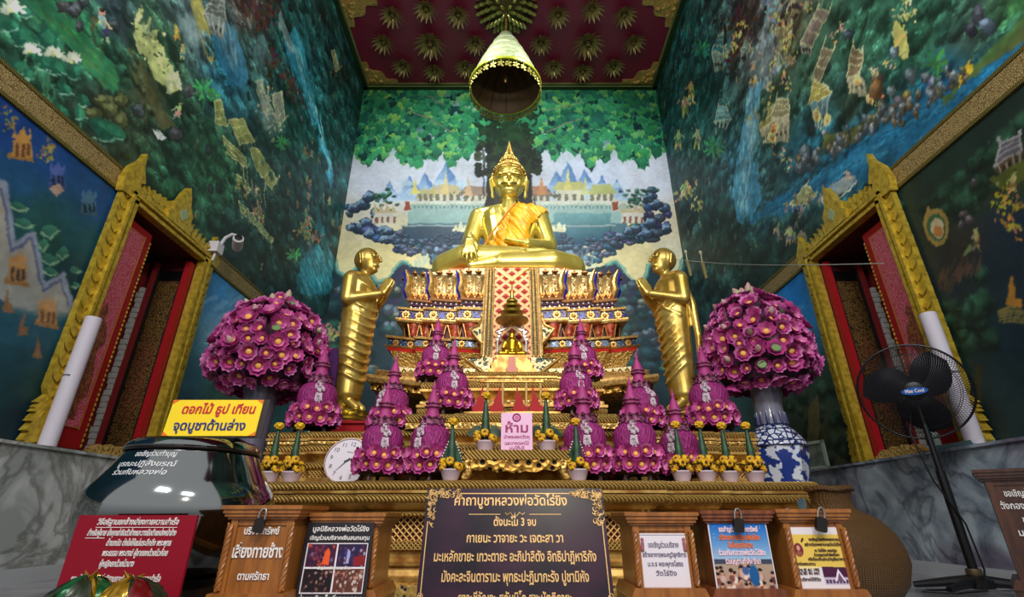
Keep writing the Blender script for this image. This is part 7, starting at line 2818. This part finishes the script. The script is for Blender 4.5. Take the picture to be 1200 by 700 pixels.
# fourth box: blue poster with a crowd of children
t = donation_box('reddish-brown donation box with a blue poster of children, between two honey-brown boxes', .783, 2.00, .222, .24, .378, WOODD, columns=False, holes=False)
po = obj('poster', None, t, (.0, -.1125, .132))
cv = sheet_canvas(.196, .205, (40, 110, 180), .001)
cv.polyuv([(-.098, .09), (.098, .09), (.098, .205), (-.098, .205)], (22, 96, 176), 1, (150, 180, 206))
cv.polyuv([(-.098, .0), (.098, .0), (.098, .084), (-.098, .084)], (166, 142, 120))
cv.polyuv([(-.098, .078), (.098, .078), (.098, .094), (-.098, .094)], (60, 66, 84))
for k in range(44):
    uu, vv = random.uniform(-.095, .095), random.uniform(.004, .062)
    cv.ell(uu, vv - .012, .012, .014, random.choice([(196, 160, 150), (120, 70, 60), (220, 200, 190), (150, 110, 96), (90, 50, 50)]), 0, 1, .4)
    cv.ell(uu, vv + .004, .0075, .009, (190, 140, 112), 0, 1, .4)
    cv.ell(uu, vv + .010, .008, .006, (34, 22, 24), 0, 1, .4)
cv.ell(.03, .045, .018, .035, (24, 84, 140), 0, 1, .2)
cv.ell(.004, .06, .014, .016, (60, 90, 140), 0, 1, .3)
cv.ell(.004, .078, .008, .009, (200, 150, 120), 0, 1, .3)
for k in range(20):
    cv.ell(random.uniform(-.09, .09), random.uniform(.12, .2), .001, .001, (220, 230, 240))
mb = MB()
mb.box((0, -.001, .1025), (.204, .003, .213))
mb.build('white_border', PAPER, po)
paint_sheet('print', cv, .196, .205, po, (0, -.004, 0), n=130)
PKT = mat('pink_white_lettering', (236, 200, 210), .6)
ORT = mat('orange_lettering', (226, 110, 40), .6)
for z, w_, b_, mm in ((.178, .135, 'ขอเชิญร่วมบริจาคทรัพย์', PKT), (.153, .14, 'สร้างอาคารเรียนเพื่อน้อง', ORT), (.129, .085, 'ในถิ่นทุรกันดาร', ORT), (.106, .16, 'ร่วมกับหลวงพ่อวัดไร่ขิง', PKT), (.080, .12, 'ร่วมบุญตามกำลังศรัทธา', PKT)):
    text('lettering', b_, .022, mm, po, (0, -.0055, z), width=w_, bold=.0007)
padlock(t, -.003, -.142, .352, 1.1, .1)

# fifth box: yellow poster with a padlock in front
t = donation_box('honey-brown donation box with a yellow poster and a padlock, beside the woven jar', 1.042, 1.99, .225, .24, .382, WOOD)
po = obj('poster', None, t, (0, -.1085, .126))
cv = sheet_canvas(.190, .196, (222, 214, 216), .001)
cv.polyuv([(-.095, .076), (.095, .076), (.095, .176), (-.095, .176)], (222, 188, 84))
cv.polyuv([(-.095, .070), (-.012, .070), (-.012, .078), (-.095, .078)], (236, 214, 150))
cv.ell(-.066, .128, .0165, .022, (112, 32, 56), 0, 1, .1)
cv.ell(-.066, .134, .007, .009, (206, 150, 120), 0, 1, .2)
cv.ell(-.066, .117, .011, .009, (150, 84, 60), 0, 1, .2)
cv.polyuv([(.0, .030), (.095, .032), (.095, .05), (.078, .076), (.0, .078)], (72, 26, 60))
cv.polyuv([(.0, .024), (.098, .024), (.098, .046), (.0, .046)], (190, 176, 196))
for k in range(8):
    cv.polyuv([(.004 + .011 * k, .028), (.012 + .011 * k, .028), (.012 + .011 * k, .040), (.004 + .011 * k, .040)], (84, 60, 90))
cv.polyuv([(.035, .036), (.052, .072), (.072, .036)], (226, 216, 226))
cv.polyuv([(.042, .034), (.053, .060), (.066, .034)], (110, 80, 110))
cv.polyuv([(-.049, .150), (-.041, .160), (-.044, .167), (-.050, .160), (-.054, .152)], (70, 40, 30))
mb = MB()
mb.box((0, -.001, .098), (.194, .003, .2))
mb.build('paper', PAPER, po)
paint_sheet('print', cv, .19, .196, po, (0, -.004, 0), n=130)
BTX = mat('dark_brown_print', (72, 48, 40), .6)
for x, z, w_, b_ in ((.028, .156, .105, 'ขอเชิญร่วมบริจาคสมทบทุน'), (.02, .140, .125, 'สร้างโรงพยาบาลวัดไร่ขิง'), (.025, .122, .075, 'ณ วัดไร่ขิง นครปฐม'), (.025, .109, .085, 'ร่วมบุญตามกำลังศรัทธา'), (.022, .096, .125, 'หรือโอนเงินผ่านบัญชีธนาคาร'), (-.055, .082, .07, 'ติดต่อสอบถาม'), (-.046, .064, .07, 'โทร 02 461 1995'), (-.048, .054, .07, 'โทร 081 941 4441'), (-.046, .036, .065, 'บริจาคได้ที่วัด')):
    text('lettering', b_, .013, BTX, po, (x, -.0055, z), width=w_, bold=.0002)
padlock(t, .018, -.145, .355, 1.15, .25)
mb = MB()
for s_ in (-1, 1):
    mb.petal((s_ * .01 - .015, -.05, .384), (s_ * 1, 0, .12), (0, 0, 1), .035, .012, -.3, .2, 4)
mb.build('ribbon_ends', mat('white_ribbon', (200, 200, 200), .6), t)
mb = MB()
mb.petal((-.0, -.06, .384), (.3, .1, .6), (0, -1, 0), .04, .035, .1, .2, 4)
mb.build('dark_ribbon', mat('dark_teal_ribbon', (44, 66, 70), .6), t)

# box at the right edge with pale lettering
t = donation_box('dark brown wooden box with pale lettering at the right edge, in front of the fan', 2.12, 2.10, .36, .26, .532, WOODK, -.72, columns=False, holes=False)
for x, z, w_, b_ in ((-.03, .43, .19, 'ขอเชิญร่วมบริจาคทรัพย์'), (-.03, .385, .24, 'ตั้งกองทุนการศึกษาสงฆ์'), (-.03, .335, .14, 'ของวัดไร่ขิง'), (-.03, .29, .19, 'มหาวิทยาลัยสงฆ์'), (-.03, .24, .14, 'จ.นครปฐม')):
    text('lettering', b_, .034, WTXT, t, (x, -.118, z), width=w_, bold=.0005)

# ------------------------------------------------------------------ black prayer board with gilt lettering
t = thing('prayer_board', 'large black board with gold prayer lettering leaning in front of the altar', 'sign', (.01, 1.775, .001), rot=(math.radians(-14.5), 0, 0))
BW, BH = .625, .463
mb = MB()
mb.box((0, 0, BH / 2), (BW, .012, BH))
mb.build('board', mat('gloss_black_board', (26, 20, 30), .3, 0, 0, 6, color2=(50, 26, 44), spec=.2), t)
GTX = mat('gilt_lettering', (196, 156, 96), .45, .3)
mb = MB()
e = .018
for c_, d_ in (((0, -.007, BH - e), (BW * .62, .002, .003)), ((-BW / 2 + e * .7, -.007, BH * .5), (.003, .002, BH * .52)), ((BW / 2 - e * .7, -.007, BH * .5), (.003, .002, BH * .52))):
    mb.box(c_, d_)
mb.box((-.105, -.007, BH - .088), (.11, .002, .002))
mb.box((.105, -.007, BH - .088), (.11, .002, .002))
mb.build('gilt_line', GTX, t)
mb = MB()
for s_ in (-1, 1):
    mb.tube([(s_ * .006, -.008, BH - .095), (s_ * .016, -.008, BH - .082), (s_ * .026, -.008, BH - .090), (s_ * .034, -.008, BH - .083)], .002, 6)
mb.prism([(-.003, BH - .098), (0, BH - .104), (.003, BH - .098), (0, BH - .080)], -.009, -.007, 'y')
mb.build('flourish', GTX, t)
for sx in (-1, 1):
    for top in (0, 1):
        mb = MB()
        for k in range(90 if top else 70):
            if top:
                a = random.random()
                x, z = (random.uniform(0, .11), random.uniform(0, .022)) if a < .5 else (random.uniform(0, .03), random.uniform(0, .12))
                x, z = BW / 2 - .008 - x, BH - .008 - z
            else:
                z = random.uniform(0, .12)
                x = BW / 2 - .008 - random.uniform(0, .03 * (1 - z / .14))
                z += .01
            r = random.uniform(.004, .009)
            an = random.uniform(0, 6)
            mb.tube([(sx * (x + r * math.cos(an + q)) * 1.0, -.008, z + r * math.sin(an + q)) for q in (0, .9, 1.8, 2.7, 3.6)], [.0006, .0016, .0022, .0018, .0008], 5)
        mb.build('corner_scrollwork', GTX, t)
LN = [(.405, .395, .046, 'คาถาบูชาหลวงพ่อวัดไร่ขิง'), (.338, .145, .036, 'ตั้งนะโม 3 จบ'), (.286, .325, .040, 'กาเยนะ วาจายะ วะ เจตะสา วา'), (.229, .535, .042, 'มะเหลักขายะ เทวะตายะ อะภิปาลิตัง อิทธิปาฏิหาริกัง'),
      (.170, .475, .042, 'มังคะละจินตารามะ พุทธะปะฏิมากะรัง ปูชามิหัง'), (.110, .36, .042, 'ยาวะชีวัญจะ สุกัมมิโก สุขะปัตติถายะ')]
for z, w_, s_, b_ in LN:
    text('lettering', b_, s_, GTX, t, (0 if z < .4 else -.015, -.0075, z), width=w_, bold=.0007)
mb = MB()
mb.tube([(-.2, .006, BH * .8), (-.22, .20, .055)], .008, 6)
mb.tube([(.2, .006, BH * .8), (.22, .20, .055)], .008, 6)
mb.build('rear_strut', BLACKM, t)

# ------------------------------------------------------------------ red instruction board
t = thing('instruction_board', 'dark red board with slanting white instructions below the silver bowl', 'sign', (-1.178, 1.70, .001))
mb = MB()
mb.box((0, 0, .181), (.372, .010, .362))
mb.build('board', mat('crimson_board', (136, 14, 34), .5, spec=.2), t)
mb = MB()
for s_ in (-1, 1):
    mb.tube([(s_ * .12, .006, .25), (s_ * .13, .13, .006)], .007, 6)
mb.build('rear_strut', BLACKM, t)
RL = [(.335, .005, .255, 'วิธีอธิฐานยกช้างเสี่ยงทายความสำเร็จ'), (.304, -.005, .275, 'สำหรับผู้ชาย นั่งคุกเข่าชิดตัวช้างและวางมือตำแหน่งหน้าช้าง'), (.276, .025, .20, 'ด้านถนัด ตั้งใจให้แน่นระลึกถึง พระพุทธ'), (.248, .022, .20, 'พระธรรม พระสงฆ์ ผู้ชายยกด้วยนิ้วก้อย'),
      (.219, -.025, .105, 'ผู้หญิงยกด้วยนิ้วนาง'), (.179, -.015, .27, 'ยกครั้งที่ 1 (เรื่องที่อธิฐานถาม) ถ้าประสบความสำเร็จ'), (.148, -.05, .085, 'ขอให้ยกช้างขึ้น'), (.110, -.005, .30, 'ยกครั้งที่ 2 (เรื่องที่อธิฐานถาม) ถ้าประสบความสำเร็จ')]
for z, x, w_, b_ in RL:
    text('lettering', b_, .024, WTXT, t, (x, -.0062, z), width=w_, shear=.25, bold=.0004)
mb = MB()
for x0, x1, z in ((-.122, .132, .327), (-.145, -.085, .297), (-.152, -.095, .171), (-.155, -.12, .102)):
    mb.box(((x0 + x1) / 2, -.0062, z), (x1 - x0, .0015, .0018))
mb.build('underline', WTXT, t)

# ribbon-wrapped offerings at the bottom left
RB = {'g': mat('green_satin_ribbon', (16, 84, 42), .28, .3, .1, 14), 'd': mat('dark_olive_satin', (40, 48, 30), .28, .3, .1, 14), 'y': mat('gold_satin_ribbon', (150, 112, 18), .22, .5, .1, 14), 'r': mat('red_satin_ribbon', (110, 16, 20), .3, .3, .1, 14)}


def bundle(label, px, py, Y, cols, seed):
    rs = random.Random(seed)
    p = atY(px, py, Y)
    H = p.z - .02
    t = thing('ribbon_bundle', label, 'offering', (p.x, Y, .001), group='ribbon-wrapped offerings')
    mb = MB()
    mb.lathe([(.055, 0), (.06, .01), (.045, .03), (.05, .06), (.062, H - .09), (.064, H - .05), (.048, H - .015), (.015, H), (0, H)], 20)
    mb.build('wrapped_core', RB['y'], t)
    for i, k in enumerate(cols):
        a0 = 2 * PI * i / len(cols) + rs.uniform(-.2, .2)
        wd, tw, lift = rs.uniform(.22, .5), rs.uniform(-.7, .9), rs.uniform(-.004, .012)
        mb = MB()
        n = 12
        V, F = [], []
        for j in range(n + 1):
            u = j / n
            th = PI * .03 + u * PI * rs.uniform(.70, .74)
            r = .068 + lift + .007 * math.sin(5 * u + i * 1.7)
            for q in range(7):
                s_ = (q - 3) / 3
                a = a0 + s_ * (wd * math.sin(PI * min(1, u * 1.05 + .1)) + .03) + tw * u
                rr = r + .012 * (1 - s_ * s_) + .006 * math.sin(q * 2.4 + u * 9 + i)
                V.append((rr * math.sin(th) * math.cos(a), rr * math.sin(th) * math.sin(a), H - .075 + .088 * math.cos(th) + .004 * math.sin(q + 7 * u)))
        for j in range(n):
            for q in range(6):
                F.append((j * 7 + q, (j + 1) * 7 + q, (j + 1) * 7 + q + 1, j * 7 + q + 1))
        mb.add(V, F)
        mb.build('satin_fold', RB[k], t, 60)
    for i in range(3):
        a = rs.uniform(0, 6.28)
        mb = MB()
        mb.tube([(0, 0, H), (.012 * math.cos(a), .012 * math.sin(a), H + .012), (.026 * math.cos(a), .026 * math.sin(a), H + .020 + .005 * i)], [.007, .005, .001], 6)
        mb.build('ribbon_tip', RB['y'], t)
    return t


bundle('round offering wrapped in green, gold and red satin ribbons at bottom left', 106, 672, 1.50, 'gydrgyydgdy', 3)
bundle('round offering wrapped in olive and gold ribbons, right of the green one', 158, 674, 1.52, 'dyydgydyydr', 5)

# ------------------------------------------------------------------ silver alms bowl with the yellow sign on its lid
SILV = mat('polished_silver', (136, 140, 138), .09, 1.0, .03, 3)
DKM = mat('dark_bronze_stand', (34, 26, 24), .3, .5)
bwx, bwy = -1.31, 2.12
t = thing('alms_bowl', 'large polished silver alms bowl with engraved lettering and a flat lid', 'bowl', (bwx, bwy, .001))
mb = MB()
mb.lathe([(.24, 0), (.25, .02), (.235, .05), (.20, .09), (.19, .12), (.215, .15)], 40)
mb.build('stand', DKM, t)
bprof = [(.10, .13), (.20, .15), (.27, .20), (.315, .27), (.335, .34), (.338, .39), (.325, .44), (.30, .48), (.268, .53), (.24, .585), (.235, .592)]
mb = MB()
mb.lathe(bprof, 64)
mb.build('bowl_body', SILV, t, 50)
mb = MB()
mb.lathe([(.243, .590), (.246, .595), (.243, .600)], 64, cap=False)
mb.build('dark_seam', DKM, t)
mb = MB()
mb.lathe([(.243, .600), (.246, .604), (.238, .62), (.222, .635), (.18, .640), (0, .642)], 64)
mb.build('lid', SILV, t, 50)
ETX = mat('engraved_white', (206, 206, 206), .6)


def wrap(o, prof, a0):
    """bend flat lettering round the bowl"""
    me = o.data
    for v in me.vertices:
        x, y, z = v.co
        hz = z
        zz_ = float(np.interp(hz, [p[1] for p in prof], [p[1] for p in prof]))
        r = float(np.interp(zz_, [p[1] for p in prof], [p[0] for p in prof])) + .0015
        a = a0 + x / r
        v.co = (r * math.cos(a), r * math.sin(a), zz_)


for zc, w_, b_, a_ in ((.560, .15, 'ขอเชิญร่วมทำบุญ', -1.55), (.524, .22, 'บูรณะปฏิสังขรณ์', -1.62), (.494, .20, 'ร่วมกับหลวงพ่อ', -1.62)):
    o = text('lettering', b_, .026, ETX, t, (0, 0, 0), (0, 0, 0), width=w_, bold=.0004, depth=0)
    for v in o.data.vertices:
        v.co = (v.co.x, 0, zc + v.co.y)
    wrap(o, bprof, a_)
t = thing('offering_sign', 'yellow sign with red and blue lettering standing on the silver bowl lid', 'sign', (-1.215, 2.02, .6445), rot=(-.10, 0, 0))
mb = MB()
mb.box((0, 0, .083), (.372, .004, .148))
yb_ = mb.build('panel', mat('bright_yellow_card', (240, 206, 16), .5), t)
mb = MB()
mb.box((.01, .006, .081), (.40, .004, .158))
mb.box((-.1, .05, .004), (.02, .1, .006))
mb.box((.1, .05, .004), (.02, .1, .006))
mb.build('backing', mat('dark_backing', (40, 30, 30), .5), t)
mb = MB()
for sx in (-1, 1):
    for sz in (-1, 1):
        P = [(sx * .186, .083 + sz * .074), (sx * .160, .083 + sz * .074), (sx * .186, .083 + sz * .056)]
        mb.prism(P if sx * sz > 0 else P[::-1], -.0035, -.002, 'y')
mb.build('orange_corner', mat('orange_print', (226, 110, 20), .5), t)
text('lettering', 'ดอกไม้ ธูป เทียน', .052, mat('red_print', (190, 24, 40), .6), t, (0.012, -.0035, .100), width=.30, bold=.0012, shear=.1)
text('lettering', 'จุดบูชาด้านล่าง', .052, mat('navy_print', (36, 40, 110), .6), t, (-.005, -.0035, .032), width=.29, bold=.0012)

# ------------------------------------------------------------------ woven jar
WOV = mat('woven_bamboo', (150, 108, 48), .5, .1, 1.0, 55, 'weave', color2=(84, 56, 22), mix=(.2, .7), dist=.008)
t = thing('woven_jar', 'large round woven bamboo jar with a narrow neck behind the yellow poster box', 'jar', (1.50, 2.50, .001))
mb = MB()
wp = [(.12, 0), (.16, .02), (.215, .09), (.24, .17), (.238, .22), (.215, .29), (.17, .345), (.115, .375), (.09, .39), (.085, .41)]
mb.lathe(wp, 48)
mb.build('body', WOV, t, 60)
mb = MB()
mb.lathe([(.085, .40), (.082, .43), (.090, .465), (.097, .475), (.094, .487), (.080, .487), (.075, .44)], 40, rfun=lambda a, z: 1 + .02 * math.cos(24 * a))
mb.build('neck', WOV, t, 60)
mb = MB()
for z, r in ((.482, .094), (.474, .098)):
    mb.tube([(r * math.cos(2 * PI * k / 36), r * math.sin(2 * PI * k / 36), z + .003 * math.cos(18 * k)) for k in range(36)], .008, 6, closed=True)
mb.build('plaited_rim', WOV, t)

# ------------------------------------------------------------------ standing fan
FX, FY = 2.49, 3.02
t = thing('standing_fan', 'black pedestal fan with wire cage and blue badge by the right wall', 'fan', (FX, FY, .001))
hub = Vector((.0, 0, 1.07))
fn = Vector((-.58, -.79, -.20)).normalized()      # the way the fan faces
mb = MB()
for a in (.35, PI - .35, PI + .45, -.45):
    mb.tube([(0, 0, .045), (.12 * math.cos(a), .12 * math.sin(a), .035), (.29 * math.cos(a), .29 * math.sin(a), .016)], [.03, .024, .014], 10)
mb.lathe([(.0, 0), (.07, .01), (.07, .05), (.04, .07), (0, .075)], 20)
mb.build('base', BLACKM, t)
mb = MB()
mb.lathe([(.034, .06), (.038, .08), (.034, .10), (.0, .10)], 16)
mb.build('brass_collar', mat('worn_brass', (110, 92, 66), .4, .7), t)
mb = MB()
mb.tube([(0, 0, .07), (0, 0, .60)], .023, 12)
mb.tube([(0, 0, .60), (0, .0, 1.0)], .016, 12)
mb.build('pole', BLACKM, t)
F = aim(fn)
F = Matrix.Translation(hub) @ F
mb = MB()
mb.T = F
mb.lathe([(0, -.20), (.06, -.20), (.075, -.17), (.08, -.06), (.06, -.03), (0, -.03)], 24)
mb.T = Matrix.Identity(4)
mb.tube([(0, 0, .98), hub - fn * .10], .028, 10)
mb.build('motor_housing', BLACKM, t)
R_ = .285
mb = MB()
mb.T = F
for side, zc, dep in ((1, 0.0, .075), (-1, 0.0, -.085)):
    n = 110
    for k in range(n):
        a = 2 * PI * k / n
        pts = []
        for j in range(7):
            u = j / 6
            r = .055 + (R_ - .055) * u
            z = dep * (1 - u ** 3)
            b = a + .5 * u * side
            pts.append((r * math.cos(b), r * math.sin(b), z))
        mb.tube(pts, .0016, 4)
    for r, z in ((.16, dep * .87), (.225, dep * .55)):
        mb.tube([(r * math.cos(2 * PI * k / 48), r * math.sin(2 * PI * k / 48), z) for k in range(48)], .0016, 5, closed=True)
mb.tube([(R_ * math.cos(2 * PI * k / 56), R_ * math.sin(2 * PI * k / 56), 0) for k in range(56)], .0065, 8, closed=True)
mb.build('wire_cage', mat('thin_black_wire', (20, 20, 24), .4, .4), t)
for k in range(3):
    mb = MB()
    mb.T = F @ Matrix.Rotation(2 * PI * k / 3 + .5, 4, 'Z')
    V, Fc = [], []
    for j in range(9):
        u = j / 8
        r = .04 + .215 * u
        for q in range(5):
            s_ = (q - 2) / 2
            wd = .03 + .085 * math.sin(PI * min(1, .18 + u * .75))
            V.append((r * math.cos(.35 * u) - s_ * wd * math.sin(.35 * u) * .9, r * math.sin(.35 * u) + s_ * wd, -.01 + .03 * s_ * (1 - .4 * u)))
    for j in range(8):
        for q in range(4):
            Fc.append((j * 5 + q, (j + 1) * 5 + q, (j + 1) * 5 + q + 1, j * 5 + q + 1))
    mb.add(V, Fc)
    mb.build('blade', mat('smoky_black_blade', (22, 22, 26), .7, 0, spec=.15), t, 60)
mb = MB()
mb.T = F
mb.lathe([(0, .04), (.055, .05), (.058, .072), (.05, .078), (0, .08)], 28)
mb.build('hub_cap', BLACKM, t)
bd = obj('badge', None, t)
fx = Vector((0, 0, 1)).cross(fn).normalized()
fz = fn.cross(fx).normalized()
Mb = Matrix(((fx.x, -fn.x, fz.x, 0), (fx.y, -fn.y, fz.y, 0), (fx.z, -fn.z, fz.z, 0), (0, 0, 0, 1)))
bd.matrix_local = Matrix.Translation(hub + fn * .083) @ Mb
mb = MB()
mb.prism([(.066 * math.cos(2 * PI * k / 32), .022 * math.sin(2 * PI * k / 32)) for k in range(32)], -.004, .004, 'y')
mb.build('badge_plate', mat('blue_badge', (22, 84, 170), .35), bd)
text('lettering', 'Mist Cool', .03, WTXT, bd, (0, -.0055, -.008), width=.092, bold=.0008)
mb = MB()
mb.tube([hub + Vector((-.01, .05, -.10)), Vector((-.09, .02, .82)), Vector((-.075, -.02, .55)), Vector((.015, -.035, .32)), Vector((.035, -.03, .10)), Vector((-.10, -.16, .014)), Vector((-.30, -.22, .010)), Vector((-.42, -.15, .012)), Vector((-.34, -.09, .010)), Vector((-.2, -.1, .012))], .005, 6)
mb.build('power_cord', BLACKM, t)

# things on the right ledge
t = thing('plastic_bottle', 'small clear bottle with a green cap behind the fan cage on the ledge', 'bottle', (XR - .12, 3.40, ZM + .019))
mb = MB()
mb.lathe([(.022, 0), (.028, .005), (.028, .11), (.014, .14), (.013, .15)], 18)
mb.build('bottle', mat('pale_clear_plastic', (150, 166, 160), .2), t)
mb = MB()
mb.lathe([(.018, .145), (.02, .15), (.02, .20), (.017, .205), (0, .205)], 16)
mb.build('cap', mat('green_cap', (20, 130, 60), .4), t)
t = thing('tray', 'flat pale teal tray on the right marble ledge behind the fan', 'tray', (XR - .10, 3.22, ZM + .019))
mb = MB()
mb.prism([(-.065, 0), (.065, 0), (.075, .025), (.07, .025), (.06, .006), (-.06, .006), (-.07, .025), (-.075, .025)], -.14, .14, 'y')
mb.build('tray_body', mat('pale_teal_plastic', (120, 160, 166), .4), t)
